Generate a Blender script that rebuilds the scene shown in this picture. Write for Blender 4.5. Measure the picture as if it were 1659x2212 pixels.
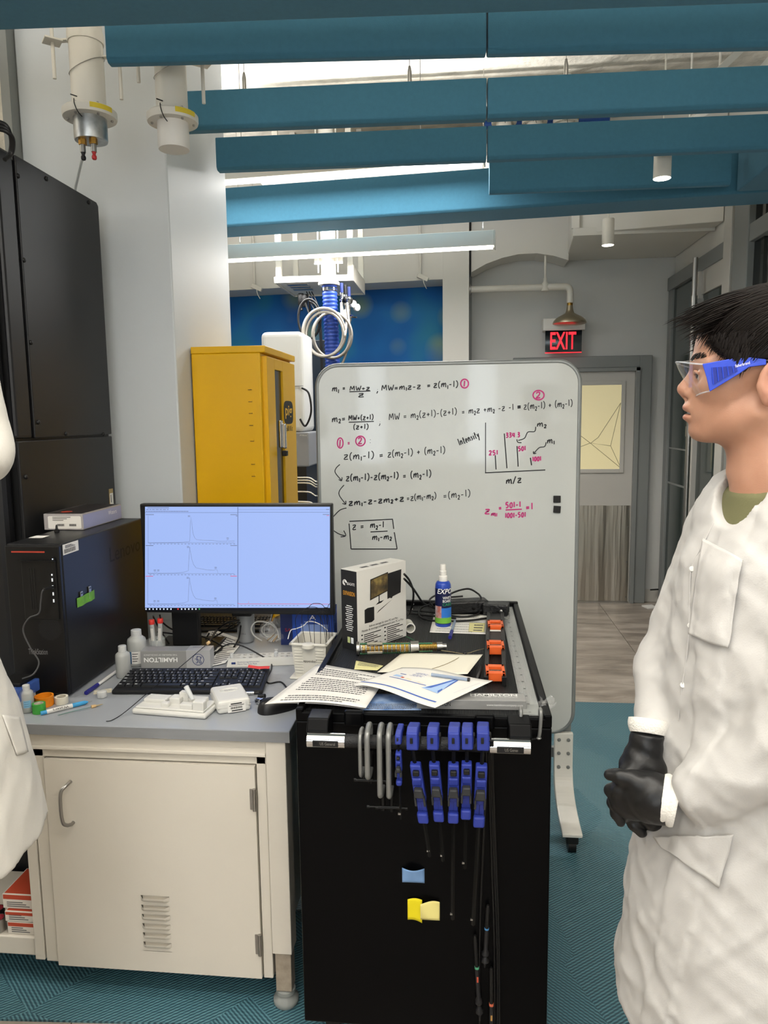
import bpy, bmesh, math, random
import numpy as np
from mathutils import Vector, Matrix

# ------------------------------------------------------------------ clear
for o in list(bpy.data.objects): bpy.data.objects.remove(o, do_unlink=True)
SC = bpy.context.scene
COL = SC.collection
RAD = math.radians
random.seed(7); RNG = np.random.RandomState(7)

# ------------------------------------------------------------------ camera
FPX, CX, CY, CAMH = 1600.0, 829.5, 1106.0, 1.58
CAMROT = Matrix.Rotation(RAD(6.0), 3, 'Z') @ Matrix.Rotation(RAD(90 - 7.3), 3, 'X') @ Matrix.Rotation(RAD(-0.72), 3, 'Z')
cam_data = bpy.data.cameras.new('camera')
cam = bpy.data.objects.new('camera', cam_data); COL.objects.link(cam)
cam.matrix_world = Matrix.Translation((0, 0, CAMH)) @ CAMROT.to_4x4()
cam_data.sensor_fit = 'VERTICAL'; cam_data.sensor_height = 24.0
cam_data.lens = FPX / 2212.0 * 24.0
cam_data.clip_start = 0.05; cam_data.clip_end = 60
SC.camera = cam

# ------------------------------------------------------------------ world, light, exposure
w = bpy.data.worlds.new('daylight'); SC.world = w; w.use_nodes = True
w.node_tree.nodes['Background'].inputs[0].default_value = (0.86, 0.93, 1.0, 1)
w.node_tree.nodes['Background'].inputs[1].default_value = 5.0
SC.view_settings.view_transform = 'Standard'; SC.view_settings.look = 'None'
SC.view_settings.gamma = 1.0; SC.view_settings.use_curve_mapping = False
SC.view_settings.exposure = 0.28

def area_lamp(name, loc, sx, sy, power, col=(1.0, 0.98, 0.95), rot=(0, 0, 0), spread=180):
    d = bpy.data.lights.new(name, 'AREA'); d.shape = 'RECTANGLE'; d.size = sx; d.size_y = sy
    d.energy = power; d.color = col; d.spread = RAD(spread)
    o = bpy.data.objects.new(name, d); COL.objects.link(o); o.location = loc; o.rotation_euler = rot
    return o

# ------------------------------------------------------------------ geometry helpers
def ray(px, py): return CAMROT @ Vector(((px - CX) / FPX, -(py - CY) / FPX, -1.0))
CAMP = Vector((0, 0, CAMH))
def PZ(px, py, z): d = ray(px, py); return CAMP + d * ((z - CAMH) / d.z)
def PY(px, py, y): d = ray(px, py); return CAMP + d * (y / d.y)
def PX(px, py, x): d = ray(px, py); return CAMP + d * (x / d.x)
def V(*a): return Vector(a)

def lin(c):
    if isinstance(c, str):
        c = c.lstrip('#'); c = [int(c[i:i + 2], 16) / 255 for i in (0, 2, 4)]
    return tuple((x / 12.92 if x <= 0.04045 else ((x + 0.055) / 1.055) ** 2.4) for x in c[:3])

MATS = {}
def mat(name, col, rough=0.5, metal=0.0, var=0.0, vs=8.0, bump=0.0, bs=120.0, spec=0.5, emit=0.0, ecol=None,
        trans=0.0, alpha=1.0, coat=0.0, ior=1.45, stretch=(1, 1, 1), sss=0.0, col2=None, sheen=0.0, detail=4.0, roughvar=0.0):
    if name in MATS: return MATS[name]
    m = bpy.data.materials.new(name); m.use_nodes = True; MATS[name] = m
    nt = m.node_tree; b = nt.nodes['Principled BSDF']
    c = lin(col)
    b.inputs['Base Color'].default_value = (*c, 1); b.inputs['Roughness'].default_value = rough
    b.inputs['Metallic'].default_value = metal; b.inputs['Specular IOR Level'].default_value = spec
    b.inputs['IOR'].default_value = ior; b.inputs['Transmission Weight'].default_value = trans
    b.inputs['Alpha'].default_value = alpha; b.inputs['Coat Weight'].default_value = coat
    b.inputs['Coat Roughness'].default_value = 0.08
    if sheen: b.inputs['Sheen Weight'].default_value = sheen
    if sss:
        b.inputs['Subsurface Weight'].default_value = sss; b.inputs['Subsurface Radius'].default_value = (0.008, 0.003, 0.002)
        b.inputs['Subsurface Scale'].default_value = 1.0
    if emit:
        b.inputs['Emission Color'].default_value = (*(lin(ecol) if ecol else c), 1); b.inputs['Emission Strength'].default_value = emit
    if var or bump or roughvar:
        tc = nt.nodes.new('ShaderNodeTexCoord'); mp = nt.nodes.new('ShaderNodeMapping'); mp.inputs['Scale'].default_value = stretch
        nt.links.new(tc.outputs['Object'], mp.inputs['Vector'])
        if var or roughvar:
            n = nt.nodes.new('ShaderNodeTexNoise'); n.inputs['Scale'].default_value = vs; n.inputs['Detail'].default_value = detail
            nt.links.new(mp.outputs[0], n.inputs['Vector'])
            if var:
                r = nt.nodes.new('ShaderNodeValToRGB')
                c2 = lin(col2) if col2 else tuple(x * (1 - var) for x in c)
                c3 = c if col2 else tuple(min(1, x * (1 + var * 0.5)) for x in c)
                r.color_ramp.elements[0].position = 0.3; r.color_ramp.elements[1].position = 0.7
                r.color_ramp.elements[0].color = (*c2, 1); r.color_ramp.elements[1].color = (*c3, 1)
                nt.links.new(n.outputs['Fac'], r.inputs[0]); nt.links.new(r.outputs[0], b.inputs['Base Color'])
            if roughvar:
                mr = nt.nodes.new('ShaderNodeMapRange'); mr.inputs[3].default_value = max(0.02, rough - roughvar); mr.inputs[4].default_value = rough + roughvar
                nt.links.new(n.outputs['Fac'], mr.inputs[0]); nt.links.new(mr.outputs[0], b.inputs['Roughness'])
        if bump:
            n2 = nt.nodes.new('ShaderNodeTexNoise'); n2.inputs['Scale'].default_value = bs; n2.inputs['Detail'].default_value = 3
            nt.links.new(mp.outputs[0], n2.inputs['Vector'])
            bp = nt.nodes.new('ShaderNodeBump'); bp.inputs['Strength'].default_value = bump; bp.inputs['Distance'].default_value = 0.01
            nt.links.new(n2.outputs['Fac'], bp.inputs['Height']); nt.links.new(bp.outputs[0], b.inputs['Normal'])
    return m

WM = {}      # object -> world matrix (the depsgraph has not run yet)
def tag(o, label=None, cat=None, group=None, kind=None):
    if label: o['label'] = label
    if cat: o['category'] = cat
    if group: o['group'] = group
    if kind: o['kind'] = kind
    return o
def thing(name, label, cat, loc=(0, 0, 0), rz=0.0, group=None, kind=None):
    o = bpy.data.objects.new(name, None); COL.objects.link(o); o.empty_display_size = 0.05
    o.location = loc; o.rotation_euler = (0, 0, rz)
    WM[o] = Matrix.Translation(loc) @ Matrix.Rotation(rz, 4, 'Z')
    return tag(o, label, cat, group, kind)
def struct(o): o['kind'] = 'structure'; return o

def frame_of(d):
    d = Vector(d).normalized()
    a = Vector((0, 0, 1)) if abs(d.z) < 0.9 else Vector((1, 0, 0))
    x = a.cross(d).normalized(); y = d.cross(x)
    return x, y, d

class MB:
    def __init__(s): s.v = []; s.f = []; s.m = []; s.mi = 0
    def _add(s, vs, fs):
        b = len(s.v); s.v += [Vector(v) for v in vs]
        for f in fs: s.f.append([b + i for i in f]); s.m.append(s.mi)
        return s
    def box(s, c, d, rot=None):
        x, y, z = d[0] / 2, d[1] / 2, d[2] / 2; c = Vector(c)
        vs = [Vector((a * x, b * y, e * z)) for e in (-1, 1) for b in (-1, 1) for a in (-1, 1)]
        if rot is not None: vs = [rot @ v for v in vs]
        return s._add([c + v for v in vs], [(0, 2, 3, 1), (4, 5, 7, 6), (0, 1, 5, 4), (2, 6, 7, 3), (0, 4, 6, 2), (1, 3, 7, 5)])
    def bx(s, x0, x1, y0, y1, z0, z1): return s.box(((x0 + x1) / 2, (y0 + y1) / 2, (z0 + z1) / 2), (abs(x1 - x0), abs(y1 - y0), abs(z1 - z0)))
    def cyl(s, p0, p1, r0, r1=None, seg=20, caps=True):
        r1 = r0 if r1 is None else r1
        p0 = Vector(p0); p1 = Vector(p1); x, y, _ = frame_of(p1 - p0); vs = []
        for p, r in ((p0, r0), (p1, r1)):
            vs += [p + (x * math.cos(2 * math.pi * i / seg) + y * math.sin(2 * math.pi * i / seg)) * r for i in range(seg)]
        fs = [(i, (i + 1) % seg, seg + (i + 1) % seg, seg + i) for i in range(seg)]
        if caps: fs += [tuple(range(seg))[::-1], tuple(range(seg, 2 * seg))]
        return s._add(vs, fs)
    def lathe(s, prof, c=(0, 0, 0), axis=(0, 0, 1), seg=24, caps=True):
        c = Vector(c); x, y, d = frame_of(axis); vs = []; n = len(prof)
        for r, h in prof:
            vs += [c + d * h + (x * math.cos(2 * math.pi * i / seg) + y * math.sin(2 * math.pi * i / seg)) * r for i in range(seg)]
        fs = [(j * seg + i, j * seg + (i + 1) % seg, (j + 1) * seg + (i + 1) % seg, (j + 1) * seg + i) for j in range(n - 1) for i in range(seg)]
        if caps: fs += [tuple(range(seg))[::-1], tuple(range((n - 1) * seg, n * seg))]
        return s._add(vs, fs)
    def tube(s, pts, r, seg=8, closed=False, caps=True):
        pts = [Vector(p) for p in pts]; n = len(pts)
        rr = r if isinstance(r, (list, tuple)) else [r] * n
        tang = []
        for i in range(n):
            a = pts[(i - 1) % n] if (closed or i > 0) else pts[0]; b = pts[(i + 1) % n] if (closed or i < n - 1) else pts[-1]
            tang.append((b - a).normalized())
        x, y, _ = frame_of(tang[0]); vs = []
        for i in range(n):
            t = tang[i]; x = (x - t * x.dot(t)).normalized(); y = t.cross(x)
            vs += [pts[i] + (x * math.cos(2 * math.pi * k / seg) + y * math.sin(2 * math.pi * k / seg)) * rr[i] for k in range(seg)]
        m = n if closed else n - 1
        fs = [(j * seg + k, j * seg + (k + 1) % seg, ((j + 1) % n) * seg + (k + 1) % seg, ((j + 1) % n) * seg + k) for j in range(m) for k in range(seg)]
        if caps and not closed: fs += [tuple(range(seg))[::-1], tuple(range((n - 1) * seg, n * seg))]
        return s._add(vs, fs)
    def prism(s, poly, d):
        """poly: list of 3-D points (planar), swept by vector d"""
        poly = [Vector(p) for p in poly]; d = Vector(d); n = len(poly)
        fs = [tuple(range(n))[::-1], tuple(range(n, 2 * n))] + [(i, (i + 1) % n, n + (i + 1) % n, n + i) for i in range(n)]
        return s._add(poly + [p + d for p in poly], fs)
    def poly(s, pts): return s._add(pts, [tuple(range(len(pts)))])
    def grid(s, fn, nu, nv, cu=False, cv=False):
        vs = [fn(i / (nu if cu else nu - 1), j / (nv if cv else nv - 1)) for i in range(nu) for j in range(nv)]
        fs = []
        for i in range(nu if cu else nu - 1):
            for j in range(nv if cv else nv - 1):
                fs.append((i * nv + j, ((i + 1) % nu) * nv + j, ((i + 1) % nu) * nv + (j + 1) % nv, i * nv + (j + 1) % nv))
        return s._add(vs, fs)
    def ribbon(s, pts, w, nrm):
        """flat pen stroke along pts on the plane with normal nrm"""
        pts = [Vector(p) for p in pts]; n = len(pts); nrm = Vector(nrm); L = []; Rr = []
        for i in range(n):
            t = (pts[min(i + 1, n - 1)] - pts[max(i - 1, 0)])
            if t.length < 1e-9: t = Vector((1, 0, 0))
            sd = nrm.cross(t.normalized()) * (w / 2); L.append(pts[i] + sd); Rr.append(pts[i] - sd)
        return s._add(L + Rr, [(i, n + i, n + i + 1, i + 1) for i in range(n - 1)])
    def build(s, name, m, parent=None, smooth=None, bevel=0, bseg=2, local=False, fix=True, label=None, kind=None):
        me = bpy.data.meshes.new(name); vs = s.v
        org = None
        if parent is not None and not local:
            inv = WM[parent].inverted(); vs = [inv @ v for v in vs]
        elif parent is None and not local:
            lo = [min(v[i] for v in vs) for i in range(3)]; hi = [max(v[i] for v in vs) for i in range(3)]
            org = Vector(((lo[0] + hi[0]) / 2, (lo[1] + hi[1]) / 2, lo[2])); vs = [v - org for v in vs]
        me.from_pydata([tuple(v) for v in vs], [], s.f)
        for mm in (m if isinstance(m, (list, tuple)) else [m]): me.materials.append(mm)
        if isinstance(m, (list, tuple)): me.polygons.foreach_set('material_index', s.m)
        if fix:
            b = bmesh.new(); b.from_mesh(me); bmesh.ops.recalc_face_normals(b, faces=b.faces); b.to_mesh(me); b.free()
        if smooth is not None:
            me.polygons.foreach_set('use_smooth', [True] * len(me.polygons)); me.set_sharp_from_angle(angle=RAD(smooth))
        me.update()
        o = bpy.data.objects.new(name, me); COL.objects.link(o)
        if parent is not None:
            o.parent = parent; WM[o] = WM[parent].copy()
        else:
            if org is not None: o.location = org
            WM[o] = Matrix.Translation(o.location)
        if bevel:
            md = o.modifiers.new('bevel', 'BEVEL'); md.width = bevel; md.segments = bseg; md.limit_method = 'ANGLE'; md.angle_limit = RAD(40)
        if label: o['label'] = label
        if kind: o['kind'] = kind
        return o

def text(s, name, m, parent, p, xd, yd, width=None, height=None, lift=0.0004, mirror=False, depth=0.0, align='L', shear=0.0, offset=0.0, label=None):
    """lettering laid on the plane spanned by xd, yd at p (lower left of the box it fills)"""
    cu = bpy.data.curves.new(name, 'FONT'); cu.body = s; cu.resolution_u = 3; cu.shear = shear; cu.offset = offset
    ob = bpy.data.objects.new(name, cu)
    me = bpy.data.meshes.new_from_object(ob); bpy.data.objects.remove(ob)
    co = np.empty(len(me.vertices) * 3, 'f'); me.vertices.foreach_get('co', co); co = co.reshape(-1, 3)
    lo = co.min(0); hi = co.max(0); sz = hi - lo
    if width is None: kx = ky = height / sz[1]
    elif height is None: kx = ky = width / sz[0]
    else: kx = width / sz[0]; ky = height / sz[1]
    xd = Vector(xd).normalized(); yd = Vector(yd).normalized(); n = xd.cross(yd).normalized()
    p = Vector(p) + n * lift
    if align == 'C': p = p - xd * (sz[0] * kx / 2)
    inv = WM[parent].inverted()
    vs = [inv @ (p + xd * float((c[0] - lo[0]) * kx) + yd * float((c[1] - lo[1]) * ky)) for c in co]
    me.vertices.foreach_set('co', np.array([tuple(v) for v in vs], 'f').ravel()); me.materials.clear(); me.materials.append(m); me.update()
    o = bpy.data.objects.new(name, me); COL.objects.link(o); o.parent = parent; WM[o] = WM[parent].copy()
    if label: o['label'] = label
    return o

def copy_tree(o, parent=None):
    c = o.copy(); COL.objects.link(c); c.parent = parent
    WM[c] = WM[o].copy()
    for ch in [x for x in KIDS(o)]: copy_tree(ch, c)
    return c
def KIDS(o): return [x for x in bpy.data.objects if x.parent == o]
def catmull(pts, n=8, closed=False):
    pts = [Vector(p) for p in pts]; out = []; m = len(pts)
    for i in range(m if closed else m - 1):
        if closed: a, b, c, d = pts[(i - 1) % m], pts[i], pts[(i + 1) % m], pts[(i + 2) % m]
        else: a, b, c, d = pts[max(i - 1, 0)], pts[i], pts[i + 1], pts[min(i + 2, m - 1)]
        for k in range(n):
            t = k / n
            out.append(0.5 * ((2 * b) + (c - a) * t + (2 * a - 5 * b + 4 * c - d) * t * t + (3 * b - a - 3 * c + d) * t ** 3))
    if not closed: out.append(pts[-1])
    return out

# ------------------------------------------------------------------ shared materials
M_white = mat('white_powder_coat', '#dcd8cf', 0.42, var=0.04, vs=3, bump=0.02, bs=300)
M_blackm = mat('black_satin_metal', '#0d0d0e', 0.35, bump=0.02, bs=300)
M_blackp = mat('black_plastic', '#0b0b0c', 0.45, bump=0.03, bs=400)
M_cable = mat('black_cable_rubber', '#0a0a0b', 0.5)
M_chrome = mat('chrome', '#d8d8d8', 0.12, 1.0)
M_steel = mat('brushed_steel', '#a8a6a2', 0.35, 1.0, bump=0.04, bs=60, stretch=(1, 1, 30))
M_ink = mat('black_ink', '#141414', 0.6)
M_whitep = mat('white_plastic', '#dddbd6', 0.4)
M_paper = mat('white_paper', '#dddbd6', 0.8, bump=0.02, bs=40)
M_print = mat('grey_print', '#5a5a5c', 0.8)
M_whiteink = mat('white_ink', '#f2f2f0', 0.6)
def clearmat(name, tint='#ffffff', haze=0.03, rough=0.04, gloss=1.0):
    """thin clear plastic: see-through, Fresnel reflection, a little haze"""
    if name in MATS: return MATS[name]
    m = bpy.data.materials.new(name); m.use_nodes = True; nt = m.node_tree; MATS[name] = m
    nt.nodes.remove(nt.nodes['Principled BSDF']); out = nt.nodes['Material Output']
    tr = nt.nodes.new('ShaderNodeBsdfTransparent'); tr.inputs[0].default_value = (*lin(tint), 1)
    df = nt.nodes.new('ShaderNodeBsdfDiffuse'); df.inputs[0].default_value = (*lin(tint), 1)
    gl = nt.nodes.new('ShaderNodeBsdfGlossy'); gl.inputs['Roughness'].default_value = rough
    a = nt.nodes.new('ShaderNodeMixShader'); a.inputs[0].default_value = haze; nt.links.new(tr.outputs[0], a.inputs[1]); nt.links.new(df.outputs[0], a.inputs[2])
    lw = nt.nodes.new('ShaderNodeLayerWeight'); lw.inputs[0].default_value = 0.5; pw = nt.nodes.new('ShaderNodeMath'); pw.operation = 'POWER'; pw.inputs[1].default_value = 4.0; nt.links.new(lw.outputs['Facing'], pw.inputs[0])
    fr = nt.nodes.new('ShaderNodeMath'); fr.operation = 'MULTIPLY_ADD'; fr.inputs[1].default_value = 0.6 * gloss; fr.inputs[2].default_value = 0.035; nt.links.new(pw.outputs[0], fr.inputs[0])
    b = nt.nodes.new('ShaderNodeMixShader'); nt.links.new(fr.outputs[0], b.inputs[0]); nt.links.new(a.outputs[0], b.inputs[1]); nt.links.new(gl.outputs[0], b.inputs[2])
    nt.links.new(b.outputs[0], out.inputs[0]); return m
# ================================================================== ROOM
YB, XR, XL, YR, ZC = 6.33, 1.70, -4.2, -3.6, 3.55
M_wall = mat('wall_paint_grey_white', '#bfc0bd', 0.6, var=0.03, vs=2, bump=0.03, bs=120)
M_wallw = mat('wall_paint_warm_white', '#d6d4cd', 0.55, var=0.03, vs=2, bump=0.03, bs=120)
M_col = mat('column_paint', '#c9ced1', 0.5, var=0.02, vs=1.5, bump=0.03, bs=90)
M_frame = mat('grey_frame_paint', '#7d807f', 0.45, var=0.03, vs=5)
M_door = mat('door_paint_grey', '#b4b2ac', 0.5, var=0.02, vs=3)
M_felt = mat('teal_felt', '#3b728c', 0.85, var=0.06, vs=60, bump=0.10, bs=420, sheen=0.1)
M_concrete = mat('painted_rough_concrete', '#d9d3c6', 0.9, var=0.25, vs=9, bump=1.0, bs=28, detail=8)
M_trimw = mat('white_pipe_paint', '#d8d5cc', 0.45, bump=0.02, bs=100)
M_led = mat('led_diffuser', '#fffaf0', 0.5, emit=6.0, ecol='#fffaf4')
M_spot = mat('spot_diffuser', '#fffaf0', 0.5, emit=14.0, ecol='#fff4e4')

def nmat(name, builder):
    m = bpy.data.materials.new(name); m.use_nodes = True
    builder(m.node_tree, m.node_tree.nodes['Principled BSDF']); MATS[name] = m; return m
def ramp(nt, stops):
    r = nt.nodes.new('ShaderNodeValToRGB'); e = r.color_ramp.elements
    while len(e) < len(stops): e.new(0.5)
    for k, (p, c) in enumerate(stops): e[k].position = p; e[k].color = (*lin(c), 1)
    return r

def _tile(nt, b):
    tc = nt.nodes.new('ShaderNodeTexCoord'); mp = nt.nodes.new('ShaderNodeMapping'); mp.inputs['Scale'].default_value = (1.3, 5.5, 1)
    gi = nt.nodes.new('ShaderNodeObjectInfo'); ad = nt.nodes.new('ShaderNodeVectorMath'); ad.operation = 'ADD'
    nt.links.new(tc.outputs['Object'], ad.inputs[0])
    sc = nt.nodes.new('ShaderNodeVectorMath'); sc.operation = 'SCALE'; sc.inputs[3].default_value = 3.0
    nt.links.new(gi.outputs['Location'], sc.inputs[0]); nt.links.new(sc.outputs[0], ad.inputs[1]); nt.links.new(ad.outputs[0], mp.inputs['Vector'])
    n = nt.nodes.new('ShaderNodeTexNoise'); n.inputs['Scale'].default_value = 1.8; n.inputs['Detail'].default_value = 9; n.inputs['Roughness'].default_value = 0.62; n.inputs['Distortion'].default_value = 0.6
    nt.links.new(mp.outputs[0], n.inputs['Vector'])
    r = ramp(nt, [(0.28, '#6a625a'), (0.5, '#93897e'), (0.68, '#ada499'), (0.8, '#bdb4a9')]); nt.links.new(n.outputs['Fac'], r.inputs[0])
    nt.links.new(r.outputs[0], b.inputs['Base Color']); b.inputs['Roughness'].default_value = 0.32
M_tile = nmat('stone_vinyl_tile', _tile)

def _mat(nt, b):
    tc = nt.nodes.new('ShaderNodeTexCoord')
    def wave(rot, scale):
        mp = nt.nodes.new('ShaderNodeMapping'); mp.inputs['Rotation'].default_value = (0, 0, rot); nt.links.new(tc.outputs['Object'], mp.inputs['Vector'])
        w_ = nt.nodes.new('ShaderNodeTexWave'); w_.inputs['Scale'].default_value = scale; w_.inputs['Distortion'].default_value = 0.4; w_.inputs['Detail'].default_value = 1
        nt.links.new(mp.outputs[0], w_.inputs['Vector']); return w_.outputs['Fac']
    a, c, d = wave(RAD(52), 34), wave(RAD(-47), 34), wave(RAD(90), 30)
    # patches choose which hatch direction shows
    vo = nt.nodes.new('ShaderNodeTexVoronoi'); vo.inputs['Scale'].default_value = 3.6; nt.links.new(tc.outputs['Object'], vo.inputs['Vector'])
    sep = nt.nodes.new('ShaderNodeSeparateColor'); nt.links.new(vo.outputs['Color'], sep.inputs[0]); st_ = nt.nodes.new('ShaderNodeMath'); st_.operation = 'GREATER_THAN'; st_.inputs[1].default_value = .5; nt.links.new(sep.outputs[0], st_.inputs[0])
    m1 = nt.nodes.new('ShaderNodeMix'); m1.data_type = 'FLOAT'; nt.links.new(st_.outputs[0], m1.inputs[0]); nt.links.new(a, m1.inputs[2]); nt.links.new(c, m1.inputs[3])
    m2 = nt.nodes.new('ShaderNodeMix'); m2.data_type = 'FLOAT'; m2.inputs[0].default_value = 0.25; nt.links.new(m1.outputs[0], m2.inputs[2]); nt.links.new(d, m2.inputs[3])
    r = ramp(nt, [(0.2, '#2c4d5a'), (0.55, '#456f7b'), (0.85, '#5d8892')]); nt.links.new(m2.outputs[0], r.inputs[0])
    nt.links.new(r.outputs[0], b.inputs['Base Color'])
    bp = nt.nodes.new('ShaderNodeBump'); bp.inputs['Strength'].default_value = 0.5; bp.inputs['Distance'].default_value = 0.003
    nt.links.new(m2.outputs[0], bp.inputs['Height']); nt.links.new(bp.outputs[0], b.inputs['Normal'])
    b.inputs['Roughness'].default_value = 0.42
M_mat = nmat('teal_hatched_rubber', _mat)

def _mural(nt, b):
    tc = nt.nodes.new('ShaderNodeTexCoord')
    n = nt.nodes.new('ShaderNodeTexNoise'); n.inputs['Scale'].default_value = 1.7; n.inputs['Detail'].default_value = 1.5
    nt.links.new(tc.outputs['Object'], n.inputs['Vector'])
    r = ramp(nt, [(0.3, '#0f4a94'), (0.5, '#1566ac'), (0.66, '#2a8296')]); nt.links.new(n.outputs['Fac'], r.inputs[0])
    vo = nt.nodes.new('ShaderNodeTexVoronoi'); vo.feature = 'SMOOTH_F1'; vo.inputs['Scale'].default_value = 2.6; vo.inputs['Smoothness'].default_value = 0.25; vo.inputs['Randomness'].default_value = 1.0
    nt.links.new(tc.outputs['Object'], vo.inputs['Vector'])
    r2 = ramp(nt, [(0.1, '#ffffff'), (0.34, '#000000')]); nt.links.new(vo.outputs['Distance'], r2.inputs[0])
    n2 = nt.nodes.new('ShaderNodeTexNoise'); n2.inputs['Scale'].default_value = 1.1; nt.links.new(tc.outputs['Object'], n2.inputs['Vector'])
    r3 = ramp(nt, [(0.40, '#000000'), (0.56, '#c8c8c8')]); nt.links.new(n2.outputs['Fac'], r3.inputs[0])
    mu = nt.nodes.new('ShaderNodeMath'); mu.operation = 'MULTIPLY'; nt.links.new(r2.outputs[0], mu.inputs[0]); nt.links.new(r3.outputs[0], mu.inputs[1])
    mx = nt.nodes.new('ShaderNodeMix'); mx.data_type = 'RGBA'; mx.inputs[7].default_value = (*lin('#9aac4e'), 1)
    nt.links.new(mu.outputs[0], mx.inputs[0]); nt.links.new(r.outputs[0], mx.inputs[6]); nt.links.new(mx.outputs[2], b.inputs['Base Color'])
    b.inputs['Roughness'].default_value = 0.55; b.inputs['Specular IOR Level'].default_value = 0.2
M_mural = nmat('blue_mural_print', _mural)

def _kick(nt, b):
    tc = nt.nodes.new('ShaderNodeTexCoord'); mp = nt.nodes.new('ShaderNodeMapping'); mp.inputs['Scale'].default_value = (7, 7, 0.35); nt.links.new(tc.outputs['Object'], mp.inputs['Vector'])
    n = nt.nodes.new('ShaderNodeTexNoise'); n.inputs['Scale'].default_value = 1.3; n.inputs['Detail'].default_value = 3; nt.links.new(mp.outputs[0], n.inputs['Vector'])
    b.inputs['Base Color'].default_value = (*lin('#b3aea4'), 1); b.inputs['Metallic'].default_value = 1.0; b.inputs['Roughness'].default_value = 0.3
    bp = nt.nodes.new('ShaderNodeBump'); bp.inputs['Strength'].default_value = 0.6; bp.inputs['Distance'].default_value = 0.03
    nt.links.new(n.outputs['Fac'], bp.inputs['Height']); nt.links.new(bp.outputs[0], b.inputs['Normal'])
M_kick = nmat('kick_plate_steel', _kick)

# ---- floor: slab, tiles, teal mat
fl = struct(MB().bx(XL, XR + .1, YR, YB + .1, -0.12, -0.012).build('floor', mat('tile_joint', '#5f574d', 0.8)))
tile_mesh = None
tw, td = 0.545, 1.09
ix = 0; x = XR - tw
while x > XL:
    y0 = YR - (0.5 * td if ix % 2 else 0); y = y0
    while y < YB + 0.05:
        cy = y + td / 2
        vis = (x + tw > -0.2 and cy + td / 2 > 3.9) or (cy - td / 2 < 1.9)
        if vis:
            if tile_mesh is None:
                o = MB().box((0, 0, -0.006), (tw - 0.003, td - 0.003, 0.012)).build('tile', M_tile, fl, local=True); tile_mesh = o.data
            else:
                o = bpy.data.objects.new('tile', tile_mesh); COL.objects.link(o); o.parent = fl
            o.location = Vector((x + tw / 2, cy, 0)) - fl.location
        y += td
    x -= tw; ix += 1
mt = MB()
a, bb = V(-3.2, 1.60, 0), V(1.66, 1.84, 0)
mt.prism([V(-3.2, 1.545, 0.0), V(1.66, 1.84, 0.0), V(1.66, 4.02, 0.0), V(-3.2, 3.99, 0.0)], (0, 0, 0.006))
tag(mt.build('floor_mat', M_mat), 'teal rubber floor mat with fine cross-hatched relief under bench and cart', 'mat')

# ---- walls, ceiling
struct(MB().bx(XL, XR + .1, YB, YB + .12, 0, ZC).build('wall_back', M_wall))
struct(MB().bx(XR, XR + .12, YR, YB, 0, ZC).build('wall_right', M_wallw))
struct(MB().bx(XL - .12, XL, YR, YB, 0, ZC).build('wall_left', M_concrete))
struct(MB().bx(XL, XR + .1, YR, YB + .1, ZC, ZC + .12).build('ceiling', M_concrete))
# rear wall behind the camera, with a wide window
wr = MB(); WX0, WX1, WZ0, WZ1 = -2.6, 1.2, 0.95, 2.75
wr.bx(XL, WX0, YR - .15, YR, 0, ZC); wr.bx(WX1, XR, YR - .15, YR, 0, ZC); wr.bx(WX0, WX1, YR - .15, YR, 0, WZ0); wr.bx(WX0, WX1, YR - .15, YR, WZ1, ZC)
struct(wr.build('wall_rear', M_wallw))
wn = struct(thing('window_1', None, None, (WX0, YR, WZ0)))
f = MB()
for z0, z1 in ((WZ0, WZ0 + .06), (WZ1 - .06, WZ1)): f.bx(WX0, WX1, YR - .12, YR + .01, z0, z1)
for k in range(4): xx = WX0 + (WX1 - WX0 - .06) * k / 3; f.bx(xx, xx + .06, YR - .12, YR + .01, WZ0, WZ1)
f.build('window_frame', M_frame, wn)
slat = None
for k in range(34):
    xx = WX0 + .05 + k * .112
    if 12 <= k <= 14 or 24 <= k <= 26: continue
    m_ = MB().box((xx, YR + .06, (WZ0 + WZ1) / 2), (.088, .002, WZ1 - WZ0 - .05), Matrix.Rotation(RAD(24), 3, 'Z'))
    m_.build('blind_slat', mat('blind_fabric', '#e4e2da', 0.7), wn)
# structural column, left
cl = thing('wall_column', None, None, (-1.43, 2.85, 0)); struct(cl)
MB().bx(-1.685, -1.11, 2.85, 3.58, 0, ZC).build('column_body', M_col, cl, bevel=.006)
struct(MB().bx(-3.2, -1.685, 3.2, 3.3, 0, ZC).build('wall_side', M_concrete))
struct(MB().bx(-1.722, -1.687, 2.80, 2.86, 0, ZC).build('trim_1', M_frame))
# blue mural on the back wall, white column, bulkhead
struct(MB().bx(-3.4, -0.15, YB - .012, YB, 0, 2.75).build('wall_mural', M_mural))
struct(MB().bx(-0.147, 0.060, 6.0, YB, 0, ZC).build('wall_pier', M_wallw, bevel=.004))
struct(MB().bx(0.062, 0.085, 6.25, YB, 0, ZC).build('trim_2', M_frame))
bk = MB()
p0 = PY(495, 634, 6.0); p1 = PY(958, 603, 6.0)
bk.prism([V(-4.0, 6.0, p0.z - .02), V(p1.x - .005, 6.0, p1.z), V(p1.x - .005, 6.0, ZC), V(-4.0, 6.0, ZC)], (0, .31, 0))
struct(bk.build('wall_bulkhead', M_wallw))
arc = [PY(1018, 588, 6.05), PY(1050, 570, 6.05), PY(1085, 557, 6.05), PY(1120, 549, 6.05), PY(1160, 547, 6.05), PY(1195, 552, 6.05), PY(1228, 562, 6.05)]
struct(MB().prism(arc + [V(arc[-1].x, 6.05, ZC), V(arc[0].x, 6.05, ZC)], (0, .27, 0)).build('wall_arch', M_wallw))
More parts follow.
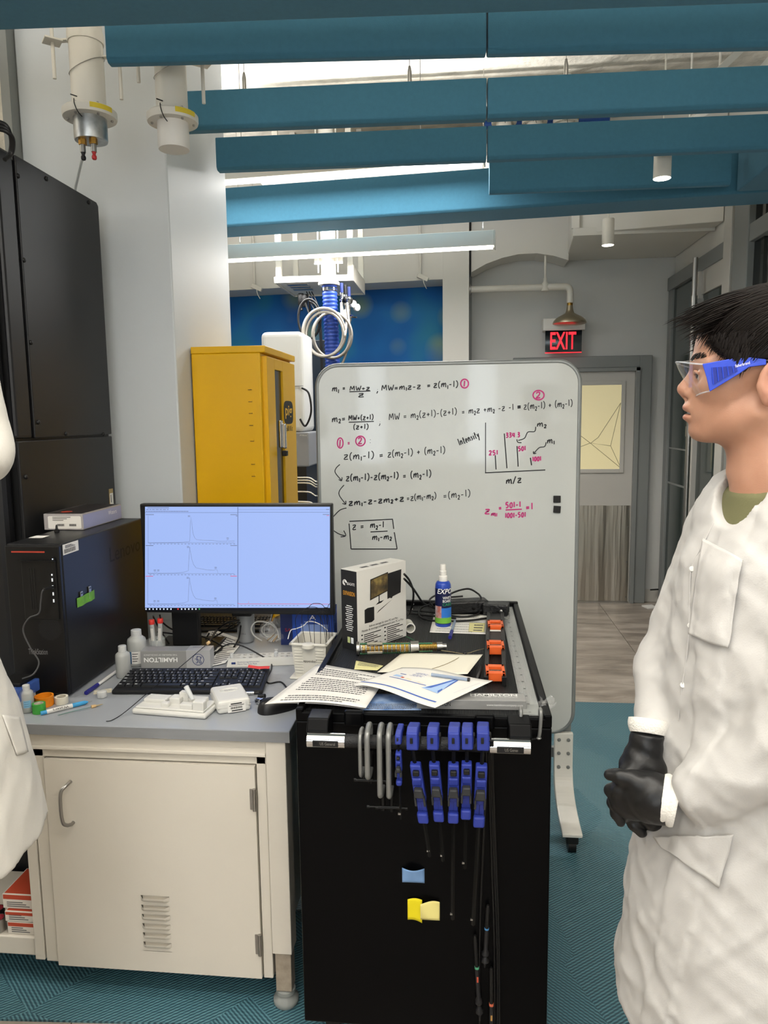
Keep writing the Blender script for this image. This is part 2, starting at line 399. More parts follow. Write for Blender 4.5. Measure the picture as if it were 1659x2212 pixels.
# soffit over the door
sf = struct(thing('ceiling_soffit', None, None, (1.2, 5.8, 2.85)))
q = [PY(1222, 567, 6.32), PY(1437, 553, 6.32)]; zs = (q[0].z + q[1].z) / 2
n0 = PZ(1240, 505, zs); n1 = PZ(1508, 480, zs)
MB().prism([V(q[0].x, 6.32, zs), V(XR - .005, 6.32, zs), V(XR - .005, n1.y, zs), V(n0.x, n0.y, zs)], (0, 0, ZC - zs - .01)).build('soffit_body', M_wallw, sf, bevel=.006)
yv = n0.y
lp = MB(); lp.bx(n0.x - .01, XR - .005, yv - .03, yv - .005, zs - .02, zs + .03).bx(n0.x - .02, n0.x + .03, yv - .035, yv, zs + .03, ZC - .02)
lp.build('soffit_flange', M_wallw, sf)

# ---- exit door
dr = struct(thing('door_1', None, None, (1.0, YB, 0)))
DX0, DX1 = 0.52, 1.44; DZ = 1.955
fr = MB(); ft = .095
fr.bx(DX1 - .005, DX1 + ft, YB - .06, YB, 0, DZ + ft).bx(DX0 - ft, DX0 + .005, YB - .06, YB, 0, DZ + ft).bx(DX0, DX1, YB - .06, YB, DZ, DZ + ft)
fr.build('door_frame', M_frame, dr, bevel=.006)
fs = MB(); fs.bx(DX1 - .035, DX1, YB - .075, YB - .03, 0, DZ).bx(DX0, DX1, YB - .075, YB - .03, DZ - .03, DZ); fs.build('door_stop', M_frame, dr, bevel=.003)
MB().bx(DX0 + .005, DX1 - .035, YB - .045, YB - .01, 0.01, DZ - .03).build('door_leaf', M_door, dr, bevel=.002)
wx1 = PY(1341, 900, YB - .05).x; wz0 = PY(1341, 1013, YB - .05).z; wz1 = PY(1341, 831, YB - .05).z; wx0 = DX0 + .14
ws = MB(); e = .032
ws.bx(wx0 - e, wx0, YB - .056, YB - .04, wz0 - e, wz1 + e).bx(wx1, wx1 + e, YB - .056, YB - .04, wz0 - e, wz1 + e)
ws.bx(wx0, wx1, YB - .056, YB - .04, wz0 - e, wz0).bx(wx0, wx1, YB - .056, YB - .04, wz1, wz1 + e)
ws.build('window_trim', M_door, dr, bevel=.002)
pane = MB().bx(wx0, wx1, YB - .050, YB - .044, wz0, wz1).build('window_pane', mat('cream_backlit_glass', '#cfc39a', 0.06, emit=0.28, ecol='#e8dba8', coat=0.5), dr)
cr = MB(); yy = YB - .0505
for pl in ([(1341, 870), (1292, 945), (1275, 958)], [(1341, 870), (1319, 963), (1341, 1011)], [(1319, 963), (1275, 957), (1341, 1011)], [(1275, 957), (1246, 968)], [(1275, 957), (1246, 935)]):
    cr.tube([PY(px, py, yy) for px, py in pl], .0022, 5)
cr.build('leading', mat('lead_grey', '#8f8869', 0.6), pane)
kz = PY(1310, 1092, YB - .05).z
MB().bx(DX0 + .012, DX1 - .045, YB - .049, YB - .044, .015, kz).build('kick_plate', M_kick, dr)
sc_ = MB()
for zz in (kz - .03, .05, .35, .65): sc_.cyl((DX1 - .06, YB - .052, zz), (DX1 - .06, YB - .048, zz), .005, seg=8)
sc_.build('screw', M_frame, dr)
MB().bx(DX0, DX1 - .03, YB - .07, YB - .01, 0, .012).build('threshold', M_steel, dr)
struct(MB().bx(DX1 + ft, XR, YB - .014, YB, 0, .11).build('baseboard_back', mat('vinyl_base', '#b4b1a9', 0.5), bevel=.003))

# ---- glazed screen in the right wall
gs = struct(thing('window_2', None, None, (XR, 5.3, 0)))
M_dglass = mat('dark_glass', '#3a4341', 0.05, spec=0.6, var=0.15, vs=2)
hz = 2.55
def yy_at(px): return PX(px, 800, XR - .02).y
g = MB()
g.bx(XR - .05, XR, 6.21, 6.31, 0, hz)
g.bx(XR - .06, XR, 3.0, 6.31, hz, hz + .10)
g.build('screen_frame', M_frame, gs, bevel=.004)
MB().bx(XR - .03, XR - .012, 5.60, 6.22, 0.0, hz).build('glass_pane', M_dglass, gs)
rl = MB().bx(XR - .034, XR - .01, 5.60, 6.22, 1.02, 1.035).bx(XR - .034, XR - .01, 5.60, 6.22, 1.30, 1.312); rl.build('glazing_bar', M_frame, gs)
g2 = MB(); g2.bx(XR - .075, XR, 5.46, 5.60, 0, hz).bx(XR - .075, XR, 4.86, 4.99, 0, 2.9).bx(XR - .055, XR, 4.99, 5.46, hz - .16, hz)
g2.build('mullion', M_door, gs, bevel=.004)
MB().bx(XR - .04, XR - .02, 4.99, 5.46, 0, hz - .16).build('glass_pane', M_dglass, gs)
g3 = MB().bx(XR - .07, XR, 4.60, 4.83, 0, 2.95); g3.build('door_jamb', M_frame, gs, bevel=.006)
MB().bx(XR - .03, XR - .01, 4.46, 4.60, 0, 2.95).build('glass_pane', mat('black_glass', '#161a19', 0.06), gs)
cp = MB(); cy = PX(1497, 700, XR - .13).y
cp.tube([V(XR - .13, cy, 0), V(XR - .13, cy, 1.3), V(XR - .13, cy, 2.62)], .017, 12)
cd = tag(thing('conduit_pipe', 'thin grey metal conduit pipe running up the glazed screen', 'pipe', (XR - .13, cy, 0)))
cp.build('pipe', M_steel, cd, smooth=40)
for zz in (2.30, 1.42): MB().cyl((XR - .13, cy, zz), (XR - .13, cy, zz + .07), .022, seg=12).build('coupling', M_steel, cd, smooth=40); MB().bx(XR - .13, XR - .07, cy - .012, cy + .012, zz + .02, zz + .05).build('bracket', M_steel, cd)

# ---- ceiling baffles (teal felt)
KB, ZB = 1.06, 2.66
def bz(px, py, z=ZB): return PZ(px, py, z)
def baffle(a, b, t, h, label, chamfer=True):
    a = Vector(a); b = Vector(b); d = (b - a); d.z = 0; d.normalize(); n = V(-d.y, d.x, 0)
    c = .012
    sec = [(0, c), (c, 0), (t - c, 0), (t, c), (t, h), (0, h)]
    m_ = MB().prism([a + n * u + V(0, 0, zz) for u, zz in sec], b - a)
    return tag(m_.build('ceiling_baffle', M_felt, bevel=.004), label, 'ceiling baffle', 'teal felt baffles overhead')
def line_at(p, q, X): t = (X - p.x) / (q.x - p.x); return p + (q - p) * t
def flat(p): return V(p.x, p.y, ZB)
def pair(l, r, xl, xj, xr, t, h, lab):
    p, q = bz(*l), bz(*r); d = (q - p).normalized()
    a, j, b = line_at(p, q, xl), line_at(p, q, xj), line_at(p, q, xr)
    baffle(a, j - d * .002, t, h, lab + ', left length up to the joint')
    baffle(j + d * .002, b, t, h, lab + ', right length past the joint')
p, q = bz(0, 70), bz(1659, 12); d = (q - p).normalized(); n_ = V(-d.y, d.x, 0)
baffle(line_at(p, q, -2.2) - n_ * .46, line_at(p, q, 1.6) - n_ * .46, .46, .17, 'wide teal felt border baffle nearest overhead, cut by the top of the photo')
pair((230, 133), (1659, 97), bz(216, 120).x, bz(1052, 120).x, 1.6, .05, .16, 'thin teal felt baffle right behind the nearest border')
pair((430, 279), (1659, 229), -1.09, bz(1052, 255).x, 1.6, .06, .137, 'teal felt baffle second from the nearest border')
pair((472, 367), (1659, 320), bz(467, 367).x, bz(1052, 345).x, 1.62, .06, .135, 'teal felt baffle above the white spot cylinder')
sp, sq = bz(1057, 417), bz(1580, 398)
baffle(sp, sq, .05, .16, 'short teal felt baffle in line with the upper linear lamp')
p, q = bz(487, 490), bz(1250, 440); d = (q - p).normalized()
A = line_at(p, q, -1.55); B = line_at(p, q, 1.62)
baffle(A, B, .25, .21, 'wide teal felt border baffle farthest back, lit from below left')
sd = bz(1592, 402)
MBs = MB().bx(sd.x + .03, sd.x + .30, 3.0, B.y - .004, ZB, ZB + .2)
tag(MBs.build('ceiling_baffle', M_felt, bevel=.008), 'teal felt side border baffle closing the frame at far right', 'ceiling baffle', 'teal felt baffles overhead')
# suspension wires for the baffles
for px, py, Y in ((528, 170, 2.95), (885, 150, 2.98), (1222, 150, 3.0)):
    p = PY(px, 190, Y); h_ = thing('baffle_hanger', 'thin steel hanger wire with grey gripper above the baffle at %s' % {528: 'left', 885: 'centre', 1222: 'right'}[px], 'hanger', (p.x, Y, 2.81))
    MB().cyl((p.x, Y, 2.81), (p.x, Y, ZC), .0015, seg=6).build('wire', M_steel, h_)
    MB().lathe([(.03, 0), (.03, .006), (.008, .012), (.008, .06), (.004, .08)], (p.x, Y, 2.812), seg=12).build('gripper', M_steel, h_, smooth=40)
# ================================================================== LAMPS
def linear_lamp(a, b, wdt, hgt, label, power, up=0.0, cables=(0.1, 0.9)):
    """housing from a to b (bottom centre line), glowing strip beneath"""
    a = Vector(a); b = Vector(b); L = (b - a).length; d = (b - a).normalized(); ang = math.atan2(d.y, d.x); c = (a + b) / 2
    t = thing('linear_lamp', label, 'lamp', (c.x, c.y, c.z), ang, 'linear pendant lamps')
    MB().box((0, 0, hgt / 2 + .008), (L, wdt, hgt)).build('housing', M_trimw, t, local=True, bevel=.003)
    MB().box((0, 0, .005), (L - .02, wdt - .014, .012)).build('diffuser', M_led, t, local=True)
    for s in (-1, 1): MB().box((s * (L / 2 + .003), 0, hgt / 2 + .002), (.006, wdt + .004, hgt + .014)).build('end_cap', M_trimw, t, local=True)
    for u in cables: MB().cyl(((u - .5) * L, 0, hgt), ((u - .5) * L, 0, ZC - c.z), .002, seg=6).build('hanging_wire', M_steel, t, local=True)
    if power:
        la = area_lamp('linear_lamp_light', (c.x, c.y, c.z - .012), L, wdt, power, rot=(0, 0, ang), col=(1.0, .98, .95)); la.parent = None
    if up:
        area_lamp('linear_lamp_uplight', (c.x, c.y, c.z + hgt + .03), L, wdt, up, rot=(math.pi, 0, ang), col=(1.0, .98, .95))
    return t
a = PY(490, 566, 4.68); b = PY(1068, 533, 4.56)
linear_lamp(a + (a - b) * .35, b, .075, .085, 'long white linear pendant lamp hanging behind the rear teal border', 38, 38, (0.3, 0.97))
a = PY(482, 392, 4.02); b = PY(1045, 360, 3.90)
linear_lamp(a + (a - b) * .15, b, .075, .06, 'white linear lamp glowing between the teal baffles', 9, 7, (.2, .8))
linear_lamp((-1.6, .55, 2.70), (1.5, .55, 2.70), .075, .085, 'white linear pendant lamp above the camera', 20, 78)
linear_lamp((-1.6, -1.3, 2.70), (1.5, -1.3, 2.70), .075, .085, 'white linear pendant lamp behind the camera', 30, 66)
linear_lamp((-3.9, 1.6, 2.70), (-2.2, 1.6, 2.70), .075, .085, 'white linear pendant lamp left of the black instrument', 14, 30)

def spot_cyl(px, py_top, py_bot, pxw, Y, label, power, rod=True):
    p = PY(px, py_bot, Y); pt = PY(px, py_top, Y); r = abs(PY(px + pxw / 2, py_bot, Y).x - p.x)
    t = thing('spot_lamp', label, 'lamp', (p.x, Y, p.z))
    MB().lathe([(r * .93, .004), (r, 0), (r, pt.z - p.z), (r * .96, pt.z - p.z + .003)], (p.x, Y, p.z), seg=28).build('lamp_body', M_trimw, t, smooth=40)
    MB().cyl((p.x, Y, p.z - .001), (p.x, Y, p.z + .005), r * .9, seg=24).build('diffuser', M_spot, t)
    if rod: MB().cyl((p.x, Y, pt.z), (p.x, Y, ZC), .004, seg=8).build('rod', M_trimw, t)
    d = bpy.data.lights.new('spot_lamp_light', 'SPOT'); d.energy = power; d.spot_size = RAD(110); d.spot_blend = .6; d.color = (1, .92, .82); d.shadow_soft_size = r
    o = bpy.data.objects.new('spot_lamp_light', d); COL.objects.link(o); o.location = (p.x, Y, p.z - .01)
spot_cyl(1430, 334, 386, 38, 3.50, 'white cylinder spot lamp in front of the short teal baffle', 5)
spot_cyl(1313, 474, 530, 26, 5.10, 'small white cylinder spot lamp hanging by the soffit', 30)
# ================================================================== BACKGROUND THINGS
M_galv = mat('galvanised_steel', '#b9bcbd', 0.32, 0.9, var=0.25, vs=40)
M_brass = mat('brass', '#a9803a', 0.35, 0.9)
M_yellow_st = mat('yellow_sticker', '#d9c23a', 0.6)
M_redp = mat('red_plastic', '#b3262b', 0.4)

def duct_drop(px, Y, ztop, py_flange, rpx, py_end, label, cap, fittings=False, bo=.05):
    p = PY(px, py_flange, Y); r = abs(PY(px + rpx, py_flange, Y).x - p.x); ze = PY(px, py_end, Y).z
    t = thing('exhaust_drop', label, 'duct', (p.x, Y, ze)); X = p.x; zf = p.z
    MB().lathe([(r, zf), (r, ztop)], (X, Y, 0), seg=28).build('pipe', M_trimw, t, smooth=40)
    MB().lathe([(r + .003, zf + .22), (r + .004, zf + .225), (r + .004, zf + .25), (r + .003, zf + .255)], (X, Y, 0), seg=28).build('clamp_band', M_trimw, t, smooth=40)
    MB().lathe([(r * .9, zf - .014), (r * 1.58, zf - .014), (r * 1.62, zf - .008), (r * 1.62, zf + .008), (r * 1.5, zf + .014), (r, zf + .014)], (X, Y, 0), seg=36).build('flange', M_trimw, t, smooth=35)
    MB().lathe([(0.001, ze), (r * .97, ze), (r * 1.0, ze + .006), (r * 1.0, zf - .01)], (X, Y, 0), seg=28).build('end_cap', cap, t, smooth=40)
    for s in (-1, 1):
        bx_, by_ = X + s * (r + bo), Y + s * .02
        MB().box((bx_, by_, zf + (.175 if s > 0 else .225)), (bo * 1.1, bo * 1.1, .006), Matrix.Rotation(RAD(40), 3, 'Z')).build('bracket', M_trimw, t, bevel=.001)
        MB().box((X + s * (r + bo * .4), Y + s * .01, zf + (.18 if s > 0 else .23)), (bo, .02, .005)).build('bracket', M_trimw, t)
        MB().cyl((bx_, by_, zf + .05 + .06 * (s < 0)), (bx_, by_, ztop), .006, seg=10).build('threaded_rod', M_trimw, t, smooth=40)
    MB().tube([V(X + (r + .003) * math.cos(a_), Y + (r + .003) * math.sin(a_), zf + .15 + .03 * math.cos(a_ - .6)) for a_ in [k * .3 for k in range(22)]], .0012, 5).build('wire', M_steel, t)
    for a_ in range(6): MB().cyl((X + r * 1.3 * math.cos(a_ * 1.05 + .3), Y + r * 1.3 * math.sin(a_ * 1.05 + .3), zf - .02), (X + r * 1.3 * math.cos(a_ * 1.05 + .3), Y + r * 1.3 * math.sin(a_ * 1.05 + .3), zf + .02), .004, seg=6).build('bolt', M_steel, t)
    st = MB().grid(lambda u, v: V(X + (r * 1.625) * math.cos(-1.1 + u * .9), Y + (r * 1.625) * math.sin(-1.1 + u * .9), zf - .006 + v * .016), 10, 2); st.build('sticker', M_yellow_st, t)
    st = MB(); st.tube(catmull([V(X - r * .2, Y - r * 1.5, zf + .02), V(X - r * .1, Y - r * 1.66, zf), V(X, Y - r * 1.5, zf - .02), V(X + r * .1, Y - r * 1.2, zf - .03)], 5), .0016, 6)
    st.tube([V(X - r * .1, Y - r * 1.3, zf + .03), V(X - r * .5, Y - r * 1.3, zf + .038)], .002, 6)
    st.build('cable_tie', M_blackp, t)
    if fittings:
        for s, e_ in ((-.35, M_blackp), (.35, M_redp)):
            xx, y2 = X + s * r, Y - r * .45
            MB().cyl((xx, y2, ze), (xx, y2, ze - .018), .013, seg=6).build('fitting', M_brass, t)
            MB().cyl((xx, y2, ze - .018), (xx, y2, ze - .042), .009, seg=14).build('coupler', M_steel, t, smooth=40)
            MB().lathe([(.006, 0), (.008, .004), (.008, .01), (.005, .016), (.007, .022), (.006, .026)], (xx, y2, ze - .066), seg=12).build('plug', e_, t, smooth=40)
        xx, y2 = X - .35 * r, Y - r * .45
        MB().tube(catmull([V(xx, y2, ze - .06), PY(176, 350, y2 + .10), PY(168, 385, y2 + .24), PY(163, 408, y2 + .31), PY(160, 450, y2 + .35)], 6), .005, 8).build('hose', mat('milky_tubing', '#dfe3e2', 0.3, alpha=.75), t, smooth=60)
    return t
duct_drop(194, 2.50, ZC, 248, 33.5, 306, 'white exhaust drop with galvanised cap and two gas fittings', M_galv, True)
duct_drop(373, 2.50, ZC, 257, 32.5, 324, 'white exhaust drop closed by a plain white cap by the column', M_whitep)
for k, px in enumerate((1089, 1155, 1222)):
    duct_drop(px, 4.9, ZC, 262, 17, 285, 'white exhaust drop high above the baffles, %s of three' % ('left', 'middle', 'right')[k], M_trimw, bo=.022)
# pipes and a flex conduit below the slab
for k, (y_, z_, r_, x0_, x1_) in enumerate(((5.3, 3.30, .035, -1.1, 1.6), (4.6, 3.38, .02, -1.1, 1.2), (5.6, 3.25, .05, 0.3, 1.6))):
    tag(MB().cyl((x0_, y_, z_), (x1_, y_, z_), r_, seg=16).build('ceiling_pipe', M_trimw, smooth=40), ('thick white pipe under the slab at right', 'thin white pipe under the slab in the middle', 'thickest white pipe under the slab near the soffit')[[0, 1, 2][k]], 'pipe')
cb = MB(); pp = catmull([V(.62, 4.7, 3.54), V(.64, 4.6, 3.40), V(.72, 4.5, 3.28), V(.86, 4.45, 3.24)], 16)
cb.tube(pp, [.02 + .003 * math.sin(k * 2.2) for k in range(len(pp))], 10)
tag(cb.build('flexible_conduit', M_trimw, smooth=60), 'white ribbed flexible conduit curling under the slab', 'conduit')
pf = mat('perforated_metal', '#cfc8b9', 0.6, var=0.5, vs=160, detail=1)
struct(MB().bx(-1.3, .7, 4.62, 5.9, 3.10, 3.16).build('ceiling_panel', pf))
tag(MB().cyl((.15, 5.2, PY(1130, 266, 5.2).z), (.95, 5.2, PY(1130, 266, 5.2).z), .028, seg=16).build('ceiling_pipe', mat('blue_pipe', '#2a5ab0', .4), smooth=40), 'blue pipe glimpsed between the baffles', 'pipe')
a = PY(1424, 1273, YB - .03); tag(MB().tube(catmull([V(a.x + .12, YB, a.z), a, PY(1405, 1274, YB - .06)], 6), .006, 8).build('loose_cable', M_cable, smooth=60), 'short black cable end sticking out low on the back wall', 'cable')
p = PZ(1404, 1312, .002); tag(MB().box((p.x, p.y, .006), (.09, .10, .010), Matrix.Rotation(.3, 3, 'Z')).build('paper_scrap', M_paper), 'white scrap lying by the baseboard right of the door', 'scrap')
# cable tray, right: two slotted struts
for k, (px0, py0, px1, py1) in enumerate(((1555, 150, 1592, 115), (1490, 260, 1520, 243))):
    a = PZ(px0, py0, 3.2); b = PZ(px1, py1, 3.2); d = (b - a)
    tag(MB().tube([a - d * .5, b + d * 2.5], .022, 4).cyl(a, V(a.x, a.y, ZC), .006, seg=8).build('strut_channel', M_trimw), ('white slotted strut under the slab, upper right', 'white slotted strut seen lower between the baffles')[k], 'strut')

# ---- black floor instrument at left
M_inst = mat('black_instrument_paint', '#141416', 0.42, var=0.06, vs=3, bump=0.05, bs=500)
XI = -1.35
ins = thing('instrument_cabinet', 'tall black floor-standing instrument with side panels beside the column', 'instrument', (-1.85, 2.45, 0))
MB().bx(-2.35, XI - .012, 2.16, 2.765, 0.02, 2.372).build('body', mat('instrument_core', '#060607', 0.5), ins)
up = MB().prism([V(XI, 2.245, 1.528), V(XI, 2.768, 1.528), V(XI, 2.768, 2.375), V(XI, 2.755, 2.386), V(XI, 2.245, 2.386)], (-.012, 0, 0)); up.build('side_panel', M_inst, ins, bevel=.003)
MB().bx(XI - .012, XI, 2.150, 2.768, 0.05, 1.520).build('side_panel', M_inst, ins, bevel=.003)
MB().bx(XI - .02, XI - .002, 2.150, 2.236, 1.528, 2.386).build('corner_strip', M_inst, ins, bevel=.01)
MB().bx(-2.36, XI - .03, 2.10, 2.16, 0.05, 2.386).build('front_panel', M_inst, ins, bevel=.02)
for px, py in ((38, 380), (100, 386), (192, 437), (51, 562), (66, 740), (82, 912), (142, 937), (223, 938), (55, 1030)):
    p = PX(px, py, XI); MB().lathe([(.0075, 0), (.0075, .003), (.005, .006), (.001, .0065)], (XI, p.y, p.z), (1, 0, 0), 10).build('screw', M_blackp, ins, smooth=50)
p = PX(241, 1075, XI)
lbp = MB().bx(XI, XI + .0015, p.y - .02, p.y + .012, p.z - .03, p.z + .035).build('warning_label', mat('tan_label', '#a08a5c', 0.6), ins, bevel=.0005)
MB().bx(XI + .0015, XI + .002, p.y - .017, p.y + .010, p.z - .026, p.z + .018).build('label_print', M_paper, lbp)
MB().bx(XI + .002, XI + .0024, p.y - .010, p.y - .006, p.z - .018, p.z + .012).build('pictogram', M_ink, lbp)
# cables hanging over the instrument top
for k in range(3):
    o_ = .02 * k
    pts = [PY(-6, 262 + 8 * k, 2.06), PY(14, 272 + 6 * k, 2.06), PY(24 + 2 * k, 300, 2.08), PY(22 + 2 * k, 330, 2.1), PY(10, 345, 2.08)]
    tag(MB().tube(catmull(pts, 6), .006, 8).build('cable', M_cable, smooth=60), 'black cable looping over the instrument top, %s of three' % ('uppermost', 'middle', 'lowest')[k], 'cable', 'cables over the instrument')
tag(MB().lathe([(.05, 0), (.055, .01), (.055, .16), (.05, .17)], (-1.44, 2.18, 2.386), seg=24).build('metal_canister', M_galv, smooth=40), 'grey metal canister on the instrument top behind the cables', 'canister')

# ---- yellow spill cabinet
M_yel = mat('yellow_enamel', '#e4b000', 0.36, var=0.04, vs=4, bump=0.03, bs=160)
YX0, YX1, YY0, YY1, YZ = -1.104, -0.795, 3.0, 3.54, 1.875
yc = thing('storage_cabinet', 'tall yellow metal spill-kit cabinet standing against the column', 'cabinet', ((YX0 + YX1) / 2, 3.27, 0))
MB().bx(YX0, YX1 - .02, YY0, YY1, .0, YZ - .028).build('body', M_yel, yc, bevel=.004)
MB().bx(YX0, YX1 + .002, YY0 - .002, YY1 + .01, YZ - .028, YZ).build('top_panel', M_yel, yc, bevel=.003)
dz0, dz1 = .08, YZ - .04
wy0 = PX(595, 850, YX1).y; wy1 = PX(612, 850, YX1).y; wzt = PX(600, 800, YX1).z
dm = MB(); yd0, yd1 = YY0 + .03, YY1 + .004
dm.bx(YX1 - .022, YX1, yd0, wy0, dz0, dz1).bx(YX1 - .022, YX1, wy1, yd1, dz0, dz1).bx(YX1 - .022, YX1, wy0, wy1, wzt, dz1).bx(YX1 - .022, YX1, wy0, wy1, dz0, .5)
dd = dm.build('door', M_yel, yc, bevel=.002)
MB().bx(YX1 - .014, YX1 - .010, wy0 - .005, wy1 + .005, .49, wzt + .005).build('window_pane', mat('dark_plexi', '#171a16', 0.2, spec=.3), dd)
hy = (wy0 + wy1) / 2 - .02; hzc = PX(598, 938, YX1).z
MB().bx(YX1, YX1 + .012, hy - .022, hy + .022, hzc - .06, hzc + .06).build('lock_plate', M_chrome, dd, bevel=.004)
MB().box((YX1 + .022, hy, hzc - .01), (.016, .022, .11)).build('handle', M_chrome, dd, bevel=.006)
MB().box((YX1 + .022, hy, hzc - .085), (.022, .03, .024)).build('lock', M_blackp, dd, bevel=.003)
ly0 = PX(613, 890, YX1).y; ly1 = PX(633, 890, YX1).y - .005; lz1 = PX(622, 866, YX1).z; lz0 = PX(622, 916, YX1).z
lg = MB(); n_ = 24; cyy, czz = (ly0 + ly1) / 2, (lz0 + lz1) / 2; hw_, hh_ = (ly1 - ly0) / 2, (lz1 - lz0) / 2
def supell(a_, e=4.0): c, s = math.cos(a_), math.sin(a_); return math.copysign(abs(c) ** (2 / e), c), math.copysign(abs(s) ** (2 / e), s)
lg.prism([V(YX1 + .0004, cyy + hw_ * supell(2 * math.pi * k / n_)[0], czz + hh_ * supell(2 * math.pi * k / n_)[1]) for k in range(n_)], (.0006, 0, 0))
lo = lg.build('logo', M_ink, dd)
text('pig', 'lettering', M_yel, lo, (YX1 + .0012, ly0 + hw_ * .25, czz - hh_ * .55), (0, 1, 0), (0, 0, 1), hw_ * 1.5, hh_ * 1.15, offset=.02)
text('Spill Kit', 'lettering', M_ink, dd, (YX1 + .0006, ly0 + .01, lz0 - .04), (0, 1, 0), (0, 0, 1), hw_ * 1.7, .032)
for px, py in ((540, 840), (541, 866), (542, 891), (543, 917), (545, 951), (547, 1001), (548, 1027)):
    p = PY(px, py, YY0)
    MB().prism([V(p.x - .009, YY0, p.z - .004), V(p.x + .009, YY0, p.z - .004), V(p.x + .006, YY0, p.z + .006), V(p.x - .006, YY0, p.z + .006)], (0, -.003, 0)).build('shelf_tab', M_yel, yc)
    MB().bx(p.x - .008, p.x + .008, YY0 - .0034, YY0 - .0028, p.z - .0045, p.z - .0025).build('shelf_slot', M_ink, yc)

# ---- white instrument, dark rack
M_instw = mat('white_instrument_plastic', '#d9d9d4', 0.4)
p0 = PY(562, 717, 4.3); p1 = PY(652, 717, 4.3); zb = PY(600, 934, 4.3).z
wi = thing('white_instrument', 'tall white instrument tower with rounded edges behind the yellow cabinet', 'instrument', ((p0.x + p1.x) / 2, 4.4, 0))
MB().bx(p0.x, p1.x, 4.30, 4.62, zb, p0.z).build('housing', M_instw, wi, bevel=.03, bseg=4)
pg = PY(667, 934, 4.3); pb = PY(655, 1008, 4.3)
MB().bx(p0.x, pg.x, 4.29, 4.66, pb.z, zb).build('lower_housing', mat('grey_instrument_plastic', '#8d8f92', .45), wi, bevel=.008)
MB().bx(p0.x, pg.x - .02, 4.30, 4.66, 0, pb.z).build('base', M_blackp, wi)
MB().bx(p0.x, p1.x + .001, 4.295, 4.30, PY(600, 835, 4.3).z, PY(600, 835, 4.3).z + .002).build('seam', M_print, wi)
MB().tube(catmull([PY(652, 838, 4.27), PY(667, 850, 4.26), PY(672, 890, 4.26), PY(660, 920, 4.27), PY(648, 905, 4.27)], 8), .006, 8).build('cable', M_cable, wi, smooth=60)
text('PTRms', 'lettering', M_whiteink, wi, PY(648, 942, 4.288), (1, 0, 0), (0, 0, 1), .04, .008)
r0 = PY(662, 735, 5.02); r1 = PY(694, 735, 5.02)
rk = thing('equipment_rack', 'dark navy equipment rack between white instrument and whiteboard', 'rack', ((r0.x + r1.x) / 2, 5.25, 0))
MB().bx(r0.x - .25, r1.x + .04, 5.02, 5.5, 0, r0.z).build('rack_body', mat('dark_navy_metal', '#0f1b26', .4), rk, bevel=.004)
for k in range(12): MB().cyl((r0.x + .06, 5.018, .5 + k * .11), (r0.x + .06, 5.02, .5 + k * .11), .006, seg=8).build('screw', M_steel, rk)
for k, (ya, yb_) in enumerate(((1031, 1040), (1037, 1046), (1043, 1051), (1062, 1070), (1084, 1090))):
    a = PY(638, ya, 3.9); b = PY(692, yb_, 3.9); c = PY(668, ya + 1, 3.86)
    tag(MB().tube(catmull([V(a.x - .12, 4.31, a.z - .01 - .01 * k), a, c, b, V(b.x - .08, 5.04, b.z - .03)], 6), .0035 if k < 4 else .005, 8).build('tubing', mat('white_tubing', '#e6e6e2', .35), smooth=60), ('white tube bridging cabinet and whiteboard, %s of five' % ('topmost', 'second', 'third', 'fourth', 'lowest')[k]), 'tube', 'white tubes behind the yellow cabinet')

# ---- ceiling service panel with hoses
ZP = 2.445
P00 = PZ(593, 612, ZP); P10 = PZ(764, 606, ZP)
sp_ = thing('service_panel', 'white ceiling service carrier hung on four posts above the blue hose', 'service panel', ((P00.x + P10.x) / 2, 4.85, ZP))
sx0, sx1, sy0, sy1 = P00.x, P10.x, P00.y - .01, P00.y + .56
zt = PY(680, 595, sy0).z
m_ = MB(); m_.bx(sx0, sx1, sy0, sy0 + .012, ZP, zt).bx(sx0, sx1, sy1 - .012, sy1, ZP, zt).bx(sx0, sx0 + .012, sy0, sy1, ZP, zt).bx(sx1 - .012, sx1, sy0, sy1, ZP, zt + .06)
m_.build('frame', M_trimw, sp_, bevel=.002)
MB().bx(sx0 + .012, sx1 - .012, sy0 + .012, sy1 - .012, ZP + .01, ZP + .016).build('panel', M_trimw, sp_)
for xx in (sx0 + .01, sx1 - .04):
    for y_ in (sy0 + .01, sy1 - .04): MB().bx(xx, xx + .035, y_, y_ + .03, zt, ZC).build('post', M_trimw, sp_)
for k in range(3): MB().bx(sx0 + .06, sx0 + .19, sy0 + .10 + k * .09, sy0 + .15 + k * .09, ZP + .004, ZP + .011).build('socket_strip', M_steel, sp_)
for xx in (sx0 + .01, sx0 + .44): MB().cyl((xx + .02, sy0 - .002, (ZP + zt) / 2), (xx + .02, sy0 + .002, (ZP + zt) / 2), .006, seg=8).build('screw', M_frame, sp_)
M_hose = mat('blue_hose_fabric', '#1f3f93', 0.45, var=0.1, vs=30)
hx = PY(712, 640, 4.735); zhf = PY(711, 612, 4.735).z
hs = thing('exhaust_hose', 'ribbed blue exhaust hose hanging from a white ceiling duct', 'hose', (hx.x, 4.735, 1.35))
MB().lathe([(.046, zhf), (.046, ZC)], (hx.x - .003, 4.735, 0), seg=24).build('duct', M_trimw, hs, smooth=40)
MB().lathe([(.04, zhf - .012), (.066, zhf - .012), (.068, zhf), (.06, zhf + .01), (.046, zhf + .012)], (hx.x - .003, 4.735, 0), seg=28).build('flange', M_trimw, hs, smooth=40)
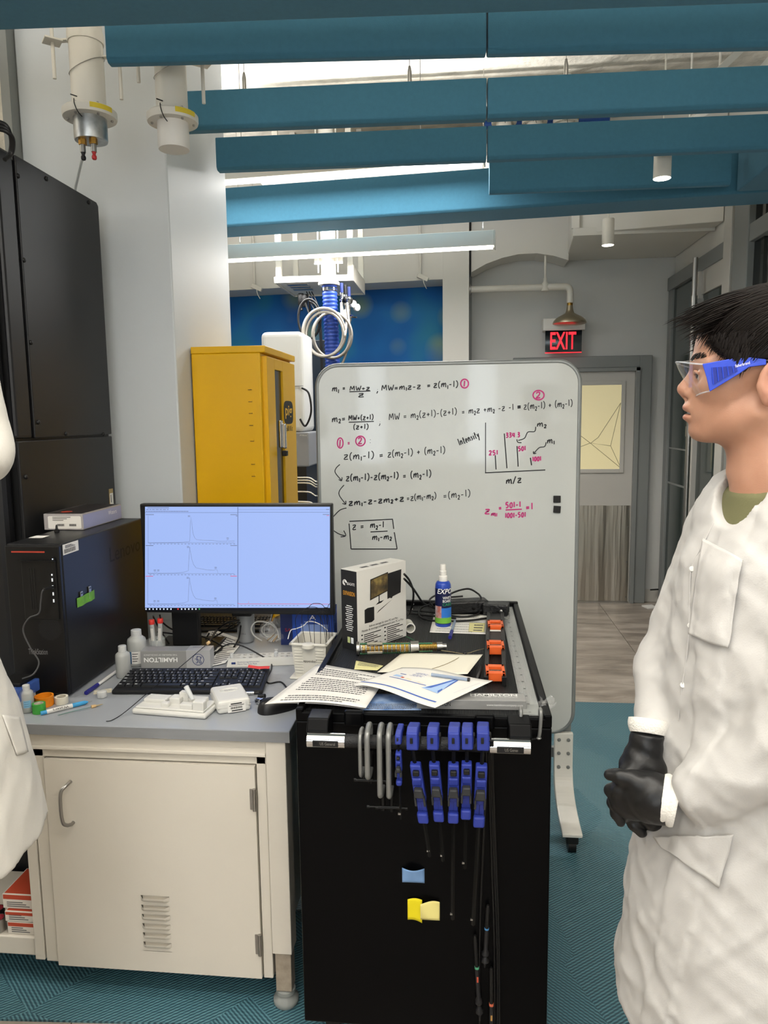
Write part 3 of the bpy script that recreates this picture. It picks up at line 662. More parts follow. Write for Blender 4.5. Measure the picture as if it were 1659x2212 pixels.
for s in (-1, 1): MB().box((hx.x + s * .065, 4.725, zhf + .14), (.05, .004, .05)).build('bracket', M_trimw, hs); MB().cyl((hx.x + s * .062, 4.705, zhf + .06), (hx.x + s * .062, 4.705, ZC), .004, seg=8).build('threaded_rod', M_trimw, hs)
MB().lathe([(.047, zhf - .05), (.049, zhf - .048), (.049, zhf - .03), (.047, zhf - .028)], (hx.x, 4.735, 0), seg=28).build('hose_clamp', M_chrome, hs, smooth=40)
n_ = 150; zz0 = 1.35; prof = []
hb = MB(); pts = []; rr = []
for k in range(n_):
    u = k / (n_ - 1); z_ = zhf - .012 - u * (zhf - .012 - zz0); pts.append(V(hx.x + .012 * math.sin(u * 2.2), 4.735, z_)); rr.append(.046 + .0035 * math.sin(k * 1.9))
hb.tube(pts, rr, 24); hb.build('hose', M_hose, hs, smooth=80)
M_braid = mat('braided_steel_hose', '#a49f97', 0.4, 0.85, bump=0.3, bs=600)
def coil(cpx, cpy, rx, ry, Y, turns, rt, m, name, label, cat, tails=(), ph=0.0, group=None):
    c = PY(cpx, cpy, Y); kx = Y / FPX * 1.0
    mb = MB(); pts = []
    N = 40 * turns
    for k in range(N + 1):
        a_ = ph + 2 * math.pi * k / 40; tr = k / 40
        pts.append(c + V((rx + 3 * math.sin(tr * 2.1)) * kx * math.cos(a_) + .006 * tr, -.012 * tr + .01 * math.sin(a_ * .5), (ry + 3 * math.sin(tr * 1.7)) * kx * math.sin(a_) - .008 * tr))
    for tl in tails[:1]: pts = [PY(*q_) for q_ in tl][::-1] + pts
    for tl in tails[1:]: pts = pts + [PY(*q_) for q_ in tl]
    mb.tube(catmull(pts, 3), rt, 8)
    return tag(mb.build(name, m, smooth=60), label, cat, group)
coil(698, 716, 43, 48, 4.62, 3, .0088, M_braid, 'braided_hose', 'coiled braided steel hose hung in loops in front of the blue hose', 'hose', (((737, 655, 4.72), (742, 690, 4.68)), ((748, 700, 4.66), (745, 670, 4.72))), ph=0)
coil(716, 722, 40, 45, 4.68, 2, .0085, M_braid, 'braided_hose', 'second braided steel hose coil, slightly lower and more to the right', 'hose', (((750, 655, 4.735), (753, 690, 4.74)), ((748, 760, 4.68), (735, 790, 4.68), (700, 805, 4.7))), ph=0)
coil(667, 687, 22, 38, 4.69, 2, .007, M_cable, 'power_cable', 'black power cable coil left of the braided hoses', 'cable', (((650, 652, 4.85), (652, 670, 4.85)), ((670, 680, 4.76), (660, 655, 4.85))), ph=1.6)
for k, (px, py0, py1) in enumerate(((650, 638, 652), (658, 640, 656))):
    a = PY(px, py0, 4.95); tag(MB().lathe([(.012, -.07), (.02, -.06), (.022, 0), (.018, .012)], a, seg=14).build('power_plug', M_blackp, smooth=40), 'black power plug under the service panel, %s one' % ('left', 'right')[k], 'plug')
for k, off in enumerate((0, 6, 11)):
    pts = [PY(662 + off, 630, 4.95), PY(672 + off * 1.2, 655, 4.93), PY(684 + off * .6, 680, 4.9), PY(690 + off * .4, 720, 4.88), PY(694 + off * .3, 800, 4.88)]
    tag(MB().tube(catmull(pts, 6), .004, 6).build('cable', M_cable, smooth=60), 'thin black cable dropping behind the blue hose, %s' % ('left', 'middle', 'right')[k], 'cable', 'cables behind the hose')
# gas valves at the carrier's right
for k, (px, py) in enumerate(((738, 622), (746, 626), (754, 630))):
    a = PY(px, py, 4.80 + .03 * k)
    t = thing('gas_valve', 'chrome gas valve assembly under the carrier, %s of three' % ('left', 'middle', 'right')[k], 'valve', tuple(a), 0, 'gas valves')
    MB().cyl(a + V(0, 0, .03), a + V(0, 0, -.03), .011, seg=12).build('valve_body', M_blackp if k % 2 else mat('blue_ring', '#27356e', .4), t, smooth=40)
    MB().lathe([(.012, -.03), (.012, -.06), (.016, -.07), (.016, -.09), (.009, -.1), (.009, -.14), (.013, -.15), (.013, -.18), (.008, -.19), (.008, -.27)], a, seg=12).build('stem', M_chrome, t, smooth=40)
    MB().lathe([(.012, 0), (.022, .005), (.022, .025), (.012, .03)], a + V(.02, -.02, -.075), (.8, -.6, -.1), 14).build('knob', M_blackp, t, smooth=40)
    MB().lathe([(.02, 0), (.022, .004), (.022, .022), (.018, .024)], a + V(.045, -.035, -.085 - .01 * k), (.7, -.7, -.1), 18).build('gauge', M_whitep if k else M_chrome, t, smooth=40)
    MB().cyl(a + V(.0, 0, -.16), a + V(.05, -.02, -.165), .005, seg=8).build('lever', M_chrome, t)

# ---- emergency shower, exit sign
M_bronze = mat('satin_nickel', '#b8ad95', 0.34, 0.9)
YS = 6.10
s0 = PY(1013, 628, YS); s1 = PY(1224, 619, YS); sh = PY(1231, 660, YS)
es = thing('emergency_shower', 'nickel emergency shower head on a white pipe above the exit sign', 'shower', (sh.x, YS, PY(1231, 702, YS).z))
zp = s1.z; xe = sh.x
pts = [V(.06, YS, zp)] + [V(xe - .05, YS, zp), V(xe - .02, YS, zp - .006), V(xe - .004, YS, zp - .025), V(xe, YS, zp - .06), V(xe, YS, sh.z + .02)]
MB().tube([pts[0]] + catmull(pts[1:], 5), .026, 14).build('pipe', M_trimw, es, smooth=50)
MB().cyl((xe, YS, sh.z + .03), (xe, YS, sh.z - .01), .022, seg=14).build('coupling', M_brass, es, smooth=40)
zb = PY(1231, 700, YS).z; H_ = sh.z - zb
MB().lathe([(.12, 0), (.13, .004), (.13, .012), (.121, .03), (.096, .052), (.062, .07), (.036, .084), (.028, .105), (.022, H_)], (xe, YS, zb), seg=36).build('shower_head', M_bronze, es, smooth=60)
rx = PY(1178, 560, YS).x
MB().cyl((rx, YS, zp + .02), (rx, YS, ZC), .009, seg=10).build('hanger_rod', M_trimw, es, smooth=40)
MB().lathe([(.03, -.03), (.032, -.02), (.032, .02), (.014, .045), (.014, .07)], (rx, YS, zp), (0, 0, 1), 14).build('hanger_ring', M_trimw, es, smooth=40)
MB().lathe([(.045, 0), (.045, .01), (.03, .014)], (.062, YS, zp), (1, 0, 0), 16).build('wall_flange', M_steel, es, smooth=40)
ex = thing('exit_sign', 'mirrored dark exit sign with glowing red letters over the door', 'sign', (.81, 6.26, 2.07))
e0 = PY(1178, 712, 6.22); e1 = PY(1256, 760, 6.22)
MB().bx(PY(1173, 700, 6.22).x, PY(1264, 700, 6.22).x, 6.20, YB - .001, e0.z - .01, e0.z + .085).build('housing', M_whitep, ex, bevel=.006)
fc = MB().bx(e0.x, e1.x, 6.215, 6.225, e1.z, e0.z).build('sign_face', mat('mirror_black', '#20262a', 0.05, 0.7), ex)
M_exit = mat('exit_red', '#e0202c', 0.4, emit=1.6, ecol='#ff2430')
text('EXIT', 'lettering', M_exit, ex, (e0.x + .04, 6.2135, e1.z + .022), (1, 0, 0), (0, 0, 1), e1.x - e0.x - .085, e0.z - e1.z - .045, offset=.012)
MB().bx(e0.x, e1.x, 6.216, 6.224, e1.z - .006, e1.z).build('lit_edge', M_exit, ex)
a = PY(1196, 781, YB); b = PY(1241, 771, YB)
cl_ = thing('door_alarm', 'narrow pinkish-grey alarm box under the exit sign', 'alarm', ((a.x + b.x) / 2, YB, a.z))
MB().bx(a.x, b.x, YB - .03, YB - .001, a.z, b.z).build('housing', mat('pinkish_plastic', '#a8837c', .5), cl_, bevel=.003)
MB().bx(a.x + (b.x - a.x) * .63, b.x - .004, YB - .032, YB - .029, a.z + .006, b.z - .006).build('cover', mat('dusty_rose', '#9d6f69', .5), cl_)

# conduits on the bulkhead
for k, px in enumerate((550, 908)):
    a = PY(px, 600 if k else 622, 5.97); t = thing('wall_conduit', 'white conduit with end fitting on the bulkhead, %s one' % ('left', 'right')[k], 'conduit', tuple(a))
    MB().cyl(a + V(0, 0, .03), V(a.x, a.y, ZC), .009, seg=10).build('pipe', M_trimw, t, smooth=40)
    MB().box(a + V(.02, -.01, .0), (.09, .03, .035), Matrix.Rotation(RAD(25), 3, 'Y')).build('fitting', M_trimw, t, bevel=.004)
    MB().tube(catmull([a + V(.02, -.02, 0), a + V(.03, -.03, -.05), a + V(.05, -.03, -.09)], 5), .003, 6).build('cable', M_trimw, t)

# ================================================================== WHITEBOARD
YW = 2.80
wb = thing('whiteboard', 'mobile glossy whiteboard full of handwritten formulas on white caster feet', 'whiteboard', (-.06, YW, 0))
bx0, bx1, bz0, bz1 = -.537, .424, .362, 1.768
def rrect(x0, x1, z0, z1, r, y, n=8):
    out = []
    for cx_, cz_, a0 in ((x1 - r, z0 + r, -90), (x1 - r, z1 - r, 0), (x0 + r, z1 - r, 90), (x0 + r, z0 + r, 180)):
        for k in range(n + 1): a_ = RAD(a0 + 90 * k / n); out.append(V(cx_ + r * math.cos(a_), y, cz_ + r * math.sin(a_)))
    return out
MB().prism(rrect(bx0, bx1, bz0, bz1, .075, YW), (0, .022, 0)).build('board', mat('gloss_white_board', '#c3c7c5', 0.07, var=0.02, vs=2, spec=0.6), wb)
fo = rrect(bx0 - .006, bx1 + .006, bz0 - .006, bz1 + .006, .081, YW + .008); fr_ = MB(); fr_.tube([p + V(0, 0, 0) for p in fo], .0095, 8, closed=True); fr_.build('frame', mat('grey_aluminium', '#8b8f8f', .4, .4), wb, smooth=60)
M_foot = mat('white_foot_metal', '#dedcd5', .35)
for s, xc in ((1, .398), (-1, -.51)):
    w_ = .036
    prof = [(YW + .004, .352), (YW + .004, .25), (YW - .002, .20), (YW - .03, .15), (YW - .09, .115), (YW - .17, .098), (YW - .26, .088)]
    inner = [(YW - .26, .074), (YW - .16, .080), (YW - .06, .098), (YW + .01, .14), (YW + .024, .20), (YW + .024, .352)]
    pr = catmull([V(0, *q_) for q_ in prof], 5) + catmull([V(0, *q_) for q_ in inner], 5)
    lg_ = MB().prism([V(xc - w_, q_.y, q_.z) for q_ in pr], (2 * w_, 0, 0)).build('leg', M_foot, wb, bevel=.004)
    for xx in (-.018, .018):
        for zz in (.325, .27, .215): MB().lathe([(.007, 0), (.007, .003), (.004, .004)], (xc + xx, YW + .004 - (.003 if zz < .22 else 0), zz), (0, -1, 0), 12).build('screw', M_frame, lg_, smooth=40)
    MB().bx(xc - .03, xc + .03, YW + .026, YW + .05, .2, 1.2).build('post', mat('grey_aluminium', '#8b8f8f', .4, .4), wb)
    cs = MB().cyl((xc - .012, YW - .22, .032), (xc + .016, YW - .22, .032), .032, seg=20).build('caster', M_blackp, wb, smooth=40)
    MB().bx(xc - .02, xc + .024, YW - .25, YW - .19, .04, .078).build('caster_fork', M_blackp, cs, bevel=.006)
MB().bx(-.51, .398, YW + .03, YW + .05, .24, .28).build('crossbar', mat('grey_aluminium', '#8b8f8f', .4, .4), wb)
for k, (px, py) in enumerate(((1203, 1078), (1203, 1100))):
    p = PY(px, py, YW); tag(MB().box((p.x, YW - .004, p.z), (.0265, .007, .026), Matrix.Rotation(RAD(0 if k == 0 else 4), 3, 'Y')).build('board_magnet', M_blackp, bevel=.0015), ('upper', 'lower')[k] + ' square black magnet on the whiteboard', 'magnet')

# stroke lettering for the handwriting (unit: cap height 1)
HW = {
 'm': (.8, [[(0, 0), (.05, .6), (.06, .3), (.25, .62), (.33, .5), (.34, .02)], [(.34, .3), (.55, .62), (.66, .5), (.68, .02), (.75, .04)]]),
 'M': (.8, [[(0, 0), (.1, .95), (.35, .3), (.6, 1), (.7, 0)]]),
 'W': (.85, [[(0, .95), (.2, 0), (.4, .6), (.58, 0), (.8, 1)]]),
 'z': (.6, [[(0, .62), (.45, .62), (0, .02), (.5, .0)], [(.08, .32), (.42, .34)]]),
 '=': (.6, [[(0, .42), (.42, .44)], [(0, .2), (.42, .22)]]),
 '+': (.6, [[(0, .35), (.45, .38)], [(.22, .6), (.22, .1)]]),
 '-': (.5, [[(0, .35), (.34, .36)]]),
 '(': (.35, [[(.25, 1.05), (.08, .8), (.02, .4), (.08, .05), (.22, -.2)]]),
 ')': (.4, [[(.02, 1.05), (.22, .8), (.28, .4), (.2, .05), (.02, -.2)]]),
 ';': (.4, [[(.12, .5), (.13, .46)], [(.14, .2), (.12, 0), (0, -.22)]]),
 ':': (.4, [[(.1, .55), (.11, .5)], [(.1, .15), (.11, .1)]]),
 '.': (.22, [[(.05, .05), (.07, .0)]]),
 '/': (.55, [[(0, -.15), (.4, 1)]]),
 '0': (.55, [[(.2, .95), (.02, .6), (.06, .1), (.25, 0), (.4, .3), (.38, .8), (.2, .97)]]),
 '1': (.3, [[(.1, 1), (.1, 0)]]),
 '2': (.6, [[(0, .75), (.15, .98), (.38, .85), (.3, .45), (0, .02), (.45, .04)]]),
 '3': (.55, [[(.02, .9), (.3, .95), (.34, .7), (.12, .52), (.36, .4), (.34, .1), (.0, .03)]]),
 '4': (.6, [[(.1, .95), (.02, .4), (.42, .42)], [(.36, .95), (.34, 0)]]),
 '5': (.6, [[(.42, .98), (.08, .96), (.04, .58), (.32, .55), (.38, .2), (.2, 0), (0, .06)]]),
 ' ': (.5, []),
 'I': (.3, [[(.1, 1), (.1, 0)]]), 'n': (.55, [[(0, 0), (.04, .6), (.05, .35), (.25, .6), (.36, .4), (.38, 0)]]),
 't': (.45, [[(.16, .95), (.14, .1), (.3, .02)], [(0, .62), (.34, .64)]]),
 'e': (.5, [[(.02, .3), (.34, .36), (.26, .6), (.06, .5), (.04, .12), (.3, .04)]]),
 's': (.45, [[(.3, .58), (.06, .52), (.28, .22), (.02, .03)]]), 'i': (.25, [[(.08, .58), (.08, 0)], [(.08, .85), (.1, .82)]]),
 'y': (.5, [[(0, .6), (.16, .15)], [(.36, .62), (.1, -.4)]]),
}
M_mk = mat('black_marker', '#24252a', 0.5); M_mkp = mat('magenta_marker', '#c02a78', 0.5)
NW = V(0, -1, 0); YI = YW - .0012
def wpt(cx_, cy_): return PY(660 + cx_ / 2.765, 770 + cy_ / 2.765, YI)
def hw(s, x0, y0, x1, y1, h, m=None, wd=.0038, name='handwriting', extra=None):
    """handwritten run fitted between baseline ends; _ makes the next sign a subscript"""
    sub = False; pen = 0; items = []
    for ch in s:
        if ch == '_': sub = True; continue
        w_, st = HW[ch]; k = .62 if sub else 1.0
        items.append((pen, st, k, -.28 if sub else 0)); pen += (w_ * k + (.12 if ch != ' ' else 0)); sub = False
    mb = MB(); L = max(pen - .15, .1); dx, dy = x1 - x0, y1 - y0; ln = math.hypot(dx, dy); ux, uy = dx / ln, dy / ln; kx = ln / L
    for px_, st, k, dz in items:
        j = random.uniform(-.04, .04)
        for poly in st:
            pts = []
            for a_, b_ in poly:
                u = (px_ + (a_ + b_ * .06) * k) * kx; v = (b_ * k + dz + j) * h
                pts.append(wpt(x0 + ux * u + uy * v, y0 + uy * u - ux * v))
            pts = catmull(pts, 4) if len(pts) > 2 else pts
            mb.ribbon(pts, wd, NW)
    if extra:
        for e_ in extra: mb.ribbon(catmull([wpt(*q_) for q_ in e_], 5), wd, NW)
    return mb.build(name, m or M_mk, wb, fix=False)
def ring(cx_, cy_, rx_, ry_): return [(cx_ + rx_ * math.cos(a_ / 14 * 2 * math.pi), cy_ + ry_ * math.sin(a_ / 14 * 2 * math.pi)) for a_ in range(15)]
hw('m_1', 160, 208, 200, 208, 36); hw('=', 222, 203, 240, 202, 34)
hw('MW+z', 265, 203, 385, 201, 27, extra=[[(262, 211), (388, 206)]]); hw('z', 316, 242, 352, 241, 30)
hw(';', 425, 212, 438, 212, 34); hw('MW=m_1z-z', 455, 203, 690, 192, 32); hw('=', 728, 188, 750, 186, 34); hw('z(m_1-1)', 766, 186, 912, 180, 36)
hw('1', 942, 178, 956, 178, 34, M_mkp, .0052, extra=[ring(950, 162, 23, 26)])
hw('m_2=', 160, 392, 242, 384, 38); hw('MW+(z+1)', 258, 382, 406, 375, 30, extra=[[(258, 393), (408, 388)]]); hw('(z+1)', 287, 434, 376, 432, 30)
hw(';', 440, 408, 452, 408, 36, wd=.0028)
hw('MW = m_2(z+1)-(z+1)', 500, 380, 905, 345, 38, wd=.003); hw('= m_2z +m_2 -z -1', 935, 345, 1245, 318, 36, wd=.003); hw('=', 1266, 315, 1292, 313, 40, wd=.006)
hw('z(m_2-1) + (m_2-1)', 1305, 316, 1596, 295, 38, wd=.003); hw('2', 1378, 250, 1408, 248, 36, M_mkp, .005, extra=[ring(1392, 231, 33, 28)])
hw('1', 200, 540, 212, 540, 44, M_mkp, .0048, extra=[ring(207, 517, 17, 30)]); hw('=', 252, 530, 268, 529, 36, M_mkp); hw('2', 316, 522, 342, 520, 38, M_mkp, .0048, extra=[ring(328, 505, 28, 29)]); hw(':', 384, 522, 392, 522, 44)
hw('z(m_1-1)', 230, 616, 410, 606, 40); hw('=', 443, 605, 468, 602, 40); hw('z(m_2-1) + (m_2-1)', 492, 600, 835, 575, 40, wd=.0033)
hw('z(m_1-1)-z(m_2-1)', 243, 742, 556, 728, 38, wd=.0044); hw('= (m_2-1)', 583, 728, 752, 716, 40, wd=.004)
hw('zm_1-z-zm_2+z', 260, 890, 590, 862, 34, wd=.0046); hw('=z(m_1-m_2)', 606, 862, 782, 845, 36, wd=.0034); hw('=(m_2-1)', 825, 850, 986, 835, 40, wd=.0032)
hw('z =', 282, 1035, 352, 1030, 40, wd=.004); hw('m_2-1', 388, 1024, 470, 1020, 36, wd=.004, extra=[[(388, 1048), (490, 1043)]]); hw('m_1-m_2', 400, 1094, 516, 1090, 34, wd=.004)
for pl in ([(205, 645), (182, 668), (178, 695), (215, 740)], [(198, 735), (215, 742), (218, 722)], [(230, 768), (204, 800), (202, 830), (238, 880)], [(220, 878), (240, 882), (240, 862)],
           [(245, 905), (205, 918), (165, 958)], [(160, 1035), (200, 1060), (238, 1072)], [(210, 1078), (240, 1070), (228, 1040)], [(1375, 420), (1368, 448), (1328, 452), (1308, 488), (1270, 502)], [(1262, 495), (1268, 512), (1290, 515)],
           [(1437, 512), (1428, 538), (1396, 545), (1364, 578)], [(1362, 566), (1362, 580), (1378, 578)]): MB().ribbon(catmull([wpt(*q_) for q_ in pl], 5), .0036, NW).build('arrow', M_mk, wb, fix=False)
bxm = MB()
for pl in ([(262, 985), (522, 972)], [(520, 975), (527, 1030)], [(530, 1050), (547, 1150)], [(547, 1150), (272, 1150)], [(260, 998), (272, 1150)]): bxm.ribbon([wpt(*q_) for q_ in pl], .004, NW)
bxm.build('formula_box', M_mk, wb, fix=False)
gm = MB()
for pl, w_ in (([(1075, 395), (1075, 695)], .003), ([(1072, 695), (1432, 678)], .004), ([(1133, 590), (1138, 675)], .004), ([(1187, 460), (1203, 668)], .004), ([(1263, 535), (1270, 658)], .004), ([(1343, 605), (1350, 650)], .0045)): gm.ribbon([wpt(*q_) for q_ in pl], w_, NW)
gm.build('graph', M_mk, wb, fix=False)
hw('251', 1097, 590, 1150, 586, 26, M_mkp, .0045); hw('334.3', 1198, 486, 1282, 480, 28, M_mkp, .0045); hw('501', 1272, 564, 1316, 560, 26, M_mkp, .0045); hw('1001', 1357, 626, 1408, 622, 26, M_mkp, .0045)
hw('m_2', 1385, 420, 1440, 416, 32); hw('m_1', 1445, 520, 1488, 516, 34); hw('Intensity', 920, 532, 1042, 482, 40); hw('m/z', 1200, 760, 1292, 752, 38, wd=.0044)
hw('z_m', 1072, 938, 1135, 940, 40, M_mkp, .0048); hw('1', 1138, 955, 1146, 955, 20, M_mkp); hw('=', 1155, 920, 1175, 918, 36, M_mkp, .0045)
hw('501-1', 1197, 905, 1287, 898, 32, M_mkp, .0048, extra=[[(1195, 917), (1292, 912)]]); hw('1001-501', 1193, 963, 1316, 958, 28, M_mkp, .0046); hw('=1', 1318, 916, 1360, 913, 38, M_mkp, .0048)
# ================================================================== BENCH
ZT = 0.79
M_top = mat('grey_laminate', '#989ca1', 0.3, var=0.03, vs=4)
M_edge = mat('grey_edge_band', '#85878a', 0.45, var=0.08, vs=60, stretch=(.2, 1, 1))
M_cab = mat('offwhite_steel', '#d3cdc1', 0.4, var=0.03, vs=3, bump=0.02, bs=200)
bn = thing('lab_bench', 'white steel lab bench with grey laminate top and louvred cupboard', 'bench', (-.85, 2.2, 0))
MB().prism([V(-1.95, 1.759, .762), V(-.434, 1.759, .762), V(-.434, 2.77, .762), V(-1.318, 2.77, .762), V(-1.318, 2.09, .762), V(-1.95, 2.09, .762)], (0, 0, .028)).build('worktop', M_top, bn, bevel=.002)
MB().bx(-1.95, -.433, 1.756, 1.760, .762, .789).build('edge_band', M_edge, bn)
m_ = MB(); m_.bx(-1.95, -.50, 1.772, 1.80, .722, .762).bx(-1.95, -.50, 1.765, 1.80, .716, .726); m_.build('apron', M_cab, bn, bevel=.002)
MB().bx(-.498, -.446, 1.762, 1.82, .168, .762).build('end_post', M_cab, bn, bevel=.002)
M_legt = mat('tan_steel_worn', '#a39787', 0.5, var=0.25, vs=40)
MB().bx(-.493, -.450, 1.768, 1.81, .055, .17).build('leg', M_legt, bn, bevel=.002)
MB().lathe([(.03, 0), (.034, .006), (.034, .018), (.02, .03), (.026, .034), (.026, .044), (.014, .05), (.014, .06)], (-.472, 1.79, 0.006), seg=20).build('levelling_foot', mat('grey_foot_plastic', '#8c8f8c', .5), bn, smooth=50)
for xx in (-.66, -1.28):
    MB().bx(xx - .02, xx + .02, 2.70, 2.74, .006, .762).build('leg', M_legt, bn, bevel=.002)
MB().bx(-1.93, -1.89, 1.775, 1.815, .006, .762).build('leg', M_legt, bn, bevel=.002)
MB().bx(-1.93, -1.89, 2.04, 2.08, .006, .762).build('leg', M_legt, bn, bevel=.002)
# cupboard hung under the top
cc = MB(); cc.bx(-1.145, -1.11, 1.776, 1.80, .092, .716).bx(-.528, -.502, 1.776, 1.80, .085, .716).bx(-1.145, -.50, 1.776, 1.80, .692, .716)
cc.bx(-1.145, -1.13, 1.80, 2.25, .092, .716).bx(-.515, -.502, 1.80, 2.25, .085, .716).bx(-1.13, -.515, 2.24, 2.25, .092, .716).bx(-1.13, -.515, 1.80, 2.24, .092, .105)
cb_ = cc.build('cupboard', M_cab, bn, bevel=.002)
# door with a real louvred opening
dxa, dxb, dza, dzb = -1.106, -.531, .088, .688
L0, L1 = -.858, -.778; LZ0, LZ1 = .150, .312
dmb = MB(); YD0, YD1 = 1.768, 1.790
dmb.bx(dxa, L0, YD0, YD1, dza, dzb).bx(L1, dxb, YD0, YD1, dza, dzb).bx(L0, L1, YD0, YD1, LZ1, dzb).bx(L0, L1, YD0, YD1, dza, LZ0)
dz_ = (LZ1 - LZ0) / 6
for k in range(6): dmb.bx(L0, L1, YD0, YD1, LZ0 + dz_ * k - .001, LZ0 + dz_ * (k + .42))
dor = dmb.build('door', M_cab, cb_)
for k in range(6):
    zb_ = LZ0 + dz_ * (k + .42); zt_ = LZ0 + dz_ * (k + .92)
    lv = MB(); prof = [(YD0 + .001, zb_ - .004), (YD0 - .006, zb_ + .002), (YD0 - .010, zb_ + .008), (YD0 - .011, zt_)]
    def lf(u, v, P=prof):
        i = min(int(v * 3), 2); t = v * 3 - i; y_ = P[i][0] + (P[i + 1][0] - P[i][0]) * t; z_ = P[i][1] + (P[i + 1][1] - P[i][1]) * t
        s_ = min(1, min(u, 1 - u) * 8); return V(L0 + (L1 - L0) * u, YD0 + .001 + (y_ - YD0 - .001) * s_, z_)
    lv.grid(lf, 17, 7); lv.build('louver', M_cab, dor, smooth=60, fix=False)
    MB().bx(L0 + .004, L1 - .004, YD0 + .004, YD0 + .006, zb_, zt_).build('louver_gap', M_cab, dor)
MB().tube([V(-1.034, YD0, .628), V(-1.034, YD0 - .01, .628)] + catmull([V(-1.038, YD0 - .022, .624), V(-1.046, YD0 - .03, .612), V(-1.048, YD0 - .032, .57), V(-1.046, YD0 - .03, .528), V(-1.038, YD0 - .022, .516)], 5) + [V(-1.034, YD0 - .01, .512), V(-1.034, YD0, .512)], .0048, 10).build('handle', M_steel, dor, smooth=60)
for zz in (.60, .19):
    hg = MB(); hg.cyl((-.532, YD0 - .004, zz - .03), (-.532, YD0 - .004, zz + .03), .0055, seg=10).bx(-.545, -.532, YD0 - .003, YD0, zz - .028, zz + .028); hg.build('hinge', M_steel, dor, smooth=40)
# open shelf bay at left
MB().bx(-1.93, -1.15, 1.79, 2.08, .094, .148).build('lower_shelf', M_cab, bn, bevel=.003)
MB().bx(-1.178, -1.150, 1.776, 1.80, .094, .716).build('stile', M_cab, bn, bevel=.002)
M_ctn = mat('carton_white', '#d8d2c8', .7); M_ctnr = mat('carton_red_orange', '#b8472c', .7)
def carton(x0, x1, y0, y1, z0, z1, label):
    t = thing('carton', label, 'carton', ((x0 + x1) / 2, (y0 + y1) / 2, z0), 0, 'cartons on the shelf under the bench')
    MB().bx(x0, x1, y0, y1, z0, z1).build('carton_body', M_ctn, t, bevel=.001)
    MB().bx(x0 + .002, x1 - .002, y0 - .0006, y0, z1 - (z1 - z0) * .35, z1 - .002).build('red_band', M_ctnr, t)
    MB().bx(x0 + .004, x1 - .004, y0 + .004, y1 - .004, z1, z1 + .0006).build('red_lid', M_ctnr, t)
    pm = MB()
    for k in range(3): pm.bx(x0 + .012, x1 - .02 - .01 * k, y0 - .0008, y0, z0 + .006 + k * .006, z0 + .008 + k * .006)
    pm.build('print', M_print, t, kind='stuff')
carton(-1.270, -1.184, 1.80, 1.90, .149, .185, 'small white carton with red band, bottom of the shelf stack')
carton(-1.275, -1.186, 1.80, 1.92, .187, .217, 'middle white carton with red band in the shelf stack')
carton(-1.285, -1.186, 1.81, 1.93, .219, .262, 'topmost white carton with red band in the shelf stack')
for k, (x_, y_, z_) in enumerate(((-1.303, 1.812, .149), (-1.330, 1.85, .149))):
    t = thing('round_tin', ('silver round tin with red label beside the cartons', 'dark round tin with red label behind the silver tin')[k], 'tin', (x_, y_, z_))
    MB().lathe([(.017, 0), (.018, .003), (.018, .035), (.017, .038)], (x_, y_, z_), seg=20).build('tin_body', (M_steel, M_blackp)[k], t, smooth=40)
    MB().cyl((x_, y_, z_ + .038), (x_, y_, z_ + .0386), .014, seg=20).build('label_disc', mat('crimson_label', '#8c2430', .6), t)

# ---- workstation tower
M_tow = mat('tower_black', '#101114', 0.38, bump=0.03, bs=700)
TX0, TX1, TY0, TY1, TZ1 = -1.285, -1.12, 1.94, 2.49, 1.237
tw_ = thing('computer_tower', 'black workstation tower on the bench with red strip and ports', 'computer', ((TX0 + TX1) / 2, (TY0 + TY1) / 2, ZT))
MB().bx(TX0, TX1, TY0 + .012, TY1, ZT + .008, TZ1).build('case', M_tow, tw_, bevel=.004)
for xx in (TX0 + .025, TX1 - .025):
    for y_ in (TY0 + .04, TY1 - .04): MB().cyl((xx, y_, ZT), (xx, y_, ZT + .009), .012, seg=12).build('rubber_foot', M_blackp, tw_)
fp = MB().bx(TX0 + .002, TX1 - .002, TY0, TY0 + .014, ZT + .01, TZ1 - .004).build('front_bezel', mat('bezel_black', '#08080a', .4), tw_, bevel=.003)
MB().bx(TX0 + .022, TX1 - .044, TY0 - .001, TY0 + .002, TZ1 - .023, TZ1 - .019).build('red_strip', mat('red_accent', '#b4402f', .5), fp)
# port module
mx0 = TX0 + .06; mz0, mz1 = 1.022, 1.190
md = MB().bx(mx0 - .01, TX1 - .012, TY0 - .004, TY0 + .001, mz0, mz1).build('drive_module', M_blackm, fp, bevel=.002)
MB().bx(mx0 - .015, TX1 - .010, TY0 - .012, TY0, mz1, mz1 + .003).build('module_lip', M_blackm, fp)
for k in range(3): MB().bx(mx0 + .012 + k * .007, mx0 + .015 + k * .007, TY0 - .005, TY0 - .003, mz0 + .03, mz1 - .02).build('vent_groove', M_ink, md)
for k, pyy in enumerate((1241, 1252, 1267, 1282, 1297)):
    zz = PY(121, pyy, TY0).z
    if k: MB().bx(TX1 - .032, TX1 - .026, TY0 - .005, TY0 - .0035, zz - .007, zz + .005).build('usb_port', M_ink, md)
    MB().bx(TX1 - .026, TX1 - .0225, TY0 - .0055, TY0 - .0035, zz - .0045 + .002 * (k == 0), zz + .0045 - .002 * (k == 0)).build('usb_tongue', mat('port_white', '#e8eef5', .5, emit=.25), md)
p = PY(116, 1207, TY0); MB().cyl((p.x, TY0 - .006, p.z), (p.x, TY0 - .003, p.z), .006, seg=16).build('power_button', M_blackp, md)
MB().cyl((p.x, TY0 - .0066, p.z), (p.x, TY0 - .006, p.z), .0016, seg=8).build('power_led', mat('led_blue_white', '#cfe0ff', .5, emit=2), md)
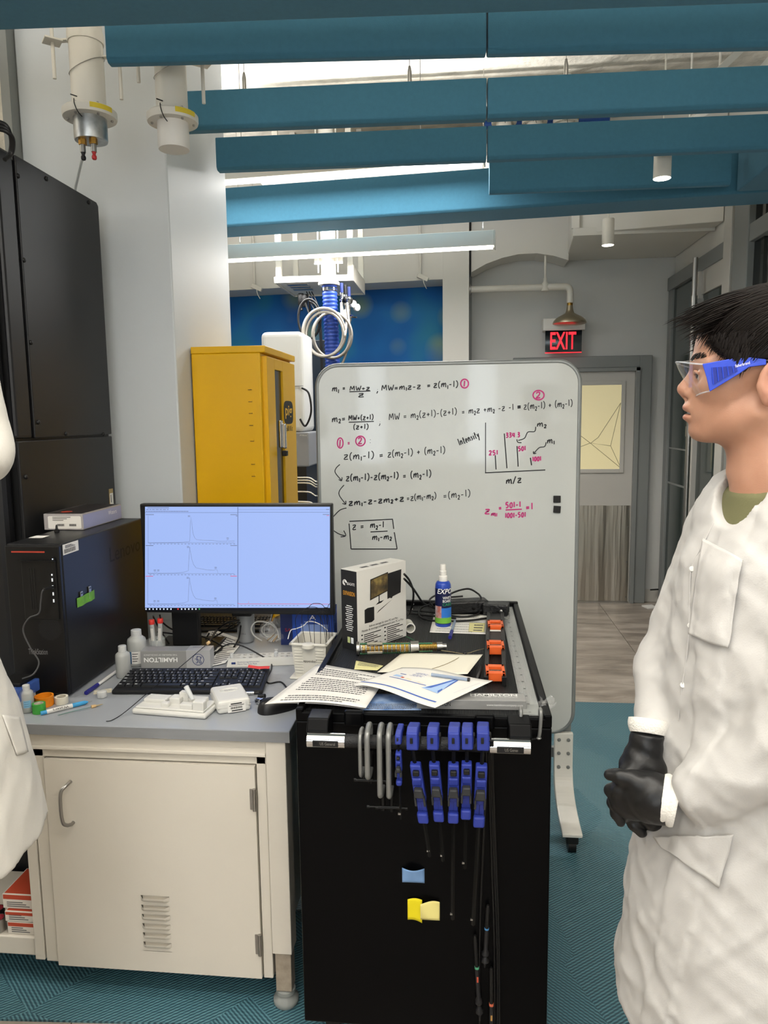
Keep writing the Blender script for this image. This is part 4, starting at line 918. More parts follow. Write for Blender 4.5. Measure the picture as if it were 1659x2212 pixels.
# honeycomb grille
hx_ = MB(); ctr = PY(108, 1358, TY0)
for i in range(-9, 10):
    for j in range(-9, 10):
        cx_ = ctr.x + (i + .5 * (j % 2)) * .0052; cz_ = ctr.z + j * .0045
        if (cx_ - ctr.x) ** 2 + (cz_ - ctr.z) ** 2 > .033 ** 2 or cx_ > TX1 - .008: continue
        ri, ro = .0022, .0029; A_ = [RAD(60 * k + 30) for k in range(6)]
        vs = [V(cx_ + ri * math.cos(a_), TY0 - .0012, cz_ + ri * math.sin(a_)) for a_ in A_] + [V(cx_ + ro * math.cos(a_), TY0 - .0012, cz_ + ro * math.sin(a_)) for a_ in A_]
        hx_._add(vs, [(k, (k + 1) % 6, 6 + (k + 1) % 6, 6 + k) for k in range(6)])
hx_.build('honeycomb_grille', mat('grille_edge', '#2a2b2e', .4), fp, kind='stuff')
text('ThinkStation', 'lettering', mat('dim_silver_print', '#8d8d90', .4, .5), fp, PY(62, 1413, TY0 - .0005), (1, 0, 0), (0, 0, 1), .058, .0165)
a = PX(238, 1216, TX1)
M_emb = mat('emboss_edge', '#050506', .6)
text('Lenovo', 'lettering', M_emb, tw_, (TX1, a.y, a.z + .001), (0, 1, 0), (0, 0, 1), PX(303, 1195, TX1).y - a.y, .048)
al = PX(136, 1190, TX1); ah = PX(168, 1163, TX1)
as_ = MB().bx(TX1, TX1 + .0006, TY0 + .018, ah.y, TZ1 - .034, TZ1 - .004).build('asset_sticker', M_paper, tw_)
st = MB()
for k in range(14): st.bx(TX1 + .0007, TX1 + .001, TY0 + .024 + k * .0045, TY0 + .0262 + k * .0045, TZ1 - .030, TZ1 - .018)
for k in range(3): st.bx(TX1 + .0007, TX1 + .001, TY0 + .03, TY0 + .085 - .01 * k, TZ1 - .0155 + k * .003, TZ1 - .014 + k * .003)
st.build('print', M_ink, as_, kind='stuff')
# green tape holding two memory sticks
a = PX(166, 1313, TX1); b = PX(203, 1284, TX1)
gt = MB(); gt.grid(lambda u, v: V(TX1 + .0015 + .0035 * math.exp(-((u - .25) * 7) ** 2) + .0035 * math.exp(-((u - .75) * 7) ** 2), a.y + (b.y - a.y) * u, a.z + .002 * u + .028 * v), 21, 6)
tag(gt.build('tape_strip', mat('green_masking_tape', '#6aa53a', .7, var=.15, vs=60), smooth=60), 'strip of green tape stuck on the tower side', 'tape')
for k, u in enumerate((.25, .73)):
    y_ = a.y + (b.y - a.y) * u; t = thing('memory_stick', ('left', 'right')[k] + ' silver memory stick tucked behind the green tape', 'memory stick', (TX1 + .003, y_, a.z + .01), 0, 'memory sticks on the tower')
    MB().bx(TX1 + .0005, TX1 + .0042, y_ - .007, y_ + .007, a.z + .008, a.z + .043 + .004 * k).build('stick_body', M_steel, t, bevel=.001)
    MB().bx(TX1 + .0042, TX1 + .0047, y_ - .004, y_ + .004, a.z + .036 + .004 * k, a.z + .039 + .004 * k).build('slot', M_ink, t)
# cable from the tower front
us = PY(112, 1268, TY0 - .01)
pts = [us, us + V(-.012, -.025, -.004), PY(88, 1300, TY0 - .03), PY(84, 1325, TY0 - .03), PY(62, 1336, TY0 - .03), PY(50, 1362, TY0 - .03), PY(66, 1400, TY0 - .03), PY(84, 1430, TY0 - .03), PY(72, 1456, TY0 - .05), PY(48, 1466, TY0 - .08)]
uc = thing('usb_cable', 'grey usb cable hanging from the tower port down to the bench', 'cable', tuple(pts[-1]))
MB().tube(catmull(pts, 8), .0022, 8).build('cord', mat('grey_cord', '#4b4b4d', .5), uc, smooth=60)
MB().box(us + V(-.003, -.012, 0), (.012, .03, .007), Matrix.Rotation(RAD(-20), 3, 'Z')).build('plug', M_blackp, uc, bevel=.002)
# things on the tower
px_ = thing('slim_carton', 'slim silver-grey carton with white label lying on the tower', 'carton', (-1.24, 2.34, TZ1))
cx0, cx1, cy0, cy1, cz1 = -1.318, -1.188, 2.205, 2.475, TZ1 + .052
MB().bx(cx0, cx1, cy0, cy1, TZ1 + .001, cz1).build('carton_body', mat('silver_card', '#a9a5a6', .35, .2), px_, bevel=.001)
MB().bx(cx1, cx1 + .0006, cy0 + .004, cy1 - .004, TZ1 + .004, cz1 - .004).build('side_print', mat('lilac_print', '#9a9fc4', .4), px_)
MB().bx(cx0 + .006, cx1 - .006, cy0 + .006, cy1 - .006, cz1, cz1 + .0006).build('top_print', mat('dark_top_print', '#2a2526', .35, var=.4, vs=20), px_)
MB().cyl((cx0 + .05, cy0 + .05, cz1 + .0006), (cx0 + .05, cy0 + .05, cz1 + .001), .018, seg=18).build('glow_print', mat('orange_red_print', '#b5402c', .4), px_)
lb_ = MB().prism([V(cx0 + .014 + (cx1 - cx0 - .02) * u, cy0 - .0006, TZ1 + .005 + .04 * v) for u, v in ((0, .05), (.04, 0), (.96, 0), (1, .05), (1, .95), (.96, 1), (.04, 1), (0, .95))], (0, .0006, 0)).build('label', M_paper, px_)
pr_ = MB()
for k in range(3): pr_.bx(cx0 + .03, cx0 + .09 - .012 * k, cy0 - .0012, cy0 - .0006, TZ1 + .041 - .005 * k, TZ1 + .0425 - .005 * k)
for bx_ in (.045, .085):
    for k in range(9): pr_.bx(cx0 + bx_ + k * .0026, cx0 + bx_ + .0015 + k * .0026, cy0 - .0012, cy0 - .0006, TZ1 + .013, TZ1 + .02)
pr_.build('print', M_ink, lb_, kind='stuff')
text('Waters', 'lettering', M_whiteink, px_, (cx1 + .0007, cy0 + .17, TZ1 + .026), (0, 1, 0), (0, 0, 1), .06, .014)
p = PZ(123, 1150, TZ1); bl = thing('nozzle', 'tiny black pointed nozzle standing on the tower top', 'nozzle', (p.x, p.y, TZ1))
MB().lathe([(.0075, 0), (.0075, .008), (.004, .01), (.003, .02), (.001, .024)], (p.x, p.y, TZ1 + .0005), seg=12).build('nozzle_body', M_blackp, bl, smooth=40)
p = PZ(58, 1159, TZ1); tag(MB().bx(TX0 + .008, TX0 + .05, 2.05, 2.09, TZ1 + .0004, TZ1 + .0012).build('white_sticker', M_paper), 'white rectangular sticker on the tower top', 'sticker')

# ---- monitor
YM = 2.35
mo = thing('monitor', 'wide black monitor showing three chromatogram traces on pale blue', 'monitor', (-.74, 2.42, ZT))
s00 = PY(308, 1323, YM); s11 = PY(717, 1091, YM); mzb, mzt = s00.z, s11.z + .004; mx0_, mx1_ = s00.x + .01, s11.x
MB().bx(mx0_, mx1_, YM, YM + .03, mzb, mzt).build('housing', M_blackp, mo, bevel=.004)
M_scr = mat('screen_pale_blue', '#101216', 0.3, emit=0.80, ecol='#a6bffa')
YSn = YM - .0008
def SP(cx_, cy_, d=0.0): return PY(300 + cx_ / 3.77, 1080 + cy_ / 3.77, YSn - d)
def quad(mb, x0, y0, x1, y1, d=.0004): mb.poly([SP(x0, y1, d), SP(x1, y1, d), SP(x1, y0, d), SP(x0, y0, d)])
q_ = MB(); quad(q_, 50, 55, 1556, 878, 0); scr = q_.build('screen', M_scr, mo, fix=False)
M_sl = mat('screen_line', '#5a6078', .4, emit=.10, ecol='#7080a8'); M_sd = mat('screen_dark', '#0a0d18', .3); M_sp = mat('screen_panel', '#2a3550', .3, emit=.42, ecol='#8fa5dd'); M_srd = mat('screen_red', '#c03050', .4, emit=.3, ecol='#ff4060')
q_ = MB(); quad(q_, 50, 878, 1556, 902); q_.build('task_bar', M_sd, mo, fix=False)
ic = MB()
for k, (cx_) in enumerate((58, 87, 116, 145, 174, 203, 232, 261, 348, 377, 406, 435, 464)): quad(ic, cx_ - 5, 883, cx_ + 5, 894, .0008)
ic.build('task_icon', mat('icon_white', '#cfe0ff', .4, emit=.7), mo, fix=False, kind='stuff')
for cx_, c_ in ((319, '#d8353a'), (493, '#3aa05a')): i2 = MB(); quad(i2, cx_ - 5, 883, cx_ + 5, 894, .0008); i2.build('task_icon', mat('icon_' + c_[1:], c_, .4, emit=.6), mo, fix=False)
q_ = MB(); quad(q_, 803, 58, 809, 876); quad(q_, 50, 101, 803, 104); quad(q_, 809, 78, 1552, 80); quad(q_, 809, 98, 1552, 101); q_.build('window_divider', M_sp, mo, fix=False, kind='stuff')
tb = MB()
for k in range(26): quad(tb, 58 + k * 13.4, 90, 66 + k * 13.4, 96)
for x0, x1, y_ in ((70, 245, 62), (60, 80, 76), (86, 100, 76), (106, 130, 76), (136, 162, 76), (168, 188, 76), (194, 220, 76), (228, 242, 76), (55, 122, 118), (55, 118, 369), (745, 800, 118), (790, 802, 128), (745, 800, 369), (1498, 1550, 116), (1525, 1550, 75)): quad(tb, x0, y_, x1, y_ + 4)
for by in (357, 608, 859):
    for k in range(25): quad(tb, 88 + k * 28.4, by, 102 + k * 28.4, by + 3)
for k in range(16): quad(tb, 828 + k * 30.5, 858, 842 + k * 30.5, 861)
for x_, y_ in ((408, 127), (408, 134), (723, 307), (723, 316), (400, 377), (400, 385), (130, 568), (130, 576), (158, 568), (158, 576), (625, 547), (625, 555), (398, 628), (398, 637), (128, 818), (128, 826), (157, 818), (157, 826), (623, 797), (623, 805)): quad(tb, x_ - 9, y_, x_ + 9, y_ + 3)
tb.build('screen_text', M_sl, mo, fix=False, kind='stuff')
rt = MB(); quad(rt, 55, 619, 116, 623); quad(rt, 745, 618, 798, 622); quad(rt, 1528, 125, 1550, 128); rt.build('screen_text', M_srd, mo, fix=False, kind='stuff')
C1 = [(75, 348), (300, 347), (390, 342), (412, 340), (416, 300), (420, 180), (424, 133), (430, 180), (440, 270), (455, 310), (470, 323), (520, 328), (600, 330), (650, 336), (715, 336), (723, 325), (728, 335), (780, 333)]
C2 = [(75, 597), (125, 597), (130, 585), (136, 597), (148, 588), (152, 597), (300, 595), (370, 588), (403, 575), (408, 480), (414, 382), (420, 420), (430, 480), (445, 525), (465, 553), (500, 560), (560, 570), (610, 573), (625, 565), (638, 570), (645, 600), (778, 600)]
for cv, ax in ((C1, [(75, 130), (75, 349), (780, 349)]), (C2, [(75, 382), (75, 600), (778, 600)]), ([(x - 2, y + 250) for x, y in C2], [(72, 632), (72, 850), (775, 850)])):
    tr = MB(); tr.ribbon([SP(x, y, .0004) for x, y in cv], .0007, NW); tr.ribbon([SP(x, y, .0004) for x, y in ax[:2]], .0007, NW); tr.ribbon([SP(x, y, .0004) for x, y in ax[1:]], .0007, NW)
    tr.build('chromatogram', M_sl, mo, fix=False)
tr = MB(); tr.ribbon([SP(x, y, .0005) for x, y in ((805, 842), (820, 847), (890, 847), (893, 820), (896, 847), (990, 847), (993, 832), (996, 847), (1102, 847), (1105, 838), (1108, 847), (1230, 847), (1232, 838), (1235, 847), (1550, 848))], .0012, NW); tr.build('spectrum', M_srd, mo, fix=False)
st_ = MB(); st_.bx(-.995, -.90, 2.40, 2.43, ZT + .012, 1.15).bx(-.97, -.925, 2.375, 2.405, 1.02, 1.12); st_.build('stand', M_blackp, mo, bevel=.004)
MB().bx(-1.06, -.84, 2.36, 2.52, ZT + .0005, ZT + .013).build('stand_base', M_blackp, mo, bevel=.004)

# ---- silver stand of the neighbouring screen
ds = thing('monitor_stand', 'silver monitor stand column with black clamp behind the screen', 'stand', (-.755, 2.47, ZT))
a = PZ(519, 1386, ZT); b = PZ(545, 1386, ZT)
MB().lathe([(.001, 0), (.026, .002), (.030, .01), (.031, .03), (.031, .20), (.029, .21)], ((a.x + b.x) / 2, 2.505, ZT), seg=24).build('column', mat('silver_plastic', '#a9abac', .35, .3), ds, smooth=50)
text('DELL', 'lettering', M_print, ds, ((a.x + b.x) / 2 - .009, 2.4735, ZT + .035), (1, 0, 0), (0, 0, 1), .018, .005)
MB().bx((a.x + b.x) / 2 - .04, (a.x + b.x) / 2 + .03, 2.47, 2.54, ZT + .10, ZT + .145).build('clamp', M_blackp, ds, bevel=.005)

# ---- keyboards
def keyboard(t, L, D, rows, hgt, leg):
    """local frame: x right, y away, z up; origin front left corner on the bench"""
    tilt = math.atan2(hgt, D); Rm = Matrix.Rotation(tilt, 3, 'X'); th = .012
    kb = MB().prism([Rm @ V(0, 0, .0) + V(0, 0, .001), Rm @ V(L, 0, 0) + V(0, 0, .001), Rm @ V(L - .006, D, 0) + V(0, 0, .001), Rm @ V(.006, D, 0) + V(0, 0, .001)], Rm @ V(0, 0, th))
    kb.build('case', mat('keyboard_black', '#121213', .5), t, local=True, bevel=.004)
    u = L * .962 / 22.6; y0 = .030; pitch = (D - .040) / 5.85; meshes = {}; lg_ = MB()
    lay = [[('g', 0)] + [1.25, 1.25, 1.25, 6.25, 1.25, 1.25, 1.25, 1.25, ('g', .25), 1, 1, 1, ('g', .25), 2, 1, 1],
           [2.25] + [1] * 10 + [2.75, ('g', 1.25), 1, ('g', 1.25), 1, 1, 1, 1],
           [1.75] + [1] * 11 + [2.25, ('g', .25), ('g', 3), ('g', .25), 1, 1, 1, 1],
           [1.5] + [1] * 12 + [1.5, ('g', .25), 1, 1, 1, ('g', .25), 1, 1, 1, 1],
           [1] * 13 + [2, ('g', .25), 1, 1, 1, ('g', .25), 1, 1, 1, 1],
           [1, ('g', .5), 1, 1, 1, 1, ('g', .5), 1, 1, 1, 1, ('g', .5), 1, 1, 1, 1, ('g', .25), 1, 1, 1, ('g', .25), 1, 1, 1, 1]]
    for r, row in enumerate(lay[:rows]):
        x = L * .019; yy_ = y0 + r * pitch; kh = pitch * .86 * (.8 if r == 5 else 1)
        for it in row:
            if isinstance(it, tuple): x += it[1] * u; continue
            w_ = it * u - u * .09; key = (it, r == 5)
            if key not in meshes:
                m2 = MB(); i = .0018
                b_ = [V(-w_ / 2, -kh / 2, 0), V(w_ / 2, -kh / 2, 0), V(w_ / 2, kh / 2, 0), V(-w_ / 2, kh / 2, 0)]; t_ = [V(-w_ / 2 + i, -kh / 2 + i, .0052), V(w_ / 2 - i, -kh / 2 + i, .0052), V(w_ / 2 - i, kh / 2 - i, .0052), V(-w_ / 2 + i, kh / 2 - i, .0052)]
                m2._add(b_ + t_, [(4, 5, 6, 7), (0, 1, 5, 4), (1, 2, 6, 5), (2, 3, 7, 6), (3, 0, 4, 7), (3, 2, 1, 0)])
                o = m2.build('key', mat('key_black', '#17181a', .42), t, local=True); meshes[key] = o.data
            else:
                o = bpy.data.objects.new('key', meshes[key]); COL.objects.link(o); o.parent = t; WM[o] = WM[t]
            cpos = Rm @ V(x + it * u / 2, yy_, th) + V(0, 0, .001); o.location = cpos; o.rotation_euler = (tilt, 0, 0)
            if it < 4 and leg:
                c2 = Rm @ V(x + it * u / 2 - w_ * .22, yy_ + kh * .12, th + .0056) + V(0, 0, .001); ex_ = V(.0016 if it == 1 else .004, 0, 0); ey_ = Rm @ V(0, .0022, 0)
                lg_.poly([c2 - ex_ - ey_, c2 + ex_ - ey_, c2 + ex_ + ey_, c2 - ex_ + ey_])
            x += it * u
    if leg: lg_.build('key_legend', mat('legend_white', '#b9babc', .6), t, local=True, fix=False, kind='stuff')
    return tilt, th, Rm
kd = PZ(553, 1500, ZT) - PZ(240, 1500, ZT); ka = math.atan2(kd.y, kd.x)
kp = PZ(241, 1501, ZT)
kt = thing('keyboard', 'full-size black keyboard in front of the monitor with red tape', 'keyboard', (kp.x, kp.y, ZT), ka)
tilt, kth, Rm = keyboard(kt, .442, .150, 6, .018, True)
p = Rm @ V(.36, .134, kth + .007)
tp = MB(); tp.grid(lambda u, v: Rm @ V(.372 + .066 * u, .128 + .018 * v - .004 * u, kth + .0085 + .0035 * math.exp(-u * 9) + .001 * math.sin(u * 9)), 12, 4); tp.build('red_tape', mat('red_tape_vinyl', '#d8453f', .6), kt, local=True, smooth=60, fix=False)
k2 = PZ(548, 1352, ZT); kt2 = thing('keyboard', 'second black keyboard partly hidden behind the monitor stand', 'keyboard', (k2.x - .22, 2.60, ZT), RAD(3))
keyboard(kt2, .30, .135, 5, .03, False)

def mouse(name, label, c, ang, L, W, H):
    t = thing(name, label, 'mouse', tuple(c), ang)
    mb = MB(); nu, nv = 28, 12
    def fn(u, v):
        a_ = 2 * math.pi * u; ph = math.pi / 2 * v; c_, s_ = math.cos(a_), math.sin(a_)
        r_ = math.cos(ph) ** .55; xx = W / 2 * r_ * math.copysign(abs(c_) ** .8, c_); yy_ = L / 2 * r_ * math.copysign(abs(s_) ** .8, s_)
        return V(xx, yy_, H * math.sin(ph) * (1 - .25 * (yy_ / (L / 2))) * (1 - .10 * abs(c_)))
    mb.grid(fn, nu, nv, cu=True); mb.build('shell', mat('mouse_black', '#0e0e0f', .4), t, local=True, smooth=70)
    MB().lathe([(.0045, -.0035), (.006, -.002), (.006, .002), (.0045, .0035)], (0, L * .27, H * .82), (1, 0, 0), 14).build('scroll_wheel', M_blackp, t, local=True, smooth=50)
    return t
p = PZ(592, 1543, ZT); mouse('computer_mouse', 'black computer mouse at the bench edge under the paper corner', (p.x + .002, p.y + .035, ZT), RAD(-52), .115, .062, .036)
p = PZ(606, 1348, ZT); mouse('computer_mouse', 'black mouse beside the rear keyboard behind the stand', (p.x, p.y, ZT), RAD(10), .11, .06, .034)
# ================================================================== SMALL THINGS ON THE BENCH
M_hdpe = mat('milky_bottle_plastic', '#b4b6b3', 0.35, alpha=0.88, sss=0.0)
M_hdpe2 = mat('milky_cap_plastic', '#c6c7c5', 0.35)
def bottle(px, py, r, h, label, lab=None, z=ZT):
    p = PZ(px, py, z); p.y += r * .8
    t = thing('plastic_bottle', label, 'bottle', (p.x, p.y, z))
    sh = h * .68
    MB().lathe([(r * .9, 0), (r, r * .12), (r, sh), (r * .93, sh + r * .25), (r * .6, sh + r * .52), (r * .5, sh + r * .58), (r * .5, h * .82)], (p.x, p.y, z + .0005), seg=32).build('bottle_body', M_hdpe, t, smooth=60)
    rc = r * .56; pr = []
    n_ = 7
    for k in range(n_): pr += [(rc, h * .80 + (h * .19) * k / n_), (rc * .96, h * .80 + (h * .19) * (k + .5) / n_)]
    MB().lathe([(rc * .9, h * .795)] + pr + [(rc * .97, h * .99), (rc * .85, h)], (p.x, p.y, z), seg=28).build('screw_cap', M_hdpe2, t, smooth=40)
    if lab == 'printed':
        a0, a1 = -1.15, .15
        l_ = MB(); l_.grid(lambda u, v: V(p.x + (r + .0005) * math.cos(-math.pi / 2 + .35 + (u - .5) * 1.5), p.y + (r + .0005) * math.sin(-math.pi / 2 + .35 + (u - .5) * 1.5), z + .012 + .04 * v), 14, 2); lo_ = l_.build('label', M_paper, t, fix=False)
        l_ = MB(); l_.grid(lambda u, v: V(p.x + (r + .0009) * math.cos(-math.pi / 2 - .4 + u * .22), p.y + (r + .0009) * math.sin(-math.pi / 2 - .4 + u * .22), z + .012 + .04 * v), 4, 2); l_.build('blue_stripe', mat('label_blue', '#2f5f86', .5), lo_, fix=False)
        l_ = MB()
        for k in range(4): l_.grid(lambda u, v, k=k: V(p.x + (r + .0009) * math.cos(-math.pi / 2 - .1 + u * (.5 + .1 * (k % 2))), p.y + (r + .0009) * math.sin(-math.pi / 2 - .1 + u * (.5 + .1 * (k % 2))), z + .02 + k * .008 + .0022 * v), 5, 2)
        l_.build('print', M_ink, lo_, fix=False, kind='stuff')
    if lab == 'blue':
        l_ = MB(); l_.grid(lambda u, v: V(p.x + (r + .0005) * math.cos(-math.pi / 2 + .0 + u * 1.1), p.y + (r + .0005) * math.sin(-math.pi / 2 + .0 + u * 1.1), z + .016 + .02 * v), 10, 2); lo_ = l_.build('label', mat('blue_tape_label', '#7fb4d6', .6), t, fix=False)
        l_ = MB()
        for k in range(3): l_.ribbon([V(p.x + (r + .001) * math.cos(-math.pi / 2 + .15 + q * .09), p.y + (r + .001) * math.sin(-math.pi / 2 + .15 + q * .09), z + .020 + k * .006 + .0015 * (q % 2)) for q in range(8)], .0008, NW)
        l_.build('print', M_ink, lo_, fix=False, kind='stuff')
    return t
bottle(291, 1441, .030, .118, 'larger milky plastic bottle with blue-edged label behind the smaller one', 'printed')
bottle(262, 1466, .0225, .100, 'smaller milky plastic bottle without label beside the keyboard')
bottle(54, 1541, .0172, .076, 'small milky bottle with blue tape label next to the orange ring', 'blue')

# beaker holding two red-capped tubes
p = PZ(336, 1412, ZT); p.y += .02
bk_ = thing('glass_beaker', 'small glass beaker behind the silver carton', 'beaker', (p.x, p.y, ZT))
MB().lathe([(.024, 0), (.0265, .003), (.0265, .044), (.028, .047), (.0262, .045), (.0248, .004), (.02, .002)], (p.x, p.y, ZT + .0005), seg=28, caps=False).build('glass', mat('beaker_glass', '#eef3f2', .05, alpha=.28, spec=.8), bk_, smooth=60)
M_tube = mat('clear_tube_plastic', '#e3e6e6', .15, alpha=.5)
for k, (dx, tl, h) in enumerate(((-.0095, -3, .108), (.0085, 3, .112))):
    ax = V(math.sin(RAD(tl)), .02, 1).normalized(); b0 = V(p.x + dx - .001, p.y - .004 + .004 * k, ZT + .004)
    t = thing('centrifuge_tube', ('left', 'right')[k] + ' clear tube with red cap standing in the beaker', 'tube', tuple(b0), 0, 'red-capped tubes in the beaker')
    MB().lathe([(.002, 0), (.0078, .014), (.0078, h - .008)], b0, ax, 18).build('tube_body', M_tube, t, smooth=50)
    MB().lathe([(.0092, h - .014), (.0096, h - .012), (.0096, h + .001), (.009, h + .002)], b0, ax, 20).build('cap', mat('red_cap', '#d93a34', .45), t, smooth=40)
    l_ = MB(); l_.grid(lambda u, v: b0 + ax * (.036 + .045 * v) + V(.0081 * math.cos(-2.3 + u * 1.4), .0081 * math.sin(-2.3 + u * 1.4), 0), 8, 2); l_.build('label', M_paper, t, fix=False)
    l_ = MB()
    for q in range(10): l_.ribbon([b0 + ax * (.04 + .005 * q) + V(.0084 * math.cos(-1.5 + u * .2), .0084 * math.sin(-1.5 + u * .2), 0) for u in range(3)], .0008, NW)
    l_.build('graduation', M_ink, t, fix=False, kind='stuff')

# silver carton, printed upside down
p = PZ(305, 1447, ZT); q = PZ(455, 1446, ZT); an = math.atan2(q.y - p.y, q.x - p.x); L = .222; Hh = .062; Dp = .05
sc1 = thing('syringe_carton', 'silver syringe carton with upside-down lettering behind the keyboard', 'carton', (p.x, p.y, ZT), an)
M_silv = mat('silver_carton', '#9b9b99', .35, .25); M_silv2 = mat('pale_silver_carton', '#b9babb', .35, .25)
MB().bx(0, L, 0, Dp, .0005, Hh).build('carton_body', M_silv, sc1, local=True, bevel=.001)
MB().bx(L * .66, L + .0006, -.0006, Dp + .0006, .0008, Hh + .0006).build('pale_sleeve', M_silv2, sc1, local=True)
W1 = WM[sc1]
def T1(x, y, z): return W1 @ V(x, y, z)
R1 = W1.to_3x3()
text('HAMILTON', 'lettering', M_whiteink, sc1, T1(.118, -.0004, .040), R1 @ V(-1, 0, 0), V(0, 0, -1), .107, .015, offset=.02)
text('THE MEASURE OF EXCELLENCE', 'lettering', M_whiteink, sc1, T1(.118, -.0004, .051), R1 @ V(-1, 0, 0), V(0, 0, -1), .107, .0045)
em = MB(); em.tube([V(L * .83 + .018 * math.cos(a_ * .2094), -.0009, .033 + .018 * math.sin(a_ * .2094)) for a_ in range(30)], .0009, 5, closed=True)
for pl in ([(-.010, .010), (-.006, -.002), (-.010, -.010), (-.004, -.011), (0, 0), (.010, .002)], [(.002, .012), (.004, 0), (.002, -.010), (.008, -.011)], [(-.011, .004), (-.004, .010), (.006, .008)]): em.tube(catmull([V(L * .83 - a_, -.0009, .033 + b_) for a_, b_ in pl], 4), .0009, 5)
em.build('emblem', mat('navy_print', '#22356e', .5), sc1, local=True, kind=None)
text('SYRINGES', 'lettering', mat('navy_print', '#22356e', .5), sc1, T1(.20, Dp * .75, Hh + .0008), R1 @ V(-1, 0, 0), R1 @ V(0, -1, 0), .04, .008)

# micro tube rack
p = PZ(490, 1441, ZT); q = PZ(626, 1436, ZT); an = math.atan2(q.y - p.y, q.x - p.x)
M_rack = mat('rack_white', '#c6c5c0', .4)
rk_ = thing('tube_rack', 'white micro test tube rack with two rows of holes', 'rack', (p.x, p.y, ZT), an)
RL, RD, RH = .232, .052, .026
NH = 11; hp = RL / (NH + .5)
tp_ = MB()
def ringcell(cx_, cy_, w_, d_, r_):
    n = 16; vs = []
    for k in range(n):
        a_ = 2 * math.pi * k / n; c_, s_ = math.cos(a_), math.sin(a_); m1 = max(abs(c_), abs(s_)); vs.append(V(cx_ + c_ / m1 * w_ / 2, cy_ + s_ / m1 * d_ / 2, RH))
    for k in range(n): a_ = 2 * math.pi * k / n; vs.append(V(cx_ + math.cos(a_) * r_, cy_ + math.sin(a_) * r_, RH))
    for k in range(n): a_ = 2 * math.pi * k / n; vs.append(V(cx_ + math.cos(a_) * r_, cy_ + math.sin(a_) * r_, RH - .004))
    fs = [(k, (k + 1) % n, n + (k + 1) % n, n + k) for k in range(n)] + [(n + k, n + (k + 1) % n, 2 * n + (k + 1) % n, 2 * n + k) for k in range(n)] 
    tp_._add(vs, fs)
for i in range(NH):
    for j in range(2): ringcell(hp * (i + .75), RD * (.25 + .5 * j), hp, RD / 2, .0062)
x0_, x1_ = hp * .25, hp * (NH + .25)
tp_._add([V(x0_, 0, RH), V(x1_, 0, RH), V(x1_, RD, RH), V(x0_, RD, RH), V(0, -.006, .001), V(RL, -.006, .001), V(RL, RD + .006, .001), V(0, RD + .006, .001)], [(0, 1, 5, 4), (1, 2, 6, 5), (2, 3, 7, 6), (3, 0, 4, 7), (7, 6, 5, 4)])
tp_.build('rack_body', M_rack, rk_, local=True, fix=False)
for k, (i, j) in enumerate(((0, 0), (7, 0), (7, 1))):
    c_ = WM[rk_] @ V(hp * (i + .75), RD * (.25 + .5 * j), RH - .014)
    t = thing('micro_tube', 'tiny clear micro tube in the white rack, %s' % ('at its left end', 'front row near the middle', 'rear row near the middle')[k], 'tube', tuple(c_), 0, 'micro tubes in the rack')
    MB().lathe([(.002, 0), (.0052, .012), (.0052, .026), (.0062, .027), (.0062, .029)], c_, (0, 0, 1), 14).build('tube_body', M_tube, t, smooth=50)
for s_, x_, z_, w_ in (('Reaktionsgefäßständer', .035, .013, .07), ('Micro Test Tube Rack', .035, .007, .062)): text(s_, 'lettering', mat('navy_print', '#22356e', .5), rk_, WM[rk_] @ V(x_, -.0055 + z_ * .22, z_), WM[rk_].to_3x3() @ V(1, 0, 0), WM[rk_].to_3x3() @ V(0, .22, .97), w_, .0045, lift=.0006)
bd = MB(); bd.box((.022, -.0035, .011), (.013, .001, .010)); bd.build('brand_mark', mat('navy_print', '#22356e', .5), rk_, local=True)

# cream waste bin with wires, blue translucent box behind
p0 = PZ(632, 1466, ZT); cxb, cyb = PZ(672, 1468, ZT).x, PZ(672, 1468, ZT).y
bi = thing('bench_bin', 'cream plastic bench bin with ribbed sides and thin wires inside', 'bin', (cxb, cyb + .055, ZT), RAD(-4))
def frustum(mb, w0, d0, w1, d1, z0, z1):
    mb._add([V(-w0 / 2, -d0 / 2, z0), V(w0 / 2, -d0 / 2, z0), V(w0 / 2, d0 / 2, z0), V(-w0 / 2, d0 / 2, z0), V(-w1 / 2, -d1 / 2, z1), V(w1 / 2, -d1 / 2, z1), V(w1 / 2, d1 / 2, z1), V(-w1 / 2, d1 / 2, z1)], [(0, 1, 5, 4), (1, 2, 6, 5), (2, 3, 7, 6), (3, 0, 4, 7)])
M_bin = mat('cream_bin_plastic', '#cfccc2', .42)
BH = .110
m_ = MB(); frustum(m_, .092, .10, .108, .118, .004, BH); frustum(m_, .086, .094, .103, .113, .006, BH); m_._add([V(-.046, -.05, .004), V(.046, -.05, .004), V(.046, .05, .004), V(-.046, .05, .004)], [(0, 1, 2, 3)])
m_.build('bin_wall', M_bin, bi, local=True)
m_ = MB(); 
for x0_, x1_, y0_, y1_ in ((-.060, .060, -.066, -.056), (-.060, .060, .056, .066), (-.060, -.051, -.066, .066), (.051, .060, -.066, .066)): m_.bx(x0_, x1_, y0_, y1_, BH - .002, BH + .005)
m_.build('rim', M_bin, bi, local=True, bevel=.002)
MB().lathe([(.019, 0), (.019, .010), (.015, .012)], (0, -.064, BH - .006), (0, 0, 1), 20).build('grip_tab', M_bin, bi, local=True, smooth=40)
MB().bx(-.062, .05, -.062, .055, .0005, .006).build('foot_tray', M_bin, bi, local=True, bevel=.002)
for sx in (-1, 1):
    for k in range(9):
        z_ = .022 + k * .009; yf = -(.050 + .009 * (z_ / BH)); MB().box((sx * .033, yf - .001, z_), (.026, .003, .0035)).build('rib', M_bin, bi, local=True)
